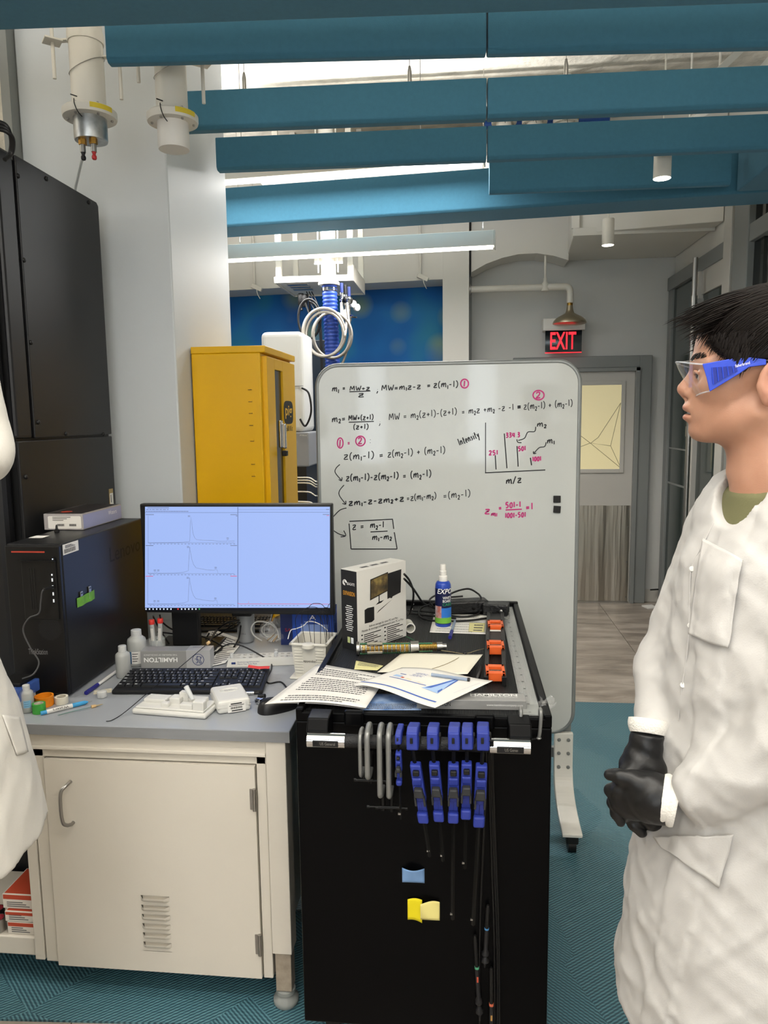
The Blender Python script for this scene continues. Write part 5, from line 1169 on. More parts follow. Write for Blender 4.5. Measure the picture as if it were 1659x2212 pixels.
text('eppendorf', 'lettering', M_ink, bi, WM[bi] @ V(-.018, -.0545, .052), WM[bi].to_3x3() @ V(1, 0, 0), WM[bi].to_3x3() @ V(0, -.09, 1), .042, .0105, lift=.0012)
for k in range(6):
    b0 = WM[bi] @ V(-.03 + .012 * k, -.02 + .01 * (k % 3), .02); z_ = .20 + .012 * (k % 3)
    pts = [b0, b0 + V(-.01 + .004 * k, .0, .07), WM[bi] @ V(-.05 + .02 * k, -.02, z_ - .02), WM[bi] @ V(-.02 + .015 * k, .0, z_), WM[bi] @ V(.02 + .008 * k, .02, z_ - .03), WM[bi] @ V(.035 + .003 * k, .03 - .01 * (k % 2), .05)]
    tag(MB().tube(catmull(pts, 8), .0009, 5).build('thin_wire', M_cable), 'thin black wire arching out of the cream bench bin, %s' % ('first from left', 'second from left', 'third from left', 'third from right', 'second from right', 'rightmost')[k], 'wire', 'wires in the bench bin')
pts = [PZ(622, 1380, ZT + .13), PZ(628, 1362, ZT + .14), PZ(640, 1358, ZT + .14), PZ(655, 1352, ZT + .15), PZ(668, 1342, ZT + .15), PZ(690, 1348, ZT + .14), PZ(708, 1362, ZT + .12)]
tag(MB().tube(catmull(pts, 6), .0014, 6).build('white_wire', M_whitep), 'white wire with tan tip looping over the bench bin', 'wire')
M_blue = mat('translucent_blue_plastic', '#3a5fc0', .15, alpha=.62)
bb0 = PZ(624, 1405, ZT); bx_ = thing('blue_tip_box', 'translucent blue plastic box standing behind the bench bin', 'box', (PZ(680, 1405, ZT).x, 2.43, ZT), RAD(-2))
m_ = MB(); W_, D_, H_ = .145, .05, .155
m_.bx(-W_ / 2, W_ / 2, -D_ / 2, -D_ / 2 + .002, 0.001, H_).bx(-W_ / 2, W_ / 2, D_ / 2 - .002, D_ / 2, 0.001, H_).bx(-W_ / 2, -W_ / 2 + .002, -D_ / 2, D_ / 2, .001, H_).bx(W_ / 2 - .002, W_ / 2, -D_ / 2, D_ / 2, .001, H_).bx(-W_ / 2, W_ / 2, -D_ / 2, D_ / 2, H_ - .002, H_)
m_.build('box_shell', M_blue, bx_, local=True)
MB().bx(-W_ / 2 + .03, W_ / 2 - .02, -D_ / 2 - .001, -D_ / 2, H_ * .3, H_ * .62).build('label', mat('pale_blue_label', '#7f97cf', .4), bx_, local=True)
text('A', 'lettering', M_whiteink, bx_, WM[bx_] @ V(-.012, -D_ / 2 - .001, H_ * .72), V(1, 0, 0), V(0, 0, 1), .022, .016)
text('eppendorf', 'lettering', mat('pale_blue_print', '#9fb4e6', .4), bx_, WM[bx_] @ V(-.03, -D_ / 2 - .001, H_ * .64), V(1, 0, 0), V(0, 0, 1), .055, .009)
db = thing('navy_booklet', 'dark navy booklet with red letters leaning left of the blue box', 'booklet', (PZ(622, 1400, ZT).x, 2.47, ZT))
MB().bx(PZ(616, 1390, ZT).x - .01, PZ(645, 1390, ZT).x, 2.47, 2.475, ZT + .001, ZT + .12).build('cover', mat('navy_cover', '#1b2b63', .4), db)
text('SA', 'lettering', M_redp, db, (PZ(616, 1390, ZT).x + .006, 2.469, ZT + .05), (1, 0, 0), (0, 0, 1), .022, .012)

# white moulded case, open base and closed lid box
M_case = mat('white_case_plastic', '#cfcec9', .38)
p = PZ(380, 1553, ZT); t = thing('case_base', 'open white moulded case base with small compartments', 'case', (-.775, 1.872, ZT), RAD(-6))
MB().bx(-.108, .108, -.046, .046, .0008, .016).build('tray', M_case, t, local=True, bevel=.006)
MB().bx(-.100, .100, -.040, .040, .016, .021).build('step', M_case, t, local=True, bevel=.003)
for x0_, x1_, y0_, y1_, h_ in ((-.095, -.03, -.005, .036, .030), (-.02, .012, -.002, .03, .036), (.0, .028, .018, .038, .046), (-.03, -.008, -.03, -.012, .032), (.028, .065, -.034, -.012, .034), (.03, .08, .012, .038, .032), (.066, .098, -.036, -.012, .044)):
    MB().bx(x0_, x1_, y0_, y1_, .019, h_).build('block', M_case, t, local=True, bevel=.003)
vt = thing('sample_vial', 'small clear vial leaning in the open white case', 'vial', tuple(WM[t] @ V(.03, .015, .045)))
a0 = WM[t] @ V(.052, -.002, .036); a1 = WM[t] @ V(.026, .012, .066); d = (a1 - a0)
MB().lathe([(.004, 0), (.006, .006), (.0072, d.length), (.0058, d.length), (.0045, .01)], a0, d, 16).build('vial_body', M_tube, vt, smooth=50)
cs_ = thing('closed_case', 'closed white moulded case with oval emblem and small label', 'case', (-.640, 1.925, ZT), RAD(28))
MB().bx(-.045, .045, -.064, .064, .0008, .037).build('case_shell', M_case, cs_, local=True, bevel=.009, bseg=3)
MB().bx(-.0455, .0455, -.0645, .0645, .017, .018).build('seam', mat('case_seam', '#b9b7b0', .5), cs_, local=True)
em = MB(); em.tube([V(.026 * math.cos(k * .2094), .016 + .013 * math.sin(k * .2094), .0372) for k in range(30)], .0012, 5, closed=True); em.tube([V(.022 * math.cos(k * .2094), .016 + .0095 * math.sin(k * .2094), .0372) for k in range(30)], .0006, 5, closed=True); em.build('emblem', M_case, cs_, local=True, smooth=60)
text('BK', 'lettering', mat('case_seam', '#b9b7b0', .5), cs_, WM[cs_] @ V(-.012, .011, .0371), WM[cs_].to_3x3() @ V(1, 0, 0), WM[cs_].to_3x3() @ V(0, 1, 0), .024, .010)
lb_ = MB().bx(-.018, .030, -.0652, -.0644, .003, .030).build('label', M_paper, cs_, local=True)
pm = MB()
for k in range(12): pm.bx(-.010 + k * .0026, -.0085 + k * .0026, -.0656, -.0652, .012, .018)
pm.bx(-.014, .026, -.0656, -.0652, .021, .0225); pm.bx(-.010, .02, -.0656, -.0652, .025, .028); pm.bx(-.008, .022, -.0656, -.0652, .006, .009)
pm.build('print', M_ink, lb_, local=True, kind='stuff')

# small metal connector and clip beside the mouse
p = PZ(543, 1502, ZT); t = thing('metal_connector', 'small silver and black connector lying behind the mouse', 'connector', (p.x, p.y, ZT))
a = V(p.x - .015, p.y, ZT + .006); MB().cyl(a, a + V(.022, .004, 0), .0055, seg=12).build('sleeve', M_chrome, t, smooth=40); MB().cyl(a + V(.022, .004, 0), a + V(.036, .007, 0), .004, seg=12).build('tip', M_blackp, t, smooth=40)
p = PZ(562, 1520, ZT); t = thing('binder_clip', 'small chrome and black clip next to the mouse', 'clip', (p.x, p.y, ZT))
MB().box((p.x, p.y, ZT + .009), (.02, .026, .016), Matrix.Rotation(RAD(-25), 3, 'Z')).build('clip_body', M_chrome, t, bevel=.004); MB().cyl((p.x - .008, p.y + .014, ZT + .015), (p.x + .012, p.y + .010, ZT + .019), .006, seg=12).build('roller', M_blackp, t, smooth=40)

# left cluster
M_or = mat('orange_plastic', '#e88a1a', .4)
p = PZ(91, 1527, ZT); p.y += .012; t = thing('bottle_cap_ring', 'orange plastic ring cap between the tape rolls', 'cap', (p.x, p.y, ZT))
pr_ = [(.0225, .002), (.0245, 0), (.0245, .020), (.0255, .022), (.0255, .028), (.0215, .028), (.021, .004)]
MB().lathe(pr_, (p.x, p.y, ZT + .0005), seg=32, caps=False).build('ring_wall', M_or, t, smooth=40)
for k in range(16): a_ = k * math.pi / 8; MB().box((p.x + .0248 * math.cos(a_), p.y + .0248 * math.sin(a_), ZT + .010), (.0015, .003, .016), Matrix.Rotation(a_, 3, 'Z')).build('grip_rib', M_or, t)
def tape(px, py, r, w_, col, label, inner='#cfc7b5'):
    p = PZ(px, py, ZT); p.y += r * .9
    t = thing('tape_roll', label, 'tape', (p.x, p.y, ZT))
    MB().lathe([(r * .72, 0), (r, 0), (r, w_), (r * .72, w_)], (p.x, p.y, ZT + .0005), seg=32, caps=False).build('tape', mat('tape_' + col[1:], col, .6), t, smooth=40)
    MB().lathe([(r * .72, .0003), (r * .66, .0003), (r * .66, w_ - .0003), (r * .72, w_ - .0003)], (p.x, p.y, ZT + .0005), seg=28, caps=False).build('core', mat('card_core', inner, .8, var=.4, vs=80), t, smooth=40)
tape(78, 1544, .0172, .0265, '#3f9b3c', 'roll of green tape in front of the orange ring')
tape(127, 1524, .0178, .020, '#d9d3c2', 'roll of white tape right of the orange ring')
# retractable white-blue pen
a = PZ(88, 1541, ZT + .006); b = PZ(190, 1516, ZT + .006); d = b - a
t = thing('ballpoint_pen', 'white and light-blue ballpoint pen lying at the bench front', 'pen', tuple(a))
M_lb = mat('light_blue_plastic', '#3f9ad0', .35)
MB().cyl(a, a + d * .12, .0055, seg=14).build('push_end', M_lb, t, smooth=40); MB().cyl(a + d * .12, a + d * .66, .006, seg=16).build('barrel', M_whitep, t, smooth=40)
MB().lathe([(.006, d.length * .66), (.0062, d.length * .70), (.0055, d.length * .93), (.002, d.length)], a, d, 16).build('grip', M_lb, t, smooth=40)
MB().cyl(a + d * 1.0, a + d * 1.10, .0012, .0006, seg=8).build('tip', M_steel, t)
dn = d.normalized(); text('Waters', 'lettering', M_ink, t, a + d * .60 + V(0, -.0045, .0045), -dn, (dn.cross(V(0, -.7, .7))), .042, .0075, lift=.0008)
# cork needle
a = PZ(125, 1545, ZT + .002); b = PZ(222, 1521, ZT + .004); d = b - a
t = thing('needle_with_cork', 'thin needle and wire through a small tan cork', 'needle', tuple(a))
MB().cyl(a + d * .74, a + d * .84, .005, .0042, seg=12).build('cork', mat('cork_tan', '#c9a878', .7), t, smooth=40); MB().cyl(a + d * .84, b, .0028, .001, seg=10).build('needle', mat('tan_needle', '#a89878', .5), t, smooth=40)
w_ = MB(); w_.tube(catmull([a, a + d * .3 + V(0, .003, 0), a + d * .74], 5), .0007, 5); w_.build('wire', mat('green_wire', '#4d7a6a', .5), t)
w_ = MB(); w_.tube(catmull([a + V(.002, .001, 0), a + d * .35 + V(0, -.002, .001), a + d * .74], 5), .0007, 5); w_.build('wire', mat('green_wire', '#4d7a6a', .5), t)
# capped pen by the tower
a = PZ(186, 1497, ZT + .006); b = PZ(246, 1454, ZT + .006); d = b - a; t = thing('capped_pen', 'white pen with dark blue cap lying along the tower', 'pen', tuple(a))
MB().cyl(a, a + d * .40, .0062, .0058, seg=14).build('cap', mat('dark_blue_cap', '#23237e', .35), t, smooth=40); MB().cyl(a + d * .40, b + d * .1, .0048, seg=14).build('barrel', M_whitep, t, smooth=40)
MB().box(a + d * .2 + V(.005, -.003, .004), (.003, .05, .002), Matrix.Rotation(math.atan2(-d.x, d.y), 3, 'Z')).build('clip', mat('dark_blue_cap', '#23237e', .35), t)
# sticker paper and clear cap
p = PZ(222, 1494, ZT); tag(MB().box((p.x, p.y, ZT + .0008), (.05, .034, .0006), Matrix.Rotation(RAD(25), 3, 'Z')).build('paper_label', mat('cream_paper', '#d8d0b8', .8, var=.3, vs=120)), 'cream printed paper label under the clear cap', 'label')
p = PZ(216, 1510, ZT); p.y += .013; t = thing('clear_cap', 'small clear ribbed plastic cap on the bench left of the keyboard', 'dish', (p.x, p.y, ZT))
MB().lathe([(.0135, 0), (.0142, .001), (.0138, .016), (.012, .018), (.001, .0178)], (p.x, p.y, ZT + .0014), seg=28).build('cap_shell', mat('hazy_clear_plastic', '#d5d7d6', .2, alpha=.55), t, smooth=50)  # wall and top of the loose clear cap
# clear-lidded blue-white tip box at far left, black phone on it
lx = PZ(20, 1545, ZT); t = thing('pipette_tip_box', 'white and blue pipette tip box half hidden by the left coat', 'box', (lx.x, lx.y + .05, ZT))
x0_, x1_, y0_, y1_ = lx.x - .05, PZ(42, 1540, ZT).x, lx.y, lx.y + .10
MB().bx(x0_, x1_, y0_, y1_, ZT + .001, ZT + .034).build('box_base', M_whitep, t, bevel=.002)
MB().bx(x0_ - .001, x1_ + .012, y0_ + .004, y1_ + .004, ZT + .034, ZT + .068).build('box_lid', mat('translucent_blue_lid', '#4a6ec4', .15, alpha=.55), t, bevel=.003)
text('eppendorf', 'lettering', M_ink, t, (x1_ - .062, y0_ - .0003, ZT + .014), (1, 0, 0), (0, 0, 1), .052, .009)
tag(MB().bx(x0_, x1_ + .0, y0_ + .03, y0_ + .11, ZT + .0682, ZT + .078).build('card_reader', M_blackp, bevel=.002), 'flat black device lying on the tip box by the tower', 'device')

# ---- papers and cables behind the silver carton
def sheet(name, label, pts, m=M_paper, curl=None, nu=16, nv=12, cat='paper', thick=.0005, parent=None):
    """pts: four world corners in order; curl(u, v) lifts it"""
    a, b, c, d = [Vector(q) for q in pts]
    mb = MB(); mb.grid(lambda u, v: (a * (1 - u) + b * u) * (1 - v) + (d * (1 - u) + c * u) * v + V(0, 0, curl(u, v) if curl else 0), nu, nv)
    o = mb.build(name, m, smooth=60, fix=False); sm = o.modifiers.new('thickness', 'SOLIDIFY'); sm.thickness = thick; sm.offset = 0
    if label: tag(o, label, cat)
    fn = lambda u, v, h=.0008: (a * (1 - u) + b * u) * (1 - v) + (d * (1 - u) + c * u) * v + V(0, 0, (curl(u, v) if curl else 0) + h)
    return o, fn
def words(fn, rows, parent, m=M_print, u0=.1, u1=.92, v0=.06, v1=.94, hgt=.45, seed=1, skip=()):
    R_ = random.Random(seed); mb = MB(); dv = (v1 - v0) / rows
    for r in range(rows):
        if r in skip: continue
        u = u0 + (.02 if r % 4 else 0); end = u1 - R_.random() * (.05 if r % 5 else .35); v = v0 + r * dv
        while u < end:
            w_ = .012 + R_.random() * .03; w_ = min(w_, end - u + .001)
            mb.poly([fn(u, v + dv * hgt), fn(u + w_, v + dv * hgt), fn(u + w_, v), fn(u, v)]); u += w_ + .008
    return mb.build('print', m, parent, fix=False, kind='stuff')
s_, fn = sheet('paper_sheet', 'printed sheet lying behind the silver carton under the cables', [PZ(415, 1405, ZT + .002), PZ(470, 1432, ZT + .002), PZ(520, 1385, ZT + .002), PZ(455, 1362, ZT + .002)], curl=lambda u, v: .02 * max(0, v - .6))
words(fn, 12, s_, seed=4)
s_, fn = sheet('paper_sheet', 'second printed sheet poking out right of the silver carton', [PZ(452, 1440, ZT + .004), PZ(487, 1432, ZT + .004), PZ(520, 1392, ZT + .004), PZ(470, 1398, ZT + .004)]); words(fn, 8, s_, seed=5)
def cable(pts, r, label, m=M_cable, name='cable', n=8):
    return tag(MB().tube(catmull(pts, n), r, 8).build(name, m, smooth=60), label, 'cable')
cable([PZ(516, 1340, ZT + .115), PZ(492, 1345, ZT + .10), PZ(468, 1362, ZT + .06), PZ(452, 1386, ZT + .068), PZ(446, 1392, ZT + .066)], .0038, 'black cable sagging from the silver stand to the carton')
wr_ = thing('fused_silica_line', 'long thin black line running over the keyboard from a tan ferrule', 'wire', tuple(PZ(230, 1558, ZT)))
MB().tube(catmull([PZ(229, 1558, ZT + .002), PZ(241, 1556, ZT + .002), PZ(262, 1544, ZT + .004), PZ(292, 1520, ZT + .03), PZ(330, 1487, ZT + .042), PZ(390, 1440, ZT + .066), PZ(445, 1393, ZT + .070)], 8), .0011, 6).build('line', M_cable, wr_)
a = PZ(447, 1391, ZT + .070); MB().cyl(a, a + V(.006, .008, .004), .0055, seg=12).build('ferrule', mat('cork_tan', '#c9a878', .7), wr_, smooth=40)
cable([PZ(428, 1458, ZT + .003), PZ(470, 1450, ZT + .003), PZ(484, 1445, ZT + .003)], .0025, 'short black cable at the keyboard back edge')
cable([PZ(455, 1425, ZT + .006), PZ(475, 1402, ZT + .04), PZ(497, 1391, ZT + .06), PZ(525, 1396, ZT + .055), PZ(562, 1415, ZT + .03), PZ(584, 1430, ZT + .008), PZ(586, 1445, ZT + .003), PZ(576, 1468, ZT + .003), PZ(582, 1476, ZT + .003), PZ(606, 1473, ZT + .003), PZ(620, 1486, ZT + .003)], .0024, 'black mouse cable curving around the keyboard corner')
for k, pts in enumerate(([(330, 1330, .13), (340, 1350, .08), (352, 1370, .05), (366, 1392, .01)], [(345, 1328, .13), (352, 1345, .10), (380, 1362, .06), (430, 1362, .045), (500, 1358, .05), (518, 1345, .09)], [(340, 1365, .05), (400, 1372, .04), (440, 1376, .03), (480, 1398, .012), (452, 1412, .01), (425, 1398, .01), (402, 1392, .006)],
    [(520, 1352, .08), (516, 1378, .03), (505, 1398, .006)], [(452, 1368, .03), (446, 1382, .012), (470, 1372, .02), (500, 1352, .06), (515, 1344, .09)], [(342, 1380, .02), (362, 1398, .008), (358, 1415, .004)])):
    cable([PZ(x_, y_, ZT + h_) for x_, y_, h_ in pts], .003, 'black cable tangled behind the silver carton, ' + ('dropping left of the monitor post', 'passing behind the monitor post', 'looping over the printed sheet', 'falling straight from the stand', 'crossing to the stand clamp', 'shortest one near the beaker')[k])
# clear bag of tubing and fittings
p = PZ(590, 1395, ZT)
bg = thing('clear_bag', 'crumpled clear plastic bag with tubing and needles beside the stand', 'bag', (p.x, p.y + .04, ZT))
def bagf(u, v):
    a_ = 2 * math.pi * u; ph = math.pi * (v - .5) * .98; r_ = 1 + .18 * math.sin(5 * a_ + 3 * v) + .12 * math.sin(9 * a_ - 7 * v)
    return V(p.x + .058 * r_ * math.cos(a_) * math.cos(ph), p.y + .045 + .04 * r_ * math.sin(a_) * math.cos(ph), ZT + .040 + .038 * math.sin(ph) * (1 + .3 * math.sin(3 * a_)))
bm = MB(); bm.grid(bagf, 26, 14, cu=True); bm.build('film', clearmat('bag_film', '#ffffff', .10, .1), bg, smooth=25)
for k in range(9):
    a_ = k * .7; MB().cyl((p.x - .03 + .008 * k, p.y + .04 - .02 * math.sin(a_), ZT + .008), (p.x - .01 + .008 * k, p.y + .04 + .025 * math.cos(a_), ZT + .02 + .004 * (k % 4)), .003, seg=8).build('fitting', M_whitep if k % 3 else mat('cork_tan', '#c9a878', .7), bg, smooth=40)
for k in range(3):
    MB().tube([V(p.x - .025 + (.018 + .004 * k) * math.cos(q * .35), p.y + .045 + .012 * math.sin(q * .35 + k), ZT + .045 + (.026 - .003 * k) * math.sin(q * .35)) for q in range(19)], .0014, 6).build('tubing', M_whitep, bg, smooth=60)
cable([PZ(602, 1378, ZT + .03), PZ(598, 1360, ZT + .06), PZ(580, 1346, ZT + .09), PZ(555, 1343, ZT + .09), PZ(543, 1356, ZT + .07), PZ(548, 1372, ZT + .04), PZ(565, 1384, ZT + .012)], .0026, 'white cable loop beside the silver stand', M_whitep)
# ================================================================== TOOL CART
KX0, KX1, KY0, KY1, KZ = -.388, .206, 1.640, 2.685, .902
M_gloss = mat('black_gloss_enamel', '#050506', 0.34, spec=0.12)
ct = thing('tool_cart', 'black rolling tool cart with side handle and ribbed tray top', 'cart', ((KX0 + KX1) / 2, (KY0 + KY1) / 2, 0))
MB().bx(KX0, KX1, KY0, KY1, .088, KZ - .03).build('cabinet', M_gloss, ct, bevel=.004)
lp = MB(); lp.bx(KX0, KX1, KY0, KY0 + .018, KZ - .03, KZ - .008).bx(KX0, KX1, KY1 - .02, KY1, KZ - .03, KZ + .004).bx(KX0, KX0 + .018, KY0, KY1, KZ - .03, KZ).bx(KX1 - .018, KX1, KY0, KY1, KZ - .03, KZ)
lp.build('tray_lip', M_gloss, ct, bevel=.003)
ZK = KZ - .014
def _rib(nt, b):
    tc = nt.nodes.new('ShaderNodeTexCoord'); w_ = nt.nodes.new('ShaderNodeTexWave'); w_.bands_direction = 'X'; w_.inputs['Scale'].default_value = 85
    nt.links.new(tc.outputs['Object'], w_.inputs['Vector']); r = ramp(nt, [(0.2, '#0c0c0d'), (0.8, '#1e2022')]); nt.links.new(w_.outputs['Fac'], r.inputs[0]); nt.links.new(r.outputs[0], b.inputs['Base Color'])
    bp = nt.nodes.new('ShaderNodeBump'); bp.inputs['Strength'].default_value = .6; bp.inputs['Distance'].default_value = .002; nt.links.new(w_.outputs['Fac'], bp.inputs['Height']); nt.links.new(bp.outputs[0], b.inputs['Normal']); b.inputs['Roughness'].default_value = .55
MB().bx(KX0 + .018, KX1 - .018, KY0 + .018, KY1 - .02, KZ - .03, ZK).build('tray_mat', nmat('ribbed_rubber', _rib), ct)
for xx in (KX0 + .06, KX1 - .06):
    for y_ in (KY0 + .09, KY1 - .09):
        c_ = MB().cyl((xx - .018, y_, .0365), (xx + .018, y_, .0365), .03, seg=24).build('caster', M_blackp, ct, smooth=40)
        MB().bx(xx - .026, xx + .026, y_ - .02, y_ + .03, .05, .088).build('caster_fork', M_steel, c_)
# handle
hz0 = PY(900, 1606, 1.57).z; HX0, HX1 = -.345, .151; YH = 1.572; rh = .0165
hd = MB().cyl((HX0 + .08, YH, hz0), (HX1 - .08, YH, hz0), rh * .92, seg=24).build('handle_grip', mat('ribbed_grip', '#17181a', .5, bump=.3, bs=300, stretch=(1, 1, 1)), ct, smooth=40)
for x0_, x1_, s in ((HX0, HX0 + .086, 1), (HX1 - .088, HX1, -1)):
    sl = MB().cyl((x0_, YH, hz0), (x1_, YH, hz0), rh * 1.06, seg=28).build('chrome_sleeve', M_chrome, ct, smooth=40)
    MB().box(((x0_ + x1_) / 2, YH - rh * 1.04, hz0 - .001), (.058, .003, .014)).build('name_badge', M_ink, sl, bevel=.001)
    text('US General', 'lettering', M_steel, sl, ((x0_ + x1_) / 2 - .012, YH - rh * 1.04 - .0016, hz0 - .004), (1, 0, 0), (0, 0, 1), .034, .007)
    MB().cyl(((x0_ + x1_) / 2 - .021 * s, YH - rh * 1.04 - .003, hz0 - .001), ((x0_ + x1_) / 2 - .021 * s, YH - rh * 1.04, hz0 - .001), .005, seg=14).build('bolt', M_blackp, sl)
    xe = x0_ if s > 0 else x1_
    MB().prism([V(xe - .004 * s, YH + .012, hz0 - .006), V(xe - .004 * s, KY0 + .001, hz0 - .012), V(xe - .004 * s, KY0 + .001, hz0 + .046), V(xe - .004 * s, YH + .016, hz0 + .044), V(xe - .004 * s, YH + .002, hz0 + .019)], (.05 * s, 0, 0)).build('handle_bracket', M_gloss, ct, bevel=.003)
    xb = xe + .075 * s; MB().bx(min(xb, xb + .045 * s), max(xb, xb + .045 * s), KY0 - .02, KY0, hz0 + .012, hz0 + .048).build('bumper', M_gloss, ct, bevel=.005)
# hanging clamps
M_cst = mat('cast_steel_paint', '#8a8b89', .4, .5); M_blk = mat('blackened_steel', '#151515', .4, .4)
def c_clamp(px, s, label):
    x = PY(px, 1606, YH).x; t = thing('c_clamp', label, 'clamp', (x, YH, hz0), 0, 'c-clamps on the cart handle')
    zt = hz0 + .022 + .010 * (s > 1); zb = hz0 - .062 * s - .012; yf = YH - .026 - .006 * (s > 1); yb = YH + .027; r = .0044 + .0018 * (s > 1)
    pts = [V(x, yb, hz0 + .006), V(x, yb, zt - .006), V(x, YH + .012, zt + .003), V(x, YH - .008, zt + .004), V(x, yf + .004, zt - .004), V(x, yf, zt - .02), V(x, yf, (zt + zb) / 2), V(x, yf, zb + .02), V(x, yf + .004, zb + .005), V(x, YH - .004, zb - .003), V(x, yb, zb)]
    MB().tube(catmull(pts, 4), r, 10).build('frame', M_cst, t, smooth=60)
    MB().cyl((x, yb, hz0 - rh * 1.2 - .02), (x, yb, zb - .035 * s), .0045 + .001 * (s > 1), seg=12).build('screw', M_blk, t, smooth=40)
    MB().cyl((x, yb, hz0 - rh * 1.2 - .02), (x, yb, hz0 - rh * 1.2 - .012), .009, seg=14).build('swivel_pad', M_blk, t, smooth=40)
    zz = zb - .03 * s; w_ = .019 * s if s <= 1 else .034
    MB().cyl((x - w_ * (1 if s > 1 else .95), yb - .004, zz), (x + w_, yb - .004, zz + .002), .0028, seg=10).build('t_bar', M_blk, t, smooth=40)
    for q in (-w_, w_): MB().cyl((x + q - .003, yb - .004, zz + .001), (x + q + .003, yb - .004, zz + .001), .0042, seg=10).build('t_bar_end', M_blk, t, smooth=40)
c_clamp(781, 1.0, 'small grey c-clamp leftmost on the cart handle'); c_clamp(797, 1.02, 'small grey c-clamp second from left on the handle')
c_clamp(823, 1.7, 'large grey c-clamp with longer frame, left of the pair'); c_clamp(842, 1.72, 'large grey c-clamp with longer frame, right of the pair')
M_cbl = mat('clamp_blue_plastic', '#2b3a94', .42, bump=.05, bs=300); M_cgr = mat('clamp_dark_grey', '#2b2c2e', .5)
def bar_clamp(px, pyj, pxe, pye, s, label):
    zj = PY(px, pyj, YH).z; x = PY(px, pyj, YH - .03).x; e_ = PY(pxe, pye, YH - .03); t = thing('bar_clamp', label, 'clamp', (x, YH, zj), 0, 'blue bar clamps on the cart handle')
    Lb = zj - e_.z; lean = (e_.x - x) / Lb
    def loc(dx, y, dz): return V(x + dx * s + lean * (-dz if dz < 0 else 0), YH + y, zj + dz)
    w_ = .0125 * s
    # jaw that hooks over the handle
    jaw = MB().prism([V(x - w_, YH - .035, zj + .020 * s), V(x - w_, YH - .038, zj - .018 * s), V(x - w_ * .8, YH - .022, zj - .024 * s), V(x - w_ * .8, YH - .0195, zj - .004), V(x - w_ * .8, YH + .020, zj + .000), V(x - w_ * .8, YH + .024, zj - .014 * s), V(x - w_ * .8, YH + .034, zj - .014 * s), V(x - w_ * .8, YH + .036, zj + .016 * s), V(x - w_, YH - .010, zj + .024 * s)], (2 * w_, 0, 0)).build('fixed_jaw', M_cbl, t, bevel=.003)
    jz = rh + .004
    MB().box((x - .001, YH - .0385, zj + .004 * s), (.006 * s, .003, .013 * s)).build('jaw_slot', M_ink, jaw, bevel=.001)
    if s > .8: MB().box((x + w_ + .003, YH - .01, zj - .002), (.006, .018, .022 * s)).build('jaw_pad', M_blackp, jaw, bevel=.002)
    MB().tube([V(x, YH - .030, zj - .015 * s), V(x + lean * Lb * .5, YH - .030, zj - Lb * .5), V(e_.x, YH - .030, e_.z)], .0042 * s, 4).build('bar', M_blk, t)
    MB().box((e_.x - .003, YH - .031, e_.z + .014), (.006, .004, .004)).build('stop_pin', M_steel, t)
    # sliding body
    z0 = -.050 * s
    def ax(dz): return x + lean * (-dz)
    def pb(name, dz0, dz1, hw0, hw1, y0, y1, m, par, bev=.003, dx=0):
        v = [V(ax(dz0) + dx - hw0, YH + y0, zj + dz0), V(ax(dz0) + dx + hw0, YH + y0, zj + dz0), V(ax(dz1) + dx + hw1, YH + y0 + (y1 - y0) * .0, zj + dz1), V(ax(dz1) + dx - hw1, YH + y0, zj + dz1)]
        return MB().prism(v, (0, y1 - y0, 0)).build(name, m, par, bevel=bev)
    bd = pb('clamp_body', z0, z0 - .085 * s, w_ * .95, w_ * 1.02, -.043, -.020, M_cbl, t)
    MB().box((ax(z0 - .016 * s), YH - .046, zj + z0 - .016 * s), (.014 * s, .010, .012 * s)).build('release_lever', M_blackp, bd, bevel=.002)
    MB().box((ax(z0 - .028 * s), YH - .046, zj + z0 - .036 * s), (.021 * s, .006, .018 * s), Matrix.Rotation(RAD(12), 3, 'X')).build('clamp_boss', M_cbl, bd, bevel=.003)
    pb('trigger', z0 - .048 * s, z0 - .068 * s, w_ * .72, w_ * .9, -.060, -.044, M_cgr, bd, .003)
    for sg in (-1, 1): pb('trigger_arm', z0 - .068 * s, z0 - .088 * s, .0022, .0022, -.056, -.044, M_cgr, bd, .001, dx=sg * w_ * .78)
    g_ = pb('grip', z0 - .085 * s, z0 - .130 * s, w_ * .8, w_ * .85, -.034, -.022, M_cbl, bd, .003)
    pb('grip_end', z0 - .108 * s, z0 - .132 * s, w_ * .95, w_ * .92, -.050, -.034, M_cbl, bd, .004)
for a_ in ((860, 1584, 866, 1770, .55, 'smallest blue bar clamp next to the c-clamps'), (890, 1588, 928, 1850, 1, 'blue bar clamp leaning right, second from left'), (934, 1588, 957, 1860, .98, 'blue bar clamp third from left on the handle'),
           (980, 1588, 978, 1986, 1.0, 'blue bar clamp with a long straight bar, fourth from left'), (1009, 1588, 1004, 1876, .95, 'blue bar clamp close beside the long straight one'), (1043, 1588, 1022, 1998, 1.05, 'rightmost blue bar clamp with bar leaning left')): bar_clamp(*a_)
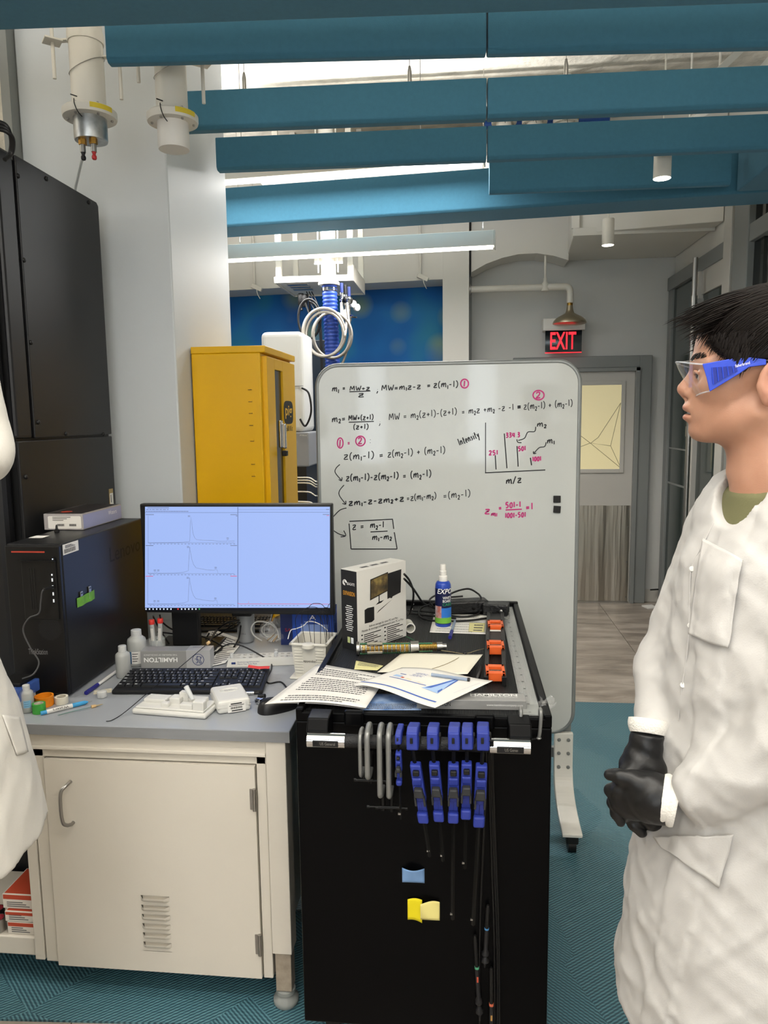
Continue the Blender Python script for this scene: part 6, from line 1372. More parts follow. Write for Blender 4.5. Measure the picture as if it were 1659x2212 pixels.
# probes and cables hung at the right
for k, (x0_, x1_, ye) in enumerate(((1056, 1068, 2215), (1060, 1074, 2260), (1064, 1078, 2300), (1050, 1036, 2230))):
    pts = [PY(x0_, 1600, 1.548), PY(x0_ + 1, 1680, 1.60), PY((x0_ + x1_) / 2, 1850, 1.628), PY(x1_, 2050, 1.630), PY(x1_, ye, 1.632)]
    tag(MB().tube(catmull(pts, 6), .0026, 6).build('probe_cable', M_cable, smooth=60), 'thin black probe cable hanging down the cart side, %s' % ('first of three at right', 'second of three at right', 'third of three at right', 'single one at left')[k], 'cable', 'probe cables on the cart')
def probe(px0, py0, px1, py1, col, label, tip=None):
    a = PY(px0, py0, 1.628); b = PY(px1, py1, 1.628); d = b - a; L = d.length; t = thing('test_probe', label, 'probe', tuple(b), 0, 'scope probes on the cart')
    MB().lathe([(.003, 0), (.0048, .01), (.0048, L * .36)], a, d, 12).build('strain_relief', M_blackp, t, smooth=40)
    MB().lathe([(.0056, L * .36), (.0056, L * .385)], a, d, 14).build('colour_ring', mat('ring_' + col[1:], col, .5), t, smooth=40)
    MB().lathe([(.0052, L * .385), (.0052, L * .72), (.009, L * .76), (.009, L * .79), (.004, L * .82), (.0095, L * .88), (.0095, L * .9), (.004, L * .92), (.002, L)], a, d, 14).build('probe_body', mat('probe_charcoal', '#1c1c1e', .4), t, smooth=40)
    if tip: MB().box(a + d * .5 + V(0, -.005, 0), (.004, .001, .014)).build('colour_mark', mat('mark_' + tip[1:], tip, .5), t)
probe(1026, 2020, 1037, 2205, '#4f9a76', 'test probe with green ring and orange mark', '#c8523a')
probe(1054, 1955, 1047, 2090, '#4c86b8', 'test probe with blue ring, highest on the cart side')
probe(1061, 2090, 1062, 2300, '#c8664a', 'test probe with orange ring at the bottom', '#b88a4a')
# sticky notes on the cart side
def sticky(px0, px1, py0, py1, m, label, curl, dark=None):
    a = PY(px0, py1, KY0); b = PY(px1, py0, KY0)
    mb = MB(); mb.grid(lambda u, v: V(a.x + (b.x - a.x) * u, KY0 - .0012 - curl(u, v), a.z + (b.z - a.z) * v + .004 * math.sin(u * 3)), 14, 8)
    o = mb.build('sticky_note', m, smooth=60, fix=False); sm = o.modifiers.new('thickness', 'SOLIDIFY'); sm.thickness = .0006; sm.offset = 0
    return tag(o, label, 'note', 'sticky notes on the cart side')
sticky(869, 917, 1876, 1905, mat('note_sky', '#7fa5d6', .8, var=.0), 'small blue sticky note curling off the cart side', lambda u, v: .012 * math.sin(math.pi * u) * (.4 + v))
sticky(881, 912, 1942, 1984, mat('note_yellow', '#e6d416', .8), 'bright yellow sticky note stuck at left on the cart side', lambda u, v: .003 + .010 * (1 - v) * u)
sticky(909, 950, 1945, 1978, mat('note_pale', '#e9dc8a', .8), 'pale yellow sticky note overlapping the bright one', lambda u, v: .012 + .006 * math.sin(3 * u + 2 * v))
# metal hooks at the front right corner
for k, px in enumerate((1125, 1168)):
    x = PY(px, 1540, KY0).x; pts = [V(x + .001, KY0 + .025, ZK + .006), V(x, KY0 + .01, KZ + .012), V(x, KY0 - .008, KZ + .008), V(x - .002, KY0 - .010, KZ - .03), V(x - .004, KY0 - .008, KZ - .05)]
    t = thing('metal_hook', 'grey metal rod hooked over the cart corner, %s one' % ('left', 'right')[k], 'hook', tuple(pts[-1]), 0, 'rods over the cart corner')
    MB().tube(catmull(pts, 6), .0042, 10).build('rod', M_cst, t, smooth=60); MB().lathe([(.003, -.004), (.0062, 0), (.003, .004)], pts[-1], seg=12).build('ball_end', M_cst, t, smooth=60)
    MB().cyl(pts[-1], pts[-1] + V(.022 if k == 0 else -.022, -.004, -.004), .002, seg=8).build('link', M_blk, t)

# ================================================================== THINGS ON THE CART
# boxed hard drive
n_ = PZ(773, 1409, ZK); lf = PZ(736, 1396, ZK); rt = PZ(878, 1374, ZK)
e1 = (lf - n_); e2 = (rt - n_); w1 = .066; w2 = e2.length * 1.0; a2 = math.atan2(e2.y, e2.x)
bh = .245
hb_ = thing('boxed_drive', 'tall white and black retail box of an external drive on the cart', 'box', (n_.x, n_.y, ZK), a2)
MB().bx(0, w2, 0, w1, .0008, bh).build('carton', mat('carton_white_gloss', '#d0cfca', .4), hb_, local=True, bevel=.001)
def _carbon(nt, b):
    tc = nt.nodes.new('ShaderNodeTexCoord'); mp = nt.nodes.new('ShaderNodeMapping'); mp.inputs['Rotation'].default_value = (RAD(45), 0, 0); nt.links.new(tc.outputs['Object'], mp.inputs['Vector'])
    w_ = nt.nodes.new('ShaderNodeTexWave'); w_.bands_direction = 'Z'; w_.inputs['Scale'].default_value = 130; nt.links.new(mp.outputs[0], w_.inputs['Vector'])
    r = ramp(nt, [(0.3, '#0e0f10'), (0.8, '#2a2b2e')]); nt.links.new(w_.outputs['Fac'], r.inputs[0]); nt.links.new(r.outputs[0], b.inputs['Base Color']); b.inputs['Roughness'].default_value = .4
sd_ = MB().bx(-.0006, 0, .0, w1, .0008, bh - .002).build('black_side', nmat('carbon_print', _carbon), hb_, local=True)
Wh = WM[hb_]; Rh = Wh.to_3x3(); XH, YHd = Rh @ V(1, 0, 0), Rh @ V(0, 1, 0); ZU = V(0, 0, 1)
def HF(u, z): return Wh @ V(w2 * u, -.0004, z)          # white front
def HS(u, z): return Wh @ V(-.0007, w1 * (1 - u), z)    # black side, u from the far edge
M_org = mat('orange_print', '#d99a2a', .5)
text('SEAGATE', 'lettering', M_whiteink, hb_, HS(.38, bh - .046), -YHd, ZU, w1 * .5, .008); text('EXPANSION', 'lettering', M_org, hb_, HS(.14, bh - .078), -YHd, ZU, w1 * .74, .013)
lgm = MB(); c_ = HS(.24, bh - .040)
for r_ in (.008, .0045): lgm.tube([c_ - YHd * (r_ * math.cos(k * .45)) + ZU * (r_ * math.sin(k * .45)) for k in range(12)], .0011, 5)
lgm.build('logo', M_whiteink, hb_)
pm = MB()
for k in range(13):
    z_ = .06 + k * .0062; wd_ = .34 + .16 * ((k * 7) % 3) / 2; a = HS(.5 - wd_ / 2, z_); pm.poly([a, a - YHd * (w1 * wd_), a - YHd * (w1 * wd_) + ZU * .0022, a + ZU * .0022])
pm.build('print', M_whiteink, hb_, fix=False, kind='stuff')
for k, c in enumerate(('#b7c489', '#d9dde0')): a = HS(.36 + .22 * k, .022); q_ = MB().poly([a, a - YHd * .011, a - YHd * .011 + ZU * .018, a + ZU * .018]); q_.build('badge', mat('badge_' + c[1:], c, .5), hb_, fix=False)
# picture on the white face (printed)
def pq(pts, m, name='picture_print', d=0.0): mb = MB(); mb.poly([Wh @ V(w2 * u, -.0006 - d, z) for u, z in pts]); mb.build(name, m, hb_, fix=False)
M_pk = mat('print_black', '#141416', .45)
pq([(.60, bh * .56), (.88, bh * .56 + .01), (.90, bh * .90), (.60, bh * .90 - .004)], M_pk)
pq([(.25, bh * .60), (.62, bh * .665), (.62, bh * .905), (.26, bh * .86)], M_pk)
def _land(nt, b):
    tc = nt.nodes.new('ShaderNodeTexCoord'); n = nt.nodes.new('ShaderNodeTexNoise'); n.inputs['Scale'].default_value = 26; n.inputs['Detail'].default_value = 6; nt.links.new(tc.outputs['Object'], n.inputs['Vector'])
    r = ramp(nt, [(0.3, '#17130c'), (0.5, '#57482a'), (0.62, '#8a7740'), (0.72, '#b9ad8c')]); nt.links.new(n.outputs['Fac'], r.inputs[0]); nt.links.new(r.outputs[0], b.inputs['Base Color']); b.inputs['Roughness'].default_value = .45
pq([(.265, bh * .617), (.61, bh * .677), (.61, bh * .893), (.275, bh * .848)], nmat('landscape_print', _land), 'screen_print', .0003)
pq([(.42, bh * .545), (.44, bh * .545), (.44, bh * .64), (.42, bh * .64)], M_pk); pq([(.36, bh * .525), (.47, bh * .535), (.53, bh * .56), (.42, bh * .555)], M_pk)
pq([(.38, bh * .415), (.66, bh * .525), (.71, bh * .545), (.42, bh * .445)], M_pk)
pq([(.14, bh * .33), (.28, bh * .325), (.33, bh * .345), (.33, bh * .51), (.20, bh * .515), (.14, bh * .50)], M_pk)
mb = MB(); mb.cyl(Wh @ V(w2 * .68, -.0005, bh * .58), Wh @ V(w2 * .68, -.0012, bh * .58), .0055, seg=14); mb.build('picture_print', M_pk, hb_)
for s_, u, z_, w_ in (('Add-on storage for your PC and Mac.', .22, bh * .262, .60), ('Module de stockage complémentaire pour PC et Mac.', .08, bh * .222, .86)): text(s_, 'lettering', M_ink, hb_, HF(u, z_), XH, ZU, w2 * w_, .0085)
pm = MB()
for col in range(2):
    for k in range(8):
        z_ = bh * .185 - k * .0062 + col * .002; u0 = .12 + col * .46; wd_ = .34 - .07 * ((k * 5 + col) % 3)
        if k % 2 == 0: pm.poly([HF(u0 - .05, z_), HF(u0 - .02, z_), HF(u0 - .02, z_ + .0042), HF(u0 - .05, z_ + .0042)])
        pm.poly([HF(u0, z_), HF(u0 + wd_, z_), HF(u0 + wd_, z_ + .0026), HF(u0, z_ + .0026)])
pm.build('print', M_ink, hb_, fix=False, kind='stuff')
pm = MB()
for k in range(3): pm.poly([Wh @ V(w2 * (.2 + .2 * k), w1 * .3, bh + .0006), Wh @ V(w2 * (.34 + .2 * k), w1 * .3, bh + .0006), Wh @ V(w2 * (.34 + .2 * k), w1 * .5, bh + .0006), Wh @ V(w2 * (.2 + .2 * k), w1 * .5, bh + .0006)])
pm.build('top_print', M_print, hb_, fix=False, kind='stuff')

# spray bottle
p = PZ(957, 1355, ZK); p.y += .02; r = .0262
sb = thing('spray_bottle', 'blue whiteboard cleaner spray bottle with white pump', 'bottle', (p.x, p.y, ZK))
h1 = .150
MB().lathe([(r * .92, 0), (r, .004), (r, h1 - .018), (r * .96, h1 - .008), (r * .8, h1), (r * .55, h1 + .002)], (p.x, p.y, ZK + .0008), seg=40).build('bottle_body', mat('spray_blue', '#2444a6', .3), sb, smooth=60)
zz = ZK + h1
MB().lathe([(.0142, 0), (.0148, .002), (.0148, .018), (.0135, .02), (.0115, .021), (.0115, .036), (.0098, .038), (.0098, .056), (.0085, .058)], (p.x, p.y, zz), seg=28).build('pump', M_whitep, sb, smooth=40)
def wrap(a0, a1, z0, z1, m, name, par, e=.0006, n=14):
    mb = MB(); mb.grid(lambda u, v: V(p.x + (r + e) * math.cos(a0 + (a1 - a0) * u), p.y + (r + e) * math.sin(a0 + (a1 - a0) * u), ZK + z0 + (z1 - z0) * v), n, 3); return mb.build(name, m, par, fix=False, smooth=80)
lbl = wrap(-3.0, .25, .012, h1 - .020, mat('label_navy', '#141a44', .35), 'label', sb, n=24)
wrap(-3.0, .25, .014, .034, mat('label_green', '#6fae3e', .4), 'label_green_band', lbl, .0010, 24)
wrap(-2.75, -1.75, .032, .072, mat('label_photo', '#b9b3b8', .5, var=.6, vs=60, col2='#a8503c'), 'label_photo', lbl, .0012)
wrap(-1.75, .2, .032, .066, mat('label_sky', '#2c6fc4', .4), 'label_swoosh', lbl, .0010)
def arctext(s_, ac, z_, w_, h_, m, sh=0):
    o = text(s_, 'lettering', m, lbl, (p.x - w_ / 2, p.y - r, ZK + z_), (1, 0, 0), (0, 0, 1), w_, h_, shear=sh, offset=.01); inv = WM[lbl].inverted()
    for v in o.data.vertices:
        q = WM[lbl] @ v.co; a_ = ac + (q.x - p.x) / r; v.co = inv @ V(p.x + (r + .0016) * math.cos(a_), p.y + (r + .0016) * math.sin(a_), q.z)
arctext('EXPO', -1.30, .114, .052, .017, M_whiteink, .25); arctext('WHITE', -1.02, .096, .030, .009, M_whiteink); arctext('BOARD', -1.02, .085, .030, .009, M_whiteink); arctext('CARE', -1.0, .073, .032, .010, mat('label_greenprint', '#2f8f5a', .4))
# papers under it, pen
s_, fn = sheet('paper_sheet', 'white form sheet under the spray bottle', [PZ(928, 1366, ZK + .001), PZ(1049, 1370, ZK + .001), PZ(1053, 1328, ZK + .001), PZ(938, 1326, ZK + .001)]); words(fn, 7, s_, seed=9, hgt=.12)
s_, fn = sheet('paper_note', 'pale yellow note on the form sheet right of the spray bottle', [PZ(1012, 1364, ZK + .003), PZ(1046, 1365, ZK + .003), PZ(1048, 1346, ZK + .003), PZ(1014, 1345, ZK + .003)], mat('pale_note', '#d9d398', .8), cat='note'); words(fn, 3, s_, seed=3, u0=.3)
a = PZ(972, 1377, ZK + .006); b = PZ(983, 1340, ZK + .006); d = b - a; t = thing('capped_pen', 'clear pen with dark blue cap lying under the spray bottle', 'pen', tuple(a))
MB().cyl(a, a + d * .35, .006, .0056, seg=14).build('cap', mat('dark_blue_cap', '#23237e', .35), t, smooth=40); MB().cyl(a + d * .35, b, .0045, seg=12).build('barrel', mat('pen_clear', '#9fb0c8', .2, alpha=.7), t, smooth=40)
# power brick and cables
p = PZ(1012, 1327, ZK); pb_ = thing('power_brick', 'black power supply brick with cable tangle behind the spray bottle', 'power supply', (p.x, p.y + .03, ZK), RAD(14))
MB().bx(-.085, .068, -.030, .03, .001, .046).build('brick_body', mat('brick_black', '#131314', .4, bump=.4, bs=90), pb_, local=True, bevel=.007)
for k, pts in enumerate(([(873, 1240, .22), (885, 1255, .19), (893, 1280, .12), (890, 1310, .04), (880, 1330, .006)], [(873, 1250, .20), (893, 1272, .15), (912, 1300, .06), (925, 1308, .02), (960, 1322, .006)], [(962, 1300, .05), (975, 1282, .07), (1010, 1272, .07), (1032, 1282, .06), (1040, 1292, .045)],
    [(935, 1310, .03), (928, 1296, .045), (945, 1285, .05), (965, 1290, .045), (1000, 1288, .05)], [(880, 1318, .01), (930, 1322, .006), (990, 1332, .005), (1030, 1328, .006), (1035, 1318, .008), (1020, 1314, .02)], [(946, 1300, .04), (912, 1312, .02), (906, 1330, .006), (930, 1340, .005), (1000, 1341, .005), (1060, 1334, .006), (1085, 1328, .012)], [(885, 1325, .006), (940, 1331, .005), (985, 1336, .005)])):
    cable([PZ(x_, y_, ZK + h_ + .002) for x_, y_, h_ in pts], .0034, 'black cable on the cart, ' + ('running down along the drive box', 'slanting behind the spray bottle', 'arching into the power brick', 'small loop left of the brick', 'coiled in front of the brick', 'long loop passing in front of the spray bottle', 'lying flat behind the bottle')[k])
cable([PZ(890, 1320, ZK + .004), PZ(893, 1305, ZK + .006), PZ(915, 1300, ZK + .006), PZ(950, 1301, ZK + .006)], .0022, 'thin white cable lying behind the spray bottle', M_whitep)
p = PZ(1072, 1332, ZK); t = thing('control_box', 'small black box with two sockets at the cart back corner', 'device', (p.x, p.y + .025, ZK), RAD(-12))
MB().bx(-.043, .043, -.026, .03, .001, .042).build('box_body', mat('brick_black', '#131314', .4, bump=.4, bs=90), t, local=True, bevel=.004)
MB().cyl((-.014, -.026, .014), (-.014, -.038, .014), .0065, seg=14).build('socket', M_steel, t, local=True, smooth=40); MB().lathe([(.006, 0), (.006, .002), (.0045, .003)], (.022, -.026, .020), (0, -1, 0), 14).build('socket', M_steel, t, local=True, smooth=40)
text('HVX', 'lettering', M_print, t, WM[t] @ V(-.008, .012, .042), WM[t].to_3x3() @ V(1, 0, 0), WM[t].to_3x3() @ V(0, 1, 0), .018, .006)
cable([PZ(1086, 1333, ZK + .01), PZ(1098, 1336, ZK + .004), PZ(1100, 1325, ZK + .006), PZ(1090, 1312, ZK + .01)], .002, 'thin grey cable looping around the small control box', mat('grey_cord2', '#8a8a86', .5))
# white roll
p = PZ(888, 1368, ZK); a = V(p.x + .004, p.y, ZK + .017); t = thing('paper_roll', 'short white cardboard roll lying beside the drive box', 'roll', (p.x, p.y, ZK))
MB().lathe([(.0165, 0), (.0165, .05), (.013, .05), (.013, 0)], a + V(-.006, .0, 0), (-.25, 1, .0), 28, caps=False).build('tube_wall', mat('roll_offwhite', '#d6d6cc', .7), t, smooth=40)
MB().lathe([(.0165, 0), (.013, 0)], a + V(-.006, .0, 0), (-.25, 1, .0), 28, caps=False).build('rim', M_paper, t)
# spirit level with orange vials
a = PZ(1066, 1490, ZK); b = PZ(1068, 1331, ZK); lx0, lx1 = PZ(1042, 1488, ZK).x + .004, PZ(1092, 1492, ZK).x; ly0, ly1 = 1.855, 2.50
lv = thing('spirit_level', 'black spirit level with three orange vials lying on the cart', 'level', ((lx0 + lx1) / 2, ly0, ZK))
LH = .024; sk = .03
def LX(y_): return sk * (y_ - ly0) / (ly1 - ly0)
fr_ = MB()
for u0, u1 in ((0, .012), (.046, .058)):
    fr_.prism([V(lx0 + u0 + LX(ly0), ly0, ZK + .001), V(lx0 + u1 + LX(ly0), ly0, ZK + .001), V(lx0 + u1 + LX(ly1), ly1, ZK + .001), V(lx0 + u0 + LX(ly1), ly1, ZK + .001)], (0, 0, LH))
fr_.build('rail', M_blackp, lv, bevel=.001)
ys = [PZ(1070, py, ZK + LH).y for py in (1450, 1395, 1350)]
segs = [ly0] + [v for y_ in ys for v in (y_ - .045, y_ + .045)] + [ly1]
wb_ = MB()
for k in range(0, len(segs), 2):
    y0_, y1_ = segs[k], segs[k + 1]
    if y1_ - y0_ > .01 and k != 2: wb_.prism([V(lx0 + .012 + LX(y0_), y0_, ZK + .002), V(lx0 + .046 + LX(y0_), y0_, ZK + .002), V(lx0 + .046 + LX(y1_), y1_, ZK + .002), V(lx0 + .012 + LX(y1_), y1_, ZK + .002)], (0, 0, LH - .006))
wb_.build('web', M_blackp, lv)
M_olv = mat('orange_level_plastic', '#e2622a', .4)
for y_ in ys:
    xc = lx0 + .029 + LX(y_); m_ = MB(); w_, l_ = .025, .034
    for x0_, x1_, y0_, y1_ in ((-w_, w_, -l_, -l_ + .016), (-w_, w_, l_ - .016, l_), (-w_, -w_ + .009, -l_, l_), (w_ - .009, w_, -l_, l_)): m_.bx(xc + x0_, xc + x1_, y_ + y0_, y_ + y1_, ZK + .008, ZK + LH + .008)
    o_ = m_.build('vial_housing', M_olv, lv, bevel=.002)
    MB().cyl((xc - .018, y_, ZK + LH - .004), (xc + .018, y_, ZK + LH - .004), .008, seg=16).build('vial', mat('vial_smoke', '#6b5a50', .1, alpha=.8), o_, smooth=40)
MB().bx(lx0 + .008 + LX(ys[2] - .06), lx0 + .052 + LX(ys[2] - .06), ys[2] - .062, ys[2] - .048, ZK + LH - .003, ZK + LH - .002).build('barcode', M_paper, lv)
# clear ruler
rl0, rl1 = PZ(1157, 1540, ZK), PZ(1113, 1308, ZK); ym0, ym1 = 1.67, 2.655
t = thing('clear_ruler', 'long clear plastic ruler along the right edge of the cart', 'ruler', ((rl0.x + rl1.x) / 2, 2.16, ZK))
MB().bx(.142, .184, ym0, ym1, ZK + .001, ZK + .004).build('ruler_body', mat('ruler_acrylic', '#c9ccca', .12, alpha=.42), t)
tk = MB()
for k in range(96):
    y_ = ym0 + .01 + k * .0101; l_ = .012 if k % 10 == 0 else (.008 if k % 5 == 0 else .005); tk.poly([V(.142, y_, ZK + .0043), V(.142 + l_, y_, ZK + .0043), V(.142 + l_, y_ + .0012, ZK + .0043), V(.142, y_ + .0012, ZK + .0043)])
    if k % 5 == 0: tk.poly([V(.157, y_, ZK + .0043), V(.163, y_, ZK + .0043), V(.163, y_ + .005, ZK + .0043), V(.157, y_ + .005, ZK + .0043)])
tk.build('graduation', M_print, t, fix=False, kind='stuff')
p = PZ(1175, 1530, ZK); bm = MB(); bm.grid(lambda u, v: V(p.x - .012 + .034 * u + .006 * math.sin(9 * v), p.y - .02 + .05 * v, ZK + .012 + .010 * math.sin(7 * u + 5 * v) * math.sin(11 * v)), 12, 12)
tag(bm.build('plastic_wrap', clearmat('bag_film', '#ffffff', .10, .1), smooth=20, fix=False), 'scrap of clear plastic wrap at the cart front corner', 'wrap')
# copper coil device
a = PZ(779, 1411, ZK); b = PZ(953, 1408, ZK); a = V(-.305, 2.083, ZK + .020); b = V(-.055, 2.118, ZK + .020); d = b - a; Ld = d.length; dn = d.normalized()
t = thing('ion_optics_stack', 'metal rod assembly with copper-coloured plates lying on the cart', 'instrument part', ((a.x + b.x) / 2, a.y, ZK))
side = V(0, 0, 1).cross(dn); 
MB().cyl(a, a + dn * .008, .020, seg=20).build('end_plate', M_steel, t, smooth=40)
for k in range(34):
    c_ = a + dn * (.014 + k * .0042); MB().cyl(c_, c_ + dn * .0018, .0155, seg=14).build('stack_plate', mat('gold_plate', '#c79a4a', .3, .9) if k % 3 else mat('tin_plate', '#b9b4a6', .35, .8), t)
MB().cyl(a + dn * .158, a + dn * .182, .018, seg=20).build('collar', M_steel, t, smooth=40)
for k in range(12):
    c_ = a + dn * (.186 + k * .0042); MB().cyl(c_, c_ + dn * .0018, .0125, seg=14).build('stack_plate', mat('gold_plate', '#c79a4a', .3, .9), t)
MB().cyl(a + dn * .236, b, .0135, seg=18).build('nose', M_steel, t, smooth=40); MB().cyl(b, b + dn * .012, .009, seg=14).build('nose_tip', M_steel, t, smooth=40)
M_pcb = mat('green_pcb', '#1f5a3a', .4)
for zo, so in ((.017, 1), (-.016, -1)): c_ = a + dn * .12; MB().tube([a + dn * .01 + V(0, 0, zo * .9) - side * .006, b - dn * .03 + V(0, 0, zo * .7) - side * .006], .003, 4).build('circuit_strip', M_pcb, t)
for zo in (-.008, .016): MB().box(a + dn * .055 + V(0, -.012, zo * 1.1), (.045, .010, .007), Matrix.Rotation(math.atan2(dn.y, dn.x), 3, 'Z')).build('clamp_bar', mat('tin_plate', '#b9b4a6', .35, .8), t, bevel=.001)
MB().tube(catmull([a + dn * .17 + V(0, .02, .004), a + dn * .165 + V(0, .05, .006), a + dn * .15 + V(-.01, .075, .01)], 6), .0014, 6).build('lead_wire', M_pcb, t)
# wires with a bead
wb_ = thing('bead_wire', 'thin tan wire with a black bead stretched over the papers', 'wire', tuple(PZ(1003, 1411, ZK)))
q = PZ(1004, 1412, ZK + .012)
MB().tube(catmull([PZ(953, 1405, ZK + .02), PZ(975, 1408, ZK + .016), q, PZ(1030, 1405, ZK + .01), PZ(1046, 1401, ZK + .004)], 6), .0009, 5).build('wire', mat('tan_wire', '#8c7f5c', .5), wb_)
MB().tube(catmull([q, PZ(985, 1424, ZK + .018), PZ(955, 1438, ZK + .024), PZ(908, 1452, ZK + .026)], 6), .0009, 5).build('wire', mat('tan_wire', '#8c7f5c', .5), wb_)
MB().lathe([(.003, -.006), (.006, -.004), (.006, .004), (.003, .006)], q, (1, .2, .1), 14).build('bead', M_blackp, wb_, smooth=40)
# papers at the front
s_, fn = sheet('paper_sheet', 'creamy blank sheet behind the diagram sheet on the cart', [PZ(815, 1452, ZK + .006), PZ(1010, 1466, ZK + .006), PZ(1043, 1423, ZK + .01), PZ(868, 1411, ZK + .004)], mat('cream_sheet', '#e6e2d2', .8), curl=lambda u, v: .006 * math.sin(3 * u) + .012 * u ** 4)
s_, fn = sheet('sticky_pad', 'pale yellow sticky note between drive box and papers', [PZ(765, 1446, ZK + .002), PZ(815, 1448, ZK + .002), PZ(828, 1438, ZK + .002), PZ(769, 1427, ZK + .002)], mat('pale_note', '#d9d398', .8), cat='note'); words(fn, 3, s_, seed=3, u0=.1, v0=.5)
s_, fn = sheet('printed_card', 'blue printed instrument card sticking out under the papers', [PZ(778, 1534, ZK + .002), PZ(910, 1534, ZK + .002), PZ(908, 1500, ZK + .002), PZ(795, 1498, ZK + .002)], mat('card_blue_white', '#a9bdd8', .5, var=.6, vs=30, col2='#3f6fb0'), cat='card'); words(fn, 4, s_, seed=8, v0=.05, v1=.4)
sc2 = thing('syringe_carton', 'flat silver syringe carton at the cart front right with web address', 'carton', (PZ(900, 1535, ZK).x, PZ(1010, 1535, ZK).y, ZK), RAD(2))
w_ = .258; dd_ = .048; hh = .024
MB().bx(0, w_, 0, dd_, .0008, hh).build('carton_body', M_silv, sc2, local=True, bevel=.001)
W2 = WM[sc2]; R2 = W2.to_3x3(); text('HAMILTON', 'lettering', M_whiteink, sc2, W2 @ V(.128, dd_ * .55, hh + .0005), R2 @ V(1, 0, 0), R2 @ V(0, 1, 0), .112, .014, offset=.02); text('THE MEASURE OF EXCELLENCE', 'lettering', M_whiteink, sc2, W2 @ V(.128, dd_ * .40, hh + .0005), R2 @ V(1, 0, 0), R2 @ V(0, 1, 0), .112, .005)
text('www.hamiltoncompany.com', 'lettering', M_whiteink, sc2, W2 @ V(.165, -.0005, .009), R2 @ V(1, 0, 0), V(0, 0, 1), .085, .007); text('HAMILTON', 'lettering', M_ink, sc2, W2 @ V(.03, -.0005, .009), R2 @ V(1, 0, 0), V(0, 0, 1), .05, .010)
s_, fn = sheet('paper_sheet', 'printed text sheet overhanging the left front of the cart', [PZ(578, 1520, ZK + .012), PZ(790, 1531, ZK + .012), PZ(838, 1466, ZK + .014), PZ(690, 1434, ZK + .012)], curl=lambda u, v: .010 * math.sin(u * 3.0) * (1 - v) + .008 * u * v, nu=20); words(fn, 17, s_, seed=11, u0=.10, u1=.9, skip=(3, 4, 12), hgt=.4, v0=.05, v1=.93)
s0_, fn0 = sheet('paper_sheet', 'second sheet just under the printed text sheet', [PZ(572, 1521, ZK + .006), PZ(786, 1533, ZK + .006), PZ(832, 1470, ZK + .006), PZ(684, 1436, ZK + .006)], curl=lambda u, v: .008 * math.sin(u * 3.0) * (1 - v) + .006 * u * v)
s_, fn = sheet('paper_sheet', 'sheet with blue instrument diagram at the front of the cart', [PZ(765, 1478, ZK + .030), PZ(940, 1524, ZK + .030), PZ(1065, 1474, ZK + .042), PZ(868, 1442, ZK + .026)], curl=lambda u, v: .006 * math.sin(u * 5) + .010 * v * u, nu=24)
M_dblue = mat('diagram_blue', '#3f62b0', .6); M_dlb = mat('diagram_light_blue', '#9fbbe0', .6)
def dr_(poly, m, nm='diagram_print', h=.0009): mb = MB(); mb.poly([fn(u, v, h) for u, v in poly]); mb.build(nm, m, s_, fix=False)
def dln(pts, wv, m, nm='diagram_line'):
    mb = MB()
    for k in range(len(pts) - 1):
        (u0, v0), (u1, v1) = pts[k], pts[k + 1]; mb.poly([fn(u0, v0), fn(u1, v1), fn(u1, v1 + wv), fn(u0, v0 + wv)])
    mb.build(nm, m, s_, fix=False)
dln([(k / 12, .12) for k in range(0, 12)], .03, M_dblue); dln([(.93, .12 + .0 * k) for k in range(2)], .03, M_dblue)
dln([(.90 + .005 * k, .45 + k * .06) for k in range(8)], .02, M_dblue)
dr_([(.16, .52), (.26, .50), (.26, .57), (.16, .60)], M_dlb); dln([(.15, .46), (.26, .44), (.36, .42), (.5, .42), (.6, .44)], .018, M_dblue); dln([(.18, .64), (.26, .62)], .02, M_dblue); dln([(.20, .42), (.20, .66)], .02, M_dblue)
dr_([(.27, .49), (.31, .48), (.31, .52), (.27, .53)], mat('diagram_red', '#c0543f', .6)); dr_([(.33, .47), (.5, .46), (.56, .48), (.34, .52)], mat('diagram_cream', '#d8d2bd', .7))
dr_([(.60, .36), (.80, .34), (.74, .66), (.72, .86), (.69, .86), (.66, .58)], M_dlb); dr_([(.62, .36), (.66, .36), (.72, .82), (.70, .82)], M_dblue); dr_([(.76, .36), (.79, .36), (.74, .82), (.725, .82)], M_dblue)
words(fn, 10, s_, seed=21, u0=.3, u1=.45, v0=.62, v1=.78, hgt=.3, m=M_dblue)
# long clear pen refill
a = PZ(932, 1457, ZK + .046); b = PZ(1010, 1468, ZK + .044); d = b - a; t = thing('refill_tube', 'slim clear refill tube lying on the cream sheet', 'refill', tuple(a))
MB().cyl(a, b, .0042, seg=12).build('tube_body', mat('pen_clear', '#9fb0c8', .2, alpha=.7), t, smooth=40); MB().cyl(a + d * .08, b - d * .02, .0022, seg=10).build('core', M_ink, t, smooth=40); MB().cyl(b, b + d * .06, .005, seg=12).build('collar', M_blackp, t, smooth=40)
tag(MB().lathe([(.004, 0), (.0065, .004), (.0065, .04), (.003, .05)], PZ(1030, 1470, ZK + .008), (.2, .6, .5), 14).build('black_cap', M_blackp, smooth=50), 'small black cap leaning against the level', 'cap')
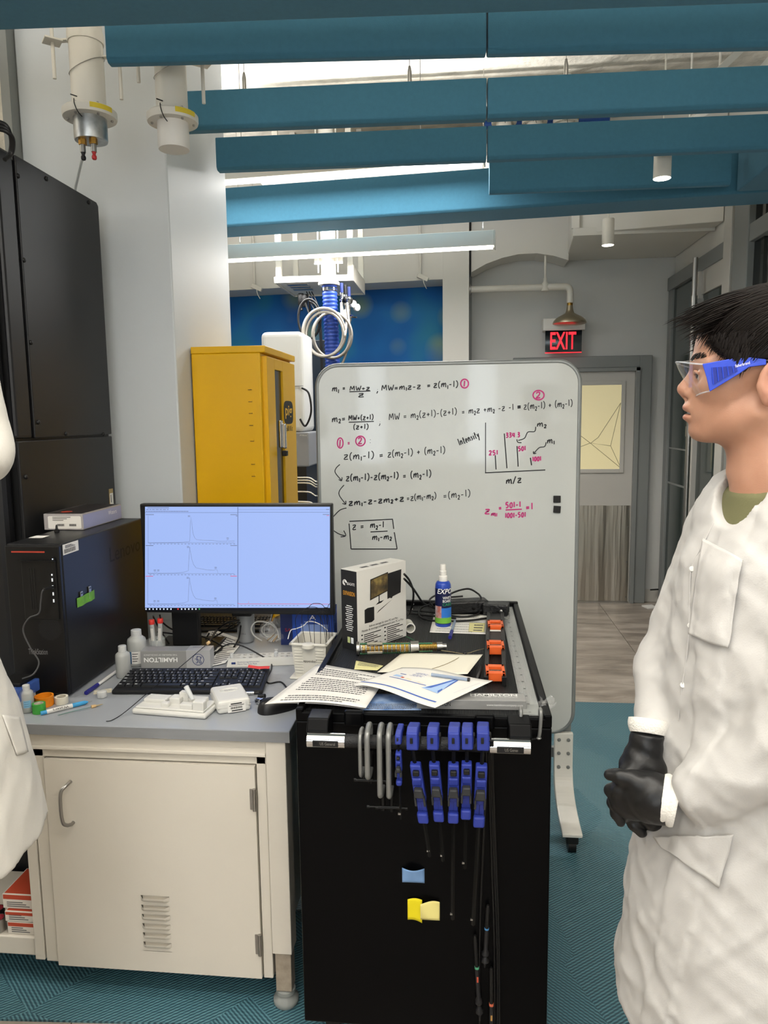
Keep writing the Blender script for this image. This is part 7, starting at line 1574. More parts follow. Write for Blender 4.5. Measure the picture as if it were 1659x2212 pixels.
# ================================================================== PEOPLE
from mathutils.bvhtree import BVHTree
def surface_nets(F, o, h):
    nx, ny, nz = F.shape; S = F < 0
    c = [(i, j, k) for i in (0, 1) for j in (0, 1) for k in (0, 1)]
    cnt = sum(S[i:nx - 1 + i, j:ny - 1 + j, k:nz - 1 + k].astype(np.int8) for i, j, k in c)
    mk = (cnt > 0) & (cnt < 8); idx = -np.ones(mk.shape, np.int64); cells = np.argwhere(mk); idx[mk] = np.arange(len(cells))
    acc = np.zeros((len(cells), 3)); num = np.zeros(len(cells))
    ci, cj, ck = cells.T
    for a in c:
        for ax in range(3):
            if a[ax]: continue
            b = list(a); b[ax] = 1
            fa = F[ci + a[0], cj + a[1], ck + a[2]]; fb = F[ci + b[0], cj + b[1], ck + b[2]]; x = (fa < 0) != (fb < 0)
            t = np.where(x, fa / np.where(x, fa - fb, 1), 0); p = np.tile(np.array(a, float), (len(cells), 1)); p[:, ax] += t
            acc[x] += p[x]; num[x] += 1
    v = (cells + acc / num[:, None]) * h + np.array(o)
    faces = []
    for ax in range(3):
        sl0 = [slice(None)] * 3; sl1 = [slice(None)] * 3; sl0[ax] = slice(0, -1); sl1[ax] = slice(1, None)
        A, B = S[tuple(sl0)], S[tuple(sl1)]; e = np.argwhere(A != B); u, w_ = [(1, 2), (2, 0), (0, 1)][ax]
        e = e[(e[:, u] > 0) & (e[:, w_] > 0) & (e[:, u] < F.shape[u] - 1) & (e[:, w_] < F.shape[w_] - 1)]
        q = []
        for du, dw in ((-1, -1), (0, -1), (0, 0), (-1, 0)):
            g = e.copy(); g[:, u] += du; g[:, w_] += dw; q.append(idx[g[:, 0], g[:, 1], g[:, 2]])
        q = np.stack(q, 1); fl = ~A[e[:, 0], e[:, 1], e[:, 2]]; q[fl] = q[fl][:, ::-1]; faces.append(q)
    return v, np.concatenate(faces)
def sd_ell(P, c, r, R=None):
    q = [P[i] - c[i] for i in range(3)]
    if R is not None: q = [R[0][i] * q[0] + R[1][i] * q[1] + R[2][i] * q[2] for i in range(3)]
    k0 = np.sqrt(sum((q[i] / r[i]) ** 2 for i in range(3))); k1 = np.sqrt(sum((q[i] / r[i] ** 2) ** 2 for i in range(3))) + 1e-9
    return k0 * (k0 - 1) / k1
def sd_cap(P, a, b, ra, rb):
    a = np.array(a, 'f'); b = np.array(b, 'f'); d = b - a; t = np.clip(sum((P[i] - a[i]) * d[i] for i in range(3)) / max(float(d @ d), 1e-9), 0, 1)
    return np.sqrt(sum((P[i] - a[i] - t * d[i]) ** 2 for i in range(3))) - (ra + (rb - ra) * t)
def smin(a, b, k): h = np.clip(.5 + .5 * (b - a) / k, 0, 1); return b * (1 - h) + a * h - k * h * (1 - h)
def smax(a, b, k): return -smin(-a, -b, k)
def grid3(lo, hi, h):
    ax = [np.arange(lo[i], hi[i] + h, h, dtype='f') for i in range(3)]
    return np.meshgrid(*ax, indexing='ij')
def sdf_mesh(fn, lo, hi, h):
    P = grid3(lo, hi, h); F = fn(P).astype('f'); return surface_nets(F, lo, h)
def np_obj(name, v, f, m, parent, M=None, smooth=True, relax=1):
    if relax:   # light smoothing of the grid steps
        e = np.concatenate([f[:, [0, 1]], f[:, [1, 2]], f[:, [2, 3]], f[:, [3, 0]]]); 
        for _ in range(relax):
            s = np.zeros_like(v); n = np.zeros(len(v))
            np.add.at(s, e[:, 0], v[e[:, 1]]); np.add.at(s, e[:, 1], v[e[:, 0]]); np.add.at(n, e[:, 0], 1); np.add.at(n, e[:, 1], 1)
            v = v * .5 + .5 * s / np.maximum(n, 1)[:, None]
    if M is not None: Ma = np.array(M); v = v @ Ma[:3, :3].T + Ma[:3, 3]
    wv = v.copy(); inv = np.array(WM[parent].inverted()); v = v @ inv[:3, :3].T + inv[:3, 3]
    me = bpy.data.meshes.new(name); me.vertices.add(len(v)); me.vertices.foreach_set('co', v.astype('f').ravel())
    me.loops.add(len(f) * 4); me.loops.foreach_set('vertex_index', f.astype('i').ravel()); me.polygons.add(len(f)); me.polygons.foreach_set('loop_start', np.arange(0, len(f) * 4, 4, dtype='i'))
    me.update(calc_edges=True); me.validate()
    me.polygons.foreach_set('use_smooth', [smooth] * len(me.polygons)); me.materials.append(m); me.update()
    o = bpy.data.objects.new(name, me); COL.objects.link(o); o.parent = parent; WM[o] = WM[parent].copy()
    return o, wv

def _skin(nt, b):
    at = nt.nodes.new('ShaderNodeVertexColor'); at.layer_name = 'tone'; tc = nt.nodes.new('ShaderNodeTexCoord'); n = nt.nodes.new('ShaderNodeTexNoise'); n.inputs['Scale'].default_value = 18; n.inputs['Detail'].default_value = 4; nt.links.new(tc.outputs['Object'], n.inputs['Vector'])
    r = ramp(nt, [(.3, '#ae7f66'), (.7, '#bd8f76')]); nt.links.new(n.outputs['Fac'], r.inputs[0])
    mx = nt.nodes.new('ShaderNodeMix'); mx.data_type = 'RGBA'; mx.inputs[7].default_value = (*lin('#b06a5c'), 1); sp = nt.nodes.new('ShaderNodeSeparateColor'); nt.links.new(at.outputs[0], sp.inputs[0])
    nt.links.new(sp.outputs[0], mx.inputs[0]); nt.links.new(r.outputs[0], mx.inputs[6]); nt.links.new(mx.outputs[2], b.inputs['Base Color'])
    b.inputs['Roughness'].default_value = .48; b.inputs['Subsurface Weight'].default_value = .12; b.inputs['Subsurface Radius'].default_value = (.01, .004, .002); b.inputs['Subsurface Scale'].default_value = .6
    n2 = nt.nodes.new('ShaderNodeTexNoise'); n2.inputs['Scale'].default_value = 500; nt.links.new(tc.outputs['Object'], n2.inputs['Vector']); bp = nt.nodes.new('ShaderNodeBump'); bp.inputs['Strength'].default_value = .08; bp.inputs['Distance'].default_value = .002; nt.links.new(n2.outputs['Fac'], bp.inputs['Height']); nt.links.new(bp.outputs[0], b.inputs['Normal'])
M_skin = nmat('skin', _skin)
M_hair = mat('dark_hair', '#191412', .5, spec=.35)
def _coat(nt, b):
    tc = nt.nodes.new('ShaderNodeTexCoord'); v = nt.nodes.new('ShaderNodeTexVoronoi'); v.inputs['Scale'].default_value = 420; nt.links.new(tc.outputs['Object'], v.inputs['Vector'])
    bp = nt.nodes.new('ShaderNodeBump'); bp.inputs['Strength'].default_value = .12; bp.inputs['Distance'].default_value = .001; nt.links.new(v.outputs['Distance'], bp.inputs['Height']); nt.links.new(bp.outputs[0], b.inputs['Normal'])
    b.inputs['Base Color'].default_value = (*lin('#bfbdba'), 1); b.inputs['Roughness'].default_value = .62
M_coat = nmat('nonwoven_coat', _coat)
M_knit = mat('white_knit', '#e4e1da', .85, bump=.3, bs=300)
M_glove = mat('black_nitrile', '#121213', .42, var=.1, vs=20, bump=.12, bs=45)
M_shirt = mat('olive_cotton', '#6c6b4a', .85, bump=.1, bs=300)
M_trou = mat('black_trousers', '#0c0c0e', .8)

def wrinkle(P, amp, seed):
    R_ = np.random.RandomState(seed); out = 0
    for sc, am in ((20, 1.0), (41, .52), (84, .26)):
        w_ = 0
        for _ in range(3):
            k = R_.normal(size=3); k[2] *= .55; k /= np.linalg.norm(k); k2 = R_.normal(size=3); ph = R_.rand() * 6.28
            q = sum(P[i] * (k[i] * sc) for i in range(3)) + ph + 1.3 * np.sin(sum(P[i] * (k2[i] * sc * .45) for i in range(3)) + ph * 2)
            w_ = w_ + (np.abs(np.sin(q)) - .6)
        out = out + am * w_ / 3
    return out * amp
def torso_sdf(P, prof, off=0.0):
    zs = [q[0] for q in prof]; a = np.interp(P[2], zs, [q[1] for q in prof]).astype('f') + off; b = np.interp(P[2], zs, [q[2] for q in prof]).astype('f') + off; cx = np.interp(P[2], zs, [q[3] for q in prof]).astype('f')
    return (np.sqrt(((P[0] - cx) / a) ** 2 + (P[1] / b) ** 2) - 1) * np.minimum(a, b)

def person_frame(hp, u, tw):
    """body axes from the view-profile axis u: front turned by tw degrees towards v"""
    u = Vector(u).normalized(); v = V(0, 0, 1).cross(u) * 1.0
    return u, v

# -------- standing person at right, seen in profile
r_ = ray(1540, 838); rh_ = V(r_.x, r_.y, 0).normalized()
UH = V(-rh_.y, rh_.x, 0); VH = -rh_                    # forward (image left), towards camera side (the person's left)
HO = CAMP + ray(1641, 838) * 1.13                       # ear-canal level on the mid plane
def HP(px, py, v=0.0):
    """head-frame coordinates (u, v, w) of the point of this sight line on the plane v"""
    d = ray(px, py); t = ((HO + VH * v - CAMP).dot(VH)) / d.dot(VH); q = CAMP + d * t - HO; return (q.dot(UH), v, q.z)
HM = Matrix.Translation(HO) @ Matrix((UH, VH, V(0, 0, 1))).transposed().to_4x4()
gx, gy = HO.x - UH.x * .02, HO.y - UH.y * .02
pn = thing('person', 'person in white lab coat, blue-armed safety goggles and black gloves looking left', 'person', (gx, gy, 0))

def head_sdf(P):
    X, Y, Z = P; A = [X, np.abs(Y), Z]
    d = sd_ell(A, (-.004, 0, .057), (.099, .077, .088))
    d = smin(d, sd_ell(A, (.040, 0, .000), (.058, .060, .080)), .02)
    d = smin(d, sd_ell(A, (.040, 0, -.042), (.050, .051, .038)), .02)
    d = smin(d, sd_cap(A, (.006, .052, -.038), (.070, .020, -.066), .013, .012), .022)
    d = smin(d, sd_ell(A, (.080, 0, -.064), (.0185, .022, .0165)), .014)
    d = smin(d, sd_ell(A, (.072, 0, -.029), (.030, .033, .028)), .014)
    d = smin(d, sd_ell(A, (.056, .041, .004), (.026, .022, .022)), .018)
    d = smin(d, sd_cap(A, (.090, .010, .041), (.070, .050, .038), .008, .009), .012)
    d = smax(d, -sd_ell(A, (.095, .034, .021), (.014, .018, .0115)), .010)
    d = smin(d, sd_ell(A, (.0745, .032, .0205), (.0135, .016, .0125)), .004)
    d = smin(d, sd_cap(A, (.0865, 0, .032), (.1065, 0, .0015), .0075, .0112), .010)
    d = smin(d, sd_ell(A, (.0965, .0125, -.0055), (.0105, .0075, .0078)), .006)
    d = smin(d, sd_cap(A, (.104, 0, -.008), (.097, 0, -.018), .006, .006), .006)
    d = smax(d, -sd_ell(A, (.1015, .0075, -.0125), (.006, .0034, .0036)), .0025)
    d = smin(d, sd_ell(A, (.0965, 0, -.0275), (.0125, .021, .0068)), .006)
    d = smin(d, sd_ell(A, (.0955, 0, -.0432), (.0125, .019, .0068)), .006)
    mo_ = np.sqrt((np.maximum(np.abs(Y) - .020, 0)) ** 2 + (Z + .0362 + 8 * Y * Y) ** 2) - .0016
    d = smax(d, -np.maximum(mo_, .084 - X - 12 * Y * Y), .0022)
    # neck
    d = smin(d, sd_cap(A, (-.012, 0, -.035), (-.026, 0, -.21), .052, .060), .028)
    d = smin(d, sd_cap(A, (.020, 0, -.095), (.024, 0, -.125), .012, .012), .022)
    # ear
    ea = sd_ell(A, (-.014, .079, .007), (.021, .0085, .0325), np.array([[.97, 0, -.22], [0, 1, 0], [.22, 0, .97]]))
    ea = smax(ea, -sd_ell(A, (-.010, .0885, .010), (.0125, .0065, .021)), .003)
    ea = smin(ea, sd_cap(A, (-.024, .084, .026), (-.016, .083, -.008), .0032, .0028), .003)
    ea = smin(ea, sd_ell(A, (.002, .077, .000), (.006, .006, .007)), .004)
    ea = smin(ea, sd_ell(A, (-.008, .077, -.021), (.009, .0055, .008)), .004)
    d = smin(d, ea, .005)
    return d
hv, hf = sdf_mesh(head_sdf, (-.115, -.10, -.205), (.135, .10, .155), .0021)
# rest of the body under the clothes, joined into the same mesh
ALF = RAD(38)
BF = UH * math.cos(ALF) + VH * math.sin(ALF); BL = VH * math.cos(ALF) - UH * math.sin(ALF)
BO = HO - UH * .026; BO = V(BO.x, BO.y, 0)
BM = Matrix.Translation(BO) @ Matrix((BF, BL, V(0, 0, 1))).transposed().to_4x4(); BI = BM.inverted()
ZH = HO.z
def bl_(p): return tuple(BI @ Vector(p))
def BP(px, py, v): return bl_(HM @ V(*HP(px, py, v)))
zsh = ZH - .205
prof = [(.40, .206, .214, .015), (.50, .204, .212, .015), (.62, .200, .208, .015), (.78, .184, .196, .012), (.92, .166, .182, .008), (1.06, .148, .168, .004), (1.22, .138, .162, 0), (zsh - .06, .122, .150, -.004), (zsh + .03, .085, .115, -.012), (zsh + .10, .06, .085, -.02)]
def body_sdf(P):
    d = smax(torso_sdf(P, [(q[0], q[1] * .62, q[2] * .72, q[3]) for q in prof]), P[2] - (zsh + .05), .02); d = np.maximum(d, .80 - P[2])
    d = smin(d, sd_cap(P, (-.01, 0, zsh - .02), (-.015, 0, zsh + .12), .062, .055), .04)
    for s in (-1, 1):
        d = smin(d, sd_cap(P, (0, s * .10, .88), (.01, s * .10, .48), .078, .055), .03); d = smin(d, sd_cap(P, (.01, s * .10, .48), (-.01, s * .10, .09), .052, .036), .02)
        d = smin(d, sd_cap(P, (-.03, s * .10, .045), (.14, s * .11, .035), .036, .03), .02)
    return d
bv, bf_ = sdf_mesh(body_sdf, (-.25, -.32, .0), (.25, .32, zsh + .12), .011)
hvw = np.c_[hv, np.ones(len(hv))] @ np.array(HM).T; bvw = np.c_[bv, np.ones(len(bv))] @ np.array(BM).T
body, bw = np_obj('body', np.concatenate([hvw[:, :3], bvw[:, :3]]), np.concatenate([hf, bf_ + len(hv)]), M_skin, pn, relax=1)
ca = body.data.color_attributes.new('tone', 'FLOAT_COLOR', 'POINT'); tn = np.zeros((len(body.data.vertices), 4), 'f'); tn[:, 3] = 1
X, Y, Z = hv.T
lip = np.maximum(np.exp(-((Z + .029) / .0045) ** 2 - (Y / .019) ** 2) * (X > .099), np.exp(-((Z + .043) / .0055) ** 2 - (Y / .017) ** 2) * (X > .096))
nos = .35 * np.exp(-((X - .112) / .012) ** 2 - (Z / .012) ** 2 - (Y / .012) ** 2); eare = .3 * np.exp(-((X + .012) / .02) ** 2 - ((np.abs(Y) - .085) / .008) ** 2)
tn[:len(hv), 0] = np.clip(lip * .8 + nos + eare, 0, 1); ca.data.foreach_set('color', tn.ravel())
def HL(u, v, w_): return HM @ V(u, v, w_)
# eyes and brows
for s in (-1, 1):
    e_ = MB(); e_.lathe([(.001, .0128), (.005, .0118), (.009, .0085), (.0105, .004)][::-1], HL(.0770, s * .031, .0205), UH * .93 + VH * s * .37, 18); eo = e_.build('eye', mat('eye_white', '#d8d2ca', .15), pn, smooth=60)
    MB().lathe([(.0001, .0134), (.004, .0131), (.0052, .0122)][::-1], HL(.0772, s * .031, .0205), UH * .93 + VH * s * .37, 16).build('iris', mat('dark_iris', '#1c110b', .1), eo, smooth=60)
    ll = MB(); ll.tube(catmull([HL(.0915, s * .021, .0225), HL(.0915, s * .031, .0265), HL(.0855, s * .043, .0225)], 6), .0022, 6); ll.build('eyelid', M_skin, pn, smooth=60)
    bb_ = MB(); R_ = random.Random(3)
    for k in range(130):
        u = R_.random(); c_ = V(.1015 - .022 * u ** 1.6, s * (.010 + .040 * u), .0415 + .006 * math.sin(u * 2.6) + R_.uniform(-.0035, .0035)); b0 = HL(*c_); b0 -= (UH * .003)
        b1 = b0 + (-UH * .006 + VH * s * .006) + UH * .004 + V(0, 0, .004); bb_.tube([b0, (b0 + b1) / 2 + UH * .0012, b1], [.0006, .0005, .0001], 3, caps=False)
    bb_.build('eyebrow', M_hair, pn, kind='stuff')
# hair: cap plus strands
def cap_sdf(P):
    X, Y, Z = P; A = [X, np.abs(Y), Z]
    d = sd_ell(A, (-.009, 0, .061), (.103, .0835, .0915))
    line = np.interp(X, [-.12, -.045, -.02, .012, .026, .036, .052, .062, .078, .12], [-.055, -.035, .034, .032, .012, .046, .056, .068, .094, .10]).astype('f')
    return smax(d, (line + .004 - Z) * .7, .006)
cv, cf = sdf_mesh(cap_sdf, (-.118, -.095, -.07), (.105, .095, .160), .0032); hr, _ = np_obj('hair', cv, cf, M_hair, pn, HM)
sm_ = MB(); R_ = random.Random(11)
def strand(p, dirs, L, lift, w_):
    n = 6; pts = []; q = Vector(p); d = Vector(dirs).normalized()
    for k in range(n):
        pts.append(HL(*q)); c_ = Vector((-.009, 0, .061)); nn = Vector(((q.x - c_.x) / .103 ** 2, q.y / .0835 ** 2, (q.z - c_.z) / .0915 ** 2)).normalized()
        dd = d - nn * d.dot(nn) * (0.95 - lift * k / n); dd.normalize(); q = q + dd * (L / (n - 1)); d = (d + V(0, 0, -.10)).normalized()
        k0 = math.sqrt(((q.x - c_.x) / .103) ** 2 + (q.y / .0835) ** 2 + ((q.z - c_.z) / .0915) ** 2)
        if k0 < 1.01: q = c_ + (q - c_) * (1.012 / k0)
    sm_.tube(pts, [w_, w_ * 1.1, w_, w_ * .8, w_ * .5, w_ * .12], 3, caps=False)
for k in range(2300):
    th = R_.uniform(-1, 1); az = R_.uniform(-math.pi, math.pi)
    z_ = R_.uniform(.0, 1) ** .8; rr = math.sqrt(max(0, 1 - z_ * z_))
    p = V(-.009 + .103 * rr * math.cos(az), .0835 * rr * math.sin(az), .061 + .0915 * z_)
    if p.y < -.06 and R_.random() < .5: continue
    line = float(np.interp(p.x, [-.12, -.045, -.02, .012, .026, .036, .052, .062, .078, .12], [-.055, -.035, .034, .032, .012, .046, .056, .068, .094, .10]))
    if p.z < line + .004: continue
    fr = max(0, p.x) / .09
    sd = 1 if p.y > 0 else -1
    d = V(.9, sd * .12 * (1 - z_), -.55 * (1 - z_) - .12 + R_.uniform(-.12, .12))
    room = p.z - line
    L = R_.uniform(.032, .055) if z_ > .55 else min(R_.uniform(.026, .048), room * 1.1 + .014)
    strand(p + V(0, 0, 0), d, L, .35 * fr + .08, R_.uniform(.0009, .0016))
for k in range(420):   # fringe jutting over the forehead
    y_ = R_.uniform(-.058, .058); p = V(.055 + R_.uniform(-.03, .012), y_, 0); k0 = 1 - ((p.x + .009) / .103) ** 2 - (y_ / .0835) ** 2; p.z = .061 + .0915 * math.sqrt(max(.02, k0)) + .002
    n = 6; L = R_.uniform(.055, .082) * (1 - .35 * abs(y_) / .06); pts = []; d = V(1, R_.uniform(-.1, .1), -.16 - .2 * R_.random()); q = p.copy()
    for j in range(n): pts.append(HL(*q)); q = q + d.normalized() * (L / (n - 1)); d.z -= .05 + .03 * R_.random()
    sm_.tube(pts, [.0014, .0015, .0013, .001, .0006, .0001], 3, caps=False)
for k in range(260):   # sideburn and temple
    s = 1 if R_.random() < .8 else -1; p = V(R_.uniform(.012, .060), s * .074, R_.uniform(.045, .08)); q = V(p.x + R_.uniform(-.004, .012), s * (.0735 - .16 * max(0, p.x - .03)), p.z)
    L = R_.uniform(.02, .045); pts = []
    ln = float(np.interp(q.x, [.0, .012, .026, .036, .052, .062, .08], [.03, .026, .008, .038, .050, .060, .085]))
    for j in range(5): t_ = j / 4; pts.append(HL(q.x + .008 * t_, q.y + s * .008 * (1 - t_) + s * .002, max(ln - .004, q.z - L * t_)))
    sm_.tube(pts, [.0012, .0013, .001, .0007, .0001], 3, caps=False)
sm_.build('hair_strands', M_hair, hr, fix=False, smooth=80, kind='stuff')

# goggles
M_lens = clearmat('goggle_lens', '#ffffff', .03, .03); M_gblue = mat('goggle_blue', '#2342c0', .3)
gl = MB(); ET, EB = HP(1518, 787, .0735), HP(1533, 845, .0735)
def lens(u, v):
    s = (u - .5) * 2; ab = abs(s); t = v
    wt, wb2 = .0425 + (ET[2] - .0425) * ab ** 3, -.0125 + (EB[2] + .0125) * ab ** 2 + .012 * max(0, .25 - ab) * 2
    w_ = wb2 + (wt - wb2) * t; uf = .1205 - .030 * (1 - t) ** 1.3; ue = EB[0] + (ET[0] - EB[0]) * t
    return HL(ue + (uf - ue) * (1 - ab ** 2.8) ** .75, s * .0735, w_)
gl.grid(lens, 41, 10); g0 = gl.build('safety_goggles', M_lens, pn, smooth=70, fix=False)
br = MB(); br.grid(lambda u, v: lens(u, 1) + (HL(.055 + .04 * (1 - abs(2 * u - 1) ** 2.2), (u - .5) * 2 * .070, .0455) - lens(u, 1)) * v, 41, 4); br.build('brow_guard', M_lens, g0, smooth=70, fix=False)
rm = MB(); rm.tube([lens(k / 40, 1) for k in range(41)], .0013, 6); rm.tube([lens(k / 40, 0) for k in range(41)], .0011, 6); rm.build('lens_rim', mat('lens_edge', '#dfe6ee', .1, alpha=.35), g0, smooth=60)
for s in (1, -1):
    pxs = [(1517, 786), (1578, 775), (1622, 772), (1655, 776), (1655, 788), (1618, 793), (1596, 808), (1533, 846), (1526, 815)]
    outl = [HL(*[(q[0]), s * .0810 - s * .10 * max(0, q[0] - .04) ** 1.2, q[2]]) for q in [HP(a_, b_, .0810) for a_, b_ in pxs]]
    arm = MB().prism(outl, VH * (-.0035 * s)).build('temple_arm', M_gblue, g0, bevel=.0008)
    for k in range(5):
        x0_ = 1538 + k * 11.0; h0_ = 794 - k * .8; h1_ = 830 - k * 6.2
        v0 = HP(x0_, h0_, .0815); v1 = HP(x0_ + 3, h1_, .0815); v2 = HP(x0_ + 10.5, h1_ - 4, .0815); v3 = HP(x0_ + 7.5, h0_ - .5, .0815)
        MB().tube([HL(q[0], s * .0818, q[2]) for q in (v0, v1)], .0009, 5).build('vent_rib', M_gblue, arm)
        MB().prism([HL(q[0] - .0006, s * .0812, q[2]) for q in (v0, v1, v2, v3)], VH * (.0004 * s)).build('vent', mat('vent_dark_blue', '#14288c', .5), arm)
    if s == 1:
        a_ = HP(1589, 794, .0815); text('fisherbrand', 'lettering', M_whiteink, arm, HL(a_[0], .0814, a_[2]), -UH + V(0, 0, .24), V(0, 0, 1) + UH * .24, .019, .0042)
    MB().tube([HL(.045, s * .073, .034), HL(.01, s * .0765, .036), HL(-.02, s * .079, .034)], .0018, 6).build('spectacle_arm', M_blackp, g0)
    sl = MB(); sl.grid(lambda u, v: HL(.100 - .006 * (2 * u - 1) ** 2, s * (.012 + .040 * u), .002 + .034 * v), 8, 6); so = sl.build('spectacle_lens', mat('violet_reflection_lens', '#8f86d8', .05, alpha=.22, spec=1.0), g0, fix=False, smooth=60)  # violet reflection put into the colour of the lens

# coat
RS = (-.02, -.128, zsh - .035); LS = (-.01, .165, zsh - .03)
RE = BP(1450, 1440, -.075); RW = BP(1412, 1566, .03); LE = BP(1745, 1610, .15); LW = BP(1512, 1708, .145)
def coat_sdf(P):
    d = torso_sdf(P, prof); d = smin(d, sd_cap(P, (-.018, -.088, zsh + .002), (-.018, .10, zsh + .005), .060, .062), .06)
    arms = None
    for a, b, ra, rb in ((RS, RE, .070, .060), (RE, RW, .058, .034), (LS, LE, .078, .074), (LE, LW, .072, .041)):
        c_ = sd_cap(P, a, b, ra, rb); arms = c_ if arms is None else smin(arms, c_, .02)
    d = smin(d, arms + .0 * d, .022)
    # hem corner swings forward on the right front
    d = smax(d, (.535 - .10 * np.clip(P[1] / .2, -1, 1) * .5 + .05 * np.clip(P[0] / .2, -1, 1)) - P[2], .004)
    d = smax(d, P[2] - (zsh + .082), .01)
    d = d + wrinkle(P, .0130, 5)
    # front edge of the placket: a step, left over right
    yy_ = P[1] - .012 - .02 * np.sin((P[2] - .6) * 5); st = np.where((P[0] > 0), np.clip((yy_ + .002) / .004, 0, 1), 0); d = d - .0035 * st * (np.abs(yy_) < .05)
    # neck opening
    vb = BP(1541, 1128, .07)
    nk = sd_cap(P, (-.012, 0, zsh + .16), (.0, 0, zsh + .045), .072, .066)
    vv = sd_cap(P, (.055, .0, zsh + .055), (vb[0] + .02, vb[1], vb[2] - .01), .054, .010)
    d = smax(d, -smin(nk, vv, .015), .005)
    return d
ext = [RS, RE, RW, LS, LE, LW]
cvv, cff = sdf_mesh(coat_sdf, (min(q[0] for q in ext) - .26, -.30, .42), (max(q[0] for q in ext) + .10, max(q[1] for q in ext) + .11, zsh + .10), .0052)
coat, cw = np_obj('lab_coat', cvv, cff, M_coat, pn, BM, relax=0)
BV = BVHTree.FromPolygons([tuple(q) for q in cw], [tuple(int(i) for i in q) for q in cff])
def hit(px, py, off):
    d = ray(px, py).normalized(); h_ = BV.ray_cast(CAMP, d)
    return (h_[0] + h_[1] * off) if h_[0] is not None else None
def patch(name, quad_, nu, nv, off, m=M_coat, par=coat, thick=.0012):
    """a sewn-on panel following the coat under it"""
    a, b, c, d = quad_; mb = MB(); last = [None]
    def fn(u, v):
        x = (a[0] * (1 - u) + b[0] * u) * (1 - v) + (d[0] * (1 - u) + c[0] * u) * v; y = (a[1] * (1 - u) + b[1] * u) * (1 - v) + (d[1] * (1 - u) + c[1] * u) * v
        h_ = hit(x, y, off)
        if v == 0: last[0] = h_
        if h_ is None or (last[0] is not None and (h_ - last[0]).length > .09): h_ = last[0] if last[0] is not None else CAMP + ray(x, y)
        last[0] = h_; return h_
    mb.grid(fn, nu, nv); o = mb.build(name, m, par, smooth=50, fix=False); s_ = o.modifiers.new('thickness', 'SOLIDIFY'); s_.thickness = thick; s_.offset = 0; return o
patch('chest_pocket', [(1523, 1166), (1606, 1212), (1579, 1400), (1494, 1372)], 26, 40, .0065)
pe = [hit(1523 + 83 * k / 12, 1166 + 46 * k / 12, .005) for k in range(13)]; MB().tube([q for q in pe if q is not None], .0013, 6).build('pocket_hem', M_coat, coat, smooth=60)
patch('hip_pocket', [(1418, 1808), (1586, 1800), (1556, 1915), (1432, 1826)], 26, 18, .0065)
for k, (px, py) in enumerate(((1585, 1068), (1496, 1229), (1492, 1352), (1476, 1480))):
    h_ = hit(px, py, .001)
    if h_: MB().lathe([(.0042, -.0015), (.0045, 0), (.0038, .001), (.001, .0012)], h_, -ray(px, py), 14).build('snap_button', M_whitep, coat, smooth=50)
pl_ = MB()
pts = [hit(px, py, .0008) for px, py in ((1542, 1130), (1512, 1190), (1494, 1229), (1491, 1300), (1489, 1368), (1482, 1430), (1473, 1491), (1466, 1557))]
pts = [q for q in pts if q is not None]
pl_.tube(catmull(pts, 5), .0011, 6); pl_.build('placket_seam', M_coat, coat, smooth=60)
# shirt, trousers, shoes
def shirt_sdf(P):
    d = torso_sdf(P, [(q[0], q[1] - .018, q[2] - .03, q[3]) for q in prof]); d = smin(d, sd_cap(P, (-.012, -.09, zsh), (-.012, .09, zsh), .05, .05), .05); d = np.maximum(d, .86 - P[2]); d = smin(d, sd_cap(P, (.0, 0, zsh), (.004, 0, zsh + .042), .066, .060), .02); d = smax(d, P[2] - (zsh + .058) - .35 * (-P[0]) * .4, .006)
    return d
np_obj('shirt', *sdf_mesh(shirt_sdf, (-.22, -.24, .84), (.22, .24, zsh + .11), .008), M_shirt, pn, BM)
def trou_sdf(P):
    d = None
    for s in (-1, 1):
        for a, b, ra, rb in (((0, s * .085, .90), (.02, s * .10, .50), .086, .076), ((.02, s * .105, .50), (0, s * .105, .11), .074, .064)):
            c_ = sd_cap(P, a, b, ra, rb); d = c_ if d is None else smin(d, c_, .03)
    d = smin(d, sd_ell(P, (0, 0, .93), (.11, .145, .12)), .04); d = np.maximum(d, .07 - P[2]); return d + wrinkle(P, .006, 9)
np_obj('trousers', *sdf_mesh(trou_sdf, (-.2, -.27, .05), (.2, .27, 1.05), .011), M_trou, pn, BM)
def shoe_sdf(P):
    d = None
    for s in (-1, 1): c_ = sd_cap(P, (-.04, s * .10, .045), (.16, s * .115, .035), .046, .04); d = c_ if d is None else np.minimum(d, c_)
    return np.maximum(d, .0065 - P[2])
np_obj('shoes', *sdf_mesh(shoe_sdf, (-.12, -.22, -.01), (.24, .22, .11), .007), mat('dark_shoe', '#15151a', .5), pn, BM)
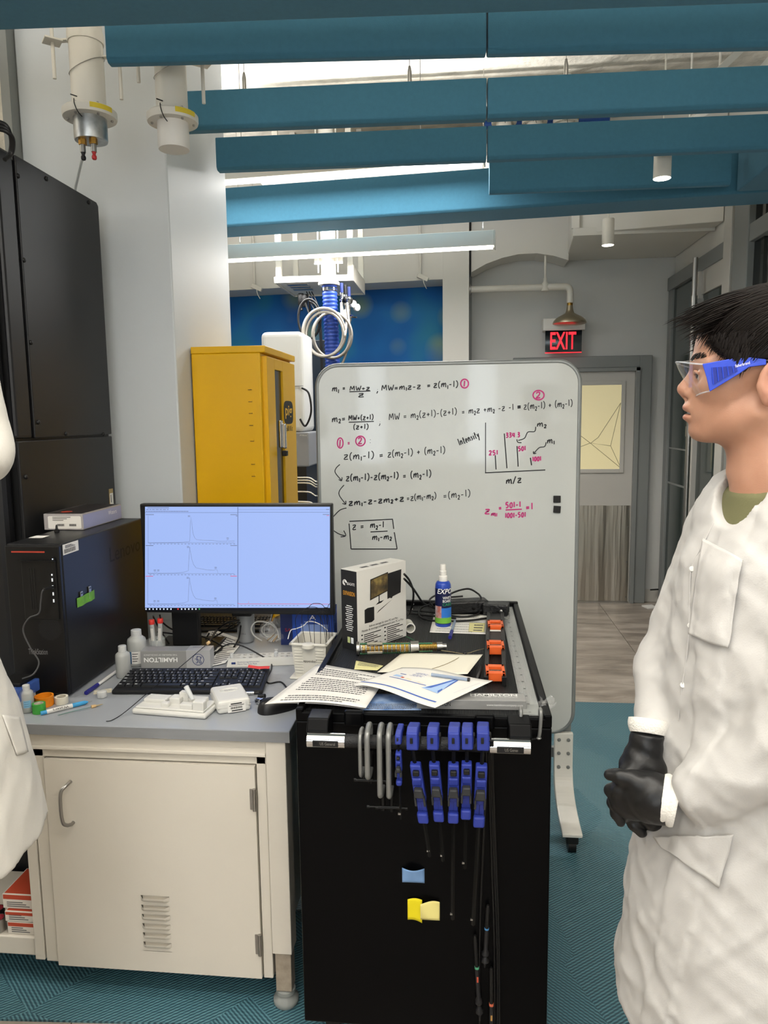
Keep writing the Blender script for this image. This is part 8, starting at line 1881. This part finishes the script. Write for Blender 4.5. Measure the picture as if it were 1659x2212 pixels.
# gloves
def hpx(cx_, cy_, v): return BP(1290 + cx_ / 7.371, 1540 + cy_ / 7.371, v)
vL, vR = .135, .085
def chain(P, pts, rr, k=.004):
    d = None
    for i in range(len(pts) - 1): c_ = sd_cap(P, pts[i], pts[i + 1], rr[i], rr[i + 1]); d = c_ if d is None else smin(d, c_, k)
    return d
def wcut(P, a, b): n_ = np.array(a) - np.array(b); n_ = n_ / np.linalg.norm(n_); return sum((P[i] - a[i]) * n_[i] for i in range(3))
def gloveL(P):
    d = chain(P, [hpx(1130, 1390, vL), hpx(900, 1330, vL + .004)], [.0335, .032])
    for a, b, ra, rb in ((hpx(880, 1270, vL), hpx(480, 1180, vL - .004), .026, .021), (hpx(900, 1400, vL), hpx(420, 1380, vL - .006), .026, .021), (hpx(920, 1480, vL), hpx(520, 1500, vL - .010), .022, .017)): d = smin(d, sd_cap(P, a, b, ra, rb), .018)
    d = smin(d, chain(P, [hpx(800, 1150, vL + .004), hpx(560, 1060, vL + .010), hpx(340, 1000, vL + .012), hpx(195, 985, vL + .010)], [.018, .0135, .0108, .0088]), .012)
    f_ = chain(P, [hpx(430, 1300, vL - .006), hpx(290, 1330, vL - .012), hpx(215, 1230, vL - .004), hpx(330, 1235, vL + .010)], [.0125, .0105, .0098, .0085]); d = smin(d, f_, .004)
    for a, b, c_ in (((420, 1390), (300, 1410), (330, 1500)), ((450, 1480), (340, 1520), (400, 1600)), ((540, 1570), (450, 1620), (520, 1660))):
        d = smin(d, chain(P, [hpx(*a, vL - .008), hpx(*b, vL - .028), hpx(*c_, vL - .062)], [.0115, .010, .009]), .005)
    d = smax(d, wcut(P, hpx(1190, 1400, vL), hpx(900, 1330, vL)), .003)
    return d + .0007 * np.sin(320 * P[1] + 2 * np.sin(90 * P[2])) * (np.sin(60 * P[0]) > .2)
def gloveR(P):
    d = chain(P, [hpx(810, 320, vR - .02), hpx(750, 620, vR - .015), hpx(690, 800, vR - .01)], [.026, .027, .028])
    for a, b in (((620, 860), (400, 1230)), ((700, 900), (520, 1330)), ((800, 950), (680, 1450)), ((860, 960), (800, 1500))): d = smin(d, sd_cap(P, hpx(*a, vR - .006), hpx(*b, vR), .022, .016), .018)
    for pts in ([(400, 1230), (275, 1420), (315, 1580), (370, 1725)], [(560, 1380), (520, 1620), (600, 1780), (700, 1905)], [(700, 1480), (760, 1680), (850, 1770), (900, 1800)], [(800, 1500), (880, 1650), (950, 1720), (990, 1740)]):
        d = smin(d, chain(P, [hpx(*q, vR + (.03 if pts[0][0] == 400 else .006) * (k > 0)) for k, q in enumerate(pts)], [.0128, .0112, .0106, .0088]), .004)
    d = smin(d, chain(P, [hpx(640, 860, vR + .012), hpx(480, 980, vR + .02), hpx(420, 1080, vR + .022)], [.014, .012, .009]), .008)
    d = smax(d, wcut(P, hpx(785, 300, vR - .02), hpx(740, 620, vR - .015)), .003)
    return d + .0008 * np.sin(260 * P[2] + 3 * np.sin(50 * P[0]))
allp = [hpx(*q, v) for q in ((130, 900), (1400, 1700), (700, 250), (990, 1990)) for v in (vL + .05, vR - .07)]
lo = tuple(min(q[i] for q in allp) - .05 for i in range(3)); hi = tuple(max(q[i] for q in allp) + .05 for i in range(3))
for nm, fn_, lb in (('glove', gloveL, None), ('glove', gloveR, None)): np_obj(nm, *sdf_mesh(fn_, lo, hi, .0028), M_glove, pn, BM)
def cuff(p0, p1, r0, r1, n):
    p0, p1 = BM @ Vector(p0), BM @ Vector(p1); d = p1 - p0; L = d.length; pr = []
    for k in range(25): t = k / 24; pr.append((r0 + (r1 - r0) * t + .0022 * abs(math.sin(t * math.pi * n)), L * t))
    MB().lathe([(pr[0][0] * .8, 0)] + pr + [(pr[-1][0] * .8, L)], p0, d, 40).build('knit_cuff', M_knit, coat, smooth=60)
cuff(hpx(1010, 1340, vL), hpx(1270, 1420, vL), .0345, .037, 2); cuff(hpx(802, 335, vR - .02), hpx(815, 110, vR - .03), .0272, .031, 1)
# -------- second person, cut off by the left frame edge
lp0 = V(-1.075, 1.28, 0); LU = V(.80, .60, 0).normalized(); LV = V(-LU.y, LU.x, 0)
LM = Matrix.Translation(lp0) @ Matrix((LU, LV, V(0, 0, 1))).transposed().to_4x4(); LI = LM.inverted()
p2 = thing('person', 'person in white cotton lab coat cut off at the left edge of the photo', 'person', tuple(lp0))
zs2 = 1.44
prof2 = [(.55, .250, .262, .0), (.70, .240, .255, 0), (.85, .222, .238, 0), (1.0, .195, .212, 0), (1.10, .165, .195, 0), (1.25, .145, .185, 0), (zs2 - .06, .125, .172, -.004), (zs2 + .03, .085, .13, -.012), (zs2 + .10, .06, .085, -.02)]
def LP(px, py, Y): return tuple(LI @ PY(px, py, Y))
e2 = LP(-38, 978, 1.22); s2 = (.0, -.17, zs2 - .02); w2_ = LP(-85, 730, 1.26)
def body2(P):
    d = smax(torso_sdf(P, [(q[0], q[1] * .6, q[2] * .72, q[3]) for q in prof2]), P[2] - (zs2 + .05), .02); d = np.maximum(d, .80 - P[2])
    d = smin(d, sd_cap(P, (-.01, 0, zs2 - .02), (.0, 0, zs2 + .12), .06, .054), .03); d = smin(d, sd_ell(P, (.01, 0, zs2 + .22), (.095, .076, .12)), .03); d = smin(d, sd_ell(P, (.07, 0, zs2 + .15), (.035, .04, .05)), .02); d = smin(d, sd_cap(P, (.1, 0, zs2 + .24), (.118, 0, zs2 + .205), .008, .011), .008)
    for s in (-1, 1):
        d = smin(d, sd_cap(P, (0, s * .10, .88), (.01, s * .10, .48), .078, .055), .03); d = smin(d, sd_cap(P, (.01, s * .10, .48), (-.01, s * .10, .09), .052, .036), .02); d = smin(d, sd_ell(P, (.0, s * .078, zs2 + .21), (.018, .008, .03)), .006)
    d = smin(d, sd_cap(P, e2, w2_, .03, .024), .01)
    # raised hand
    for k in range(5): a_ = np.array(w2_); d = smin(d, sd_cap(P, a_, a_ + np.array([-.02 + .012 * k, .02, .085 - .01 * abs(k - 2)]), .014, .008), .008)
    return d
b2, _ = np_obj('body', *sdf_mesh(body2, (-.28, -.40, 0), (.30, .32, zs2 + .37), .008), M_skin, p2, LM)
ca2 = b2.data.color_attributes.new('tone', 'FLOAT_COLOR', 'POINT'); ca2.data.foreach_set('color', np.tile(np.array([0, 0, 0, 1], 'f'), len(b2.data.vertices)))
def hair2(P): return smax(sd_ell(P, (-.005, 0, zs2 + .245), (.106, .086, .112)), (zs2 + .22 + .7 * P[0]) - P[2], .01) + wrinkle(P, .006, 3)
np_obj('hair', *sdf_mesh(hair2, (-.14, -.12, zs2 + .08), (.14, .12, zs2 + .38), .006), M_hair, p2, LM)
def coat2(P):
    d = torso_sdf(P, prof2); d = smin(d, sd_cap(P, (-.012, -.10, zs2 + .005), (-.012, .10, zs2 + .005), .062, .062), .06); d = smax(d, P[2] - (zs2 + .08), .01)
    for a, b, ra, rb in ((s2, e2, .072, .050), (e2, w2_, .050, .045), ((0, .17, zs2 - .02), (-.04, .25, 1.15), .074, .062), ((-.04, .25, 1.15), (.02, .2, .95), .06, .045)): d = smin(d, sd_cap(P, a, b, ra, rb), .02)
    d = smax(d, .76 + .02 * np.sin(6 * P[1]) - P[2], .006); d = d + wrinkle(P, .008, 8)
    return smax(d, -sd_cap(P, (-.01, 0, zs2 + .15), (.02, 0, zs2 + .03), .075, .06), .006)
cv2, cf2 = sdf_mesh(coat2, (-.30, -.46, .62), (.36, .40, zs2 + .40), .007); co2, cw2 = np_obj('lab_coat', cv2, cf2, mat('cotton_coat', '#cfccc5', .8, bump=.12, bs=500), p2, LM)
BV = BVHTree.FromPolygons([tuple(q) for q in cw2], [tuple(int(i) for i in q) for q in cf2])
patch('pocket_facing', [(2, 1545), (40, 1550), (58, 1625), (34, 1632)], 8, 12, .003, MATS['cotton_coat'], co2)
np_obj('trousers', *sdf_mesh(lambda P: trou_sdf(P), (-.2, -.27, .05), (.2, .27, 1.05), .012), mat('grey_trousers', '#2b2c30', .8), p2, LM)
np_obj('shoes', *sdf_mesh(shoe_sdf, (-.12, -.22, -.01), (.24, .22, .11), .008), MATS['dark_shoe'], p2, LM)
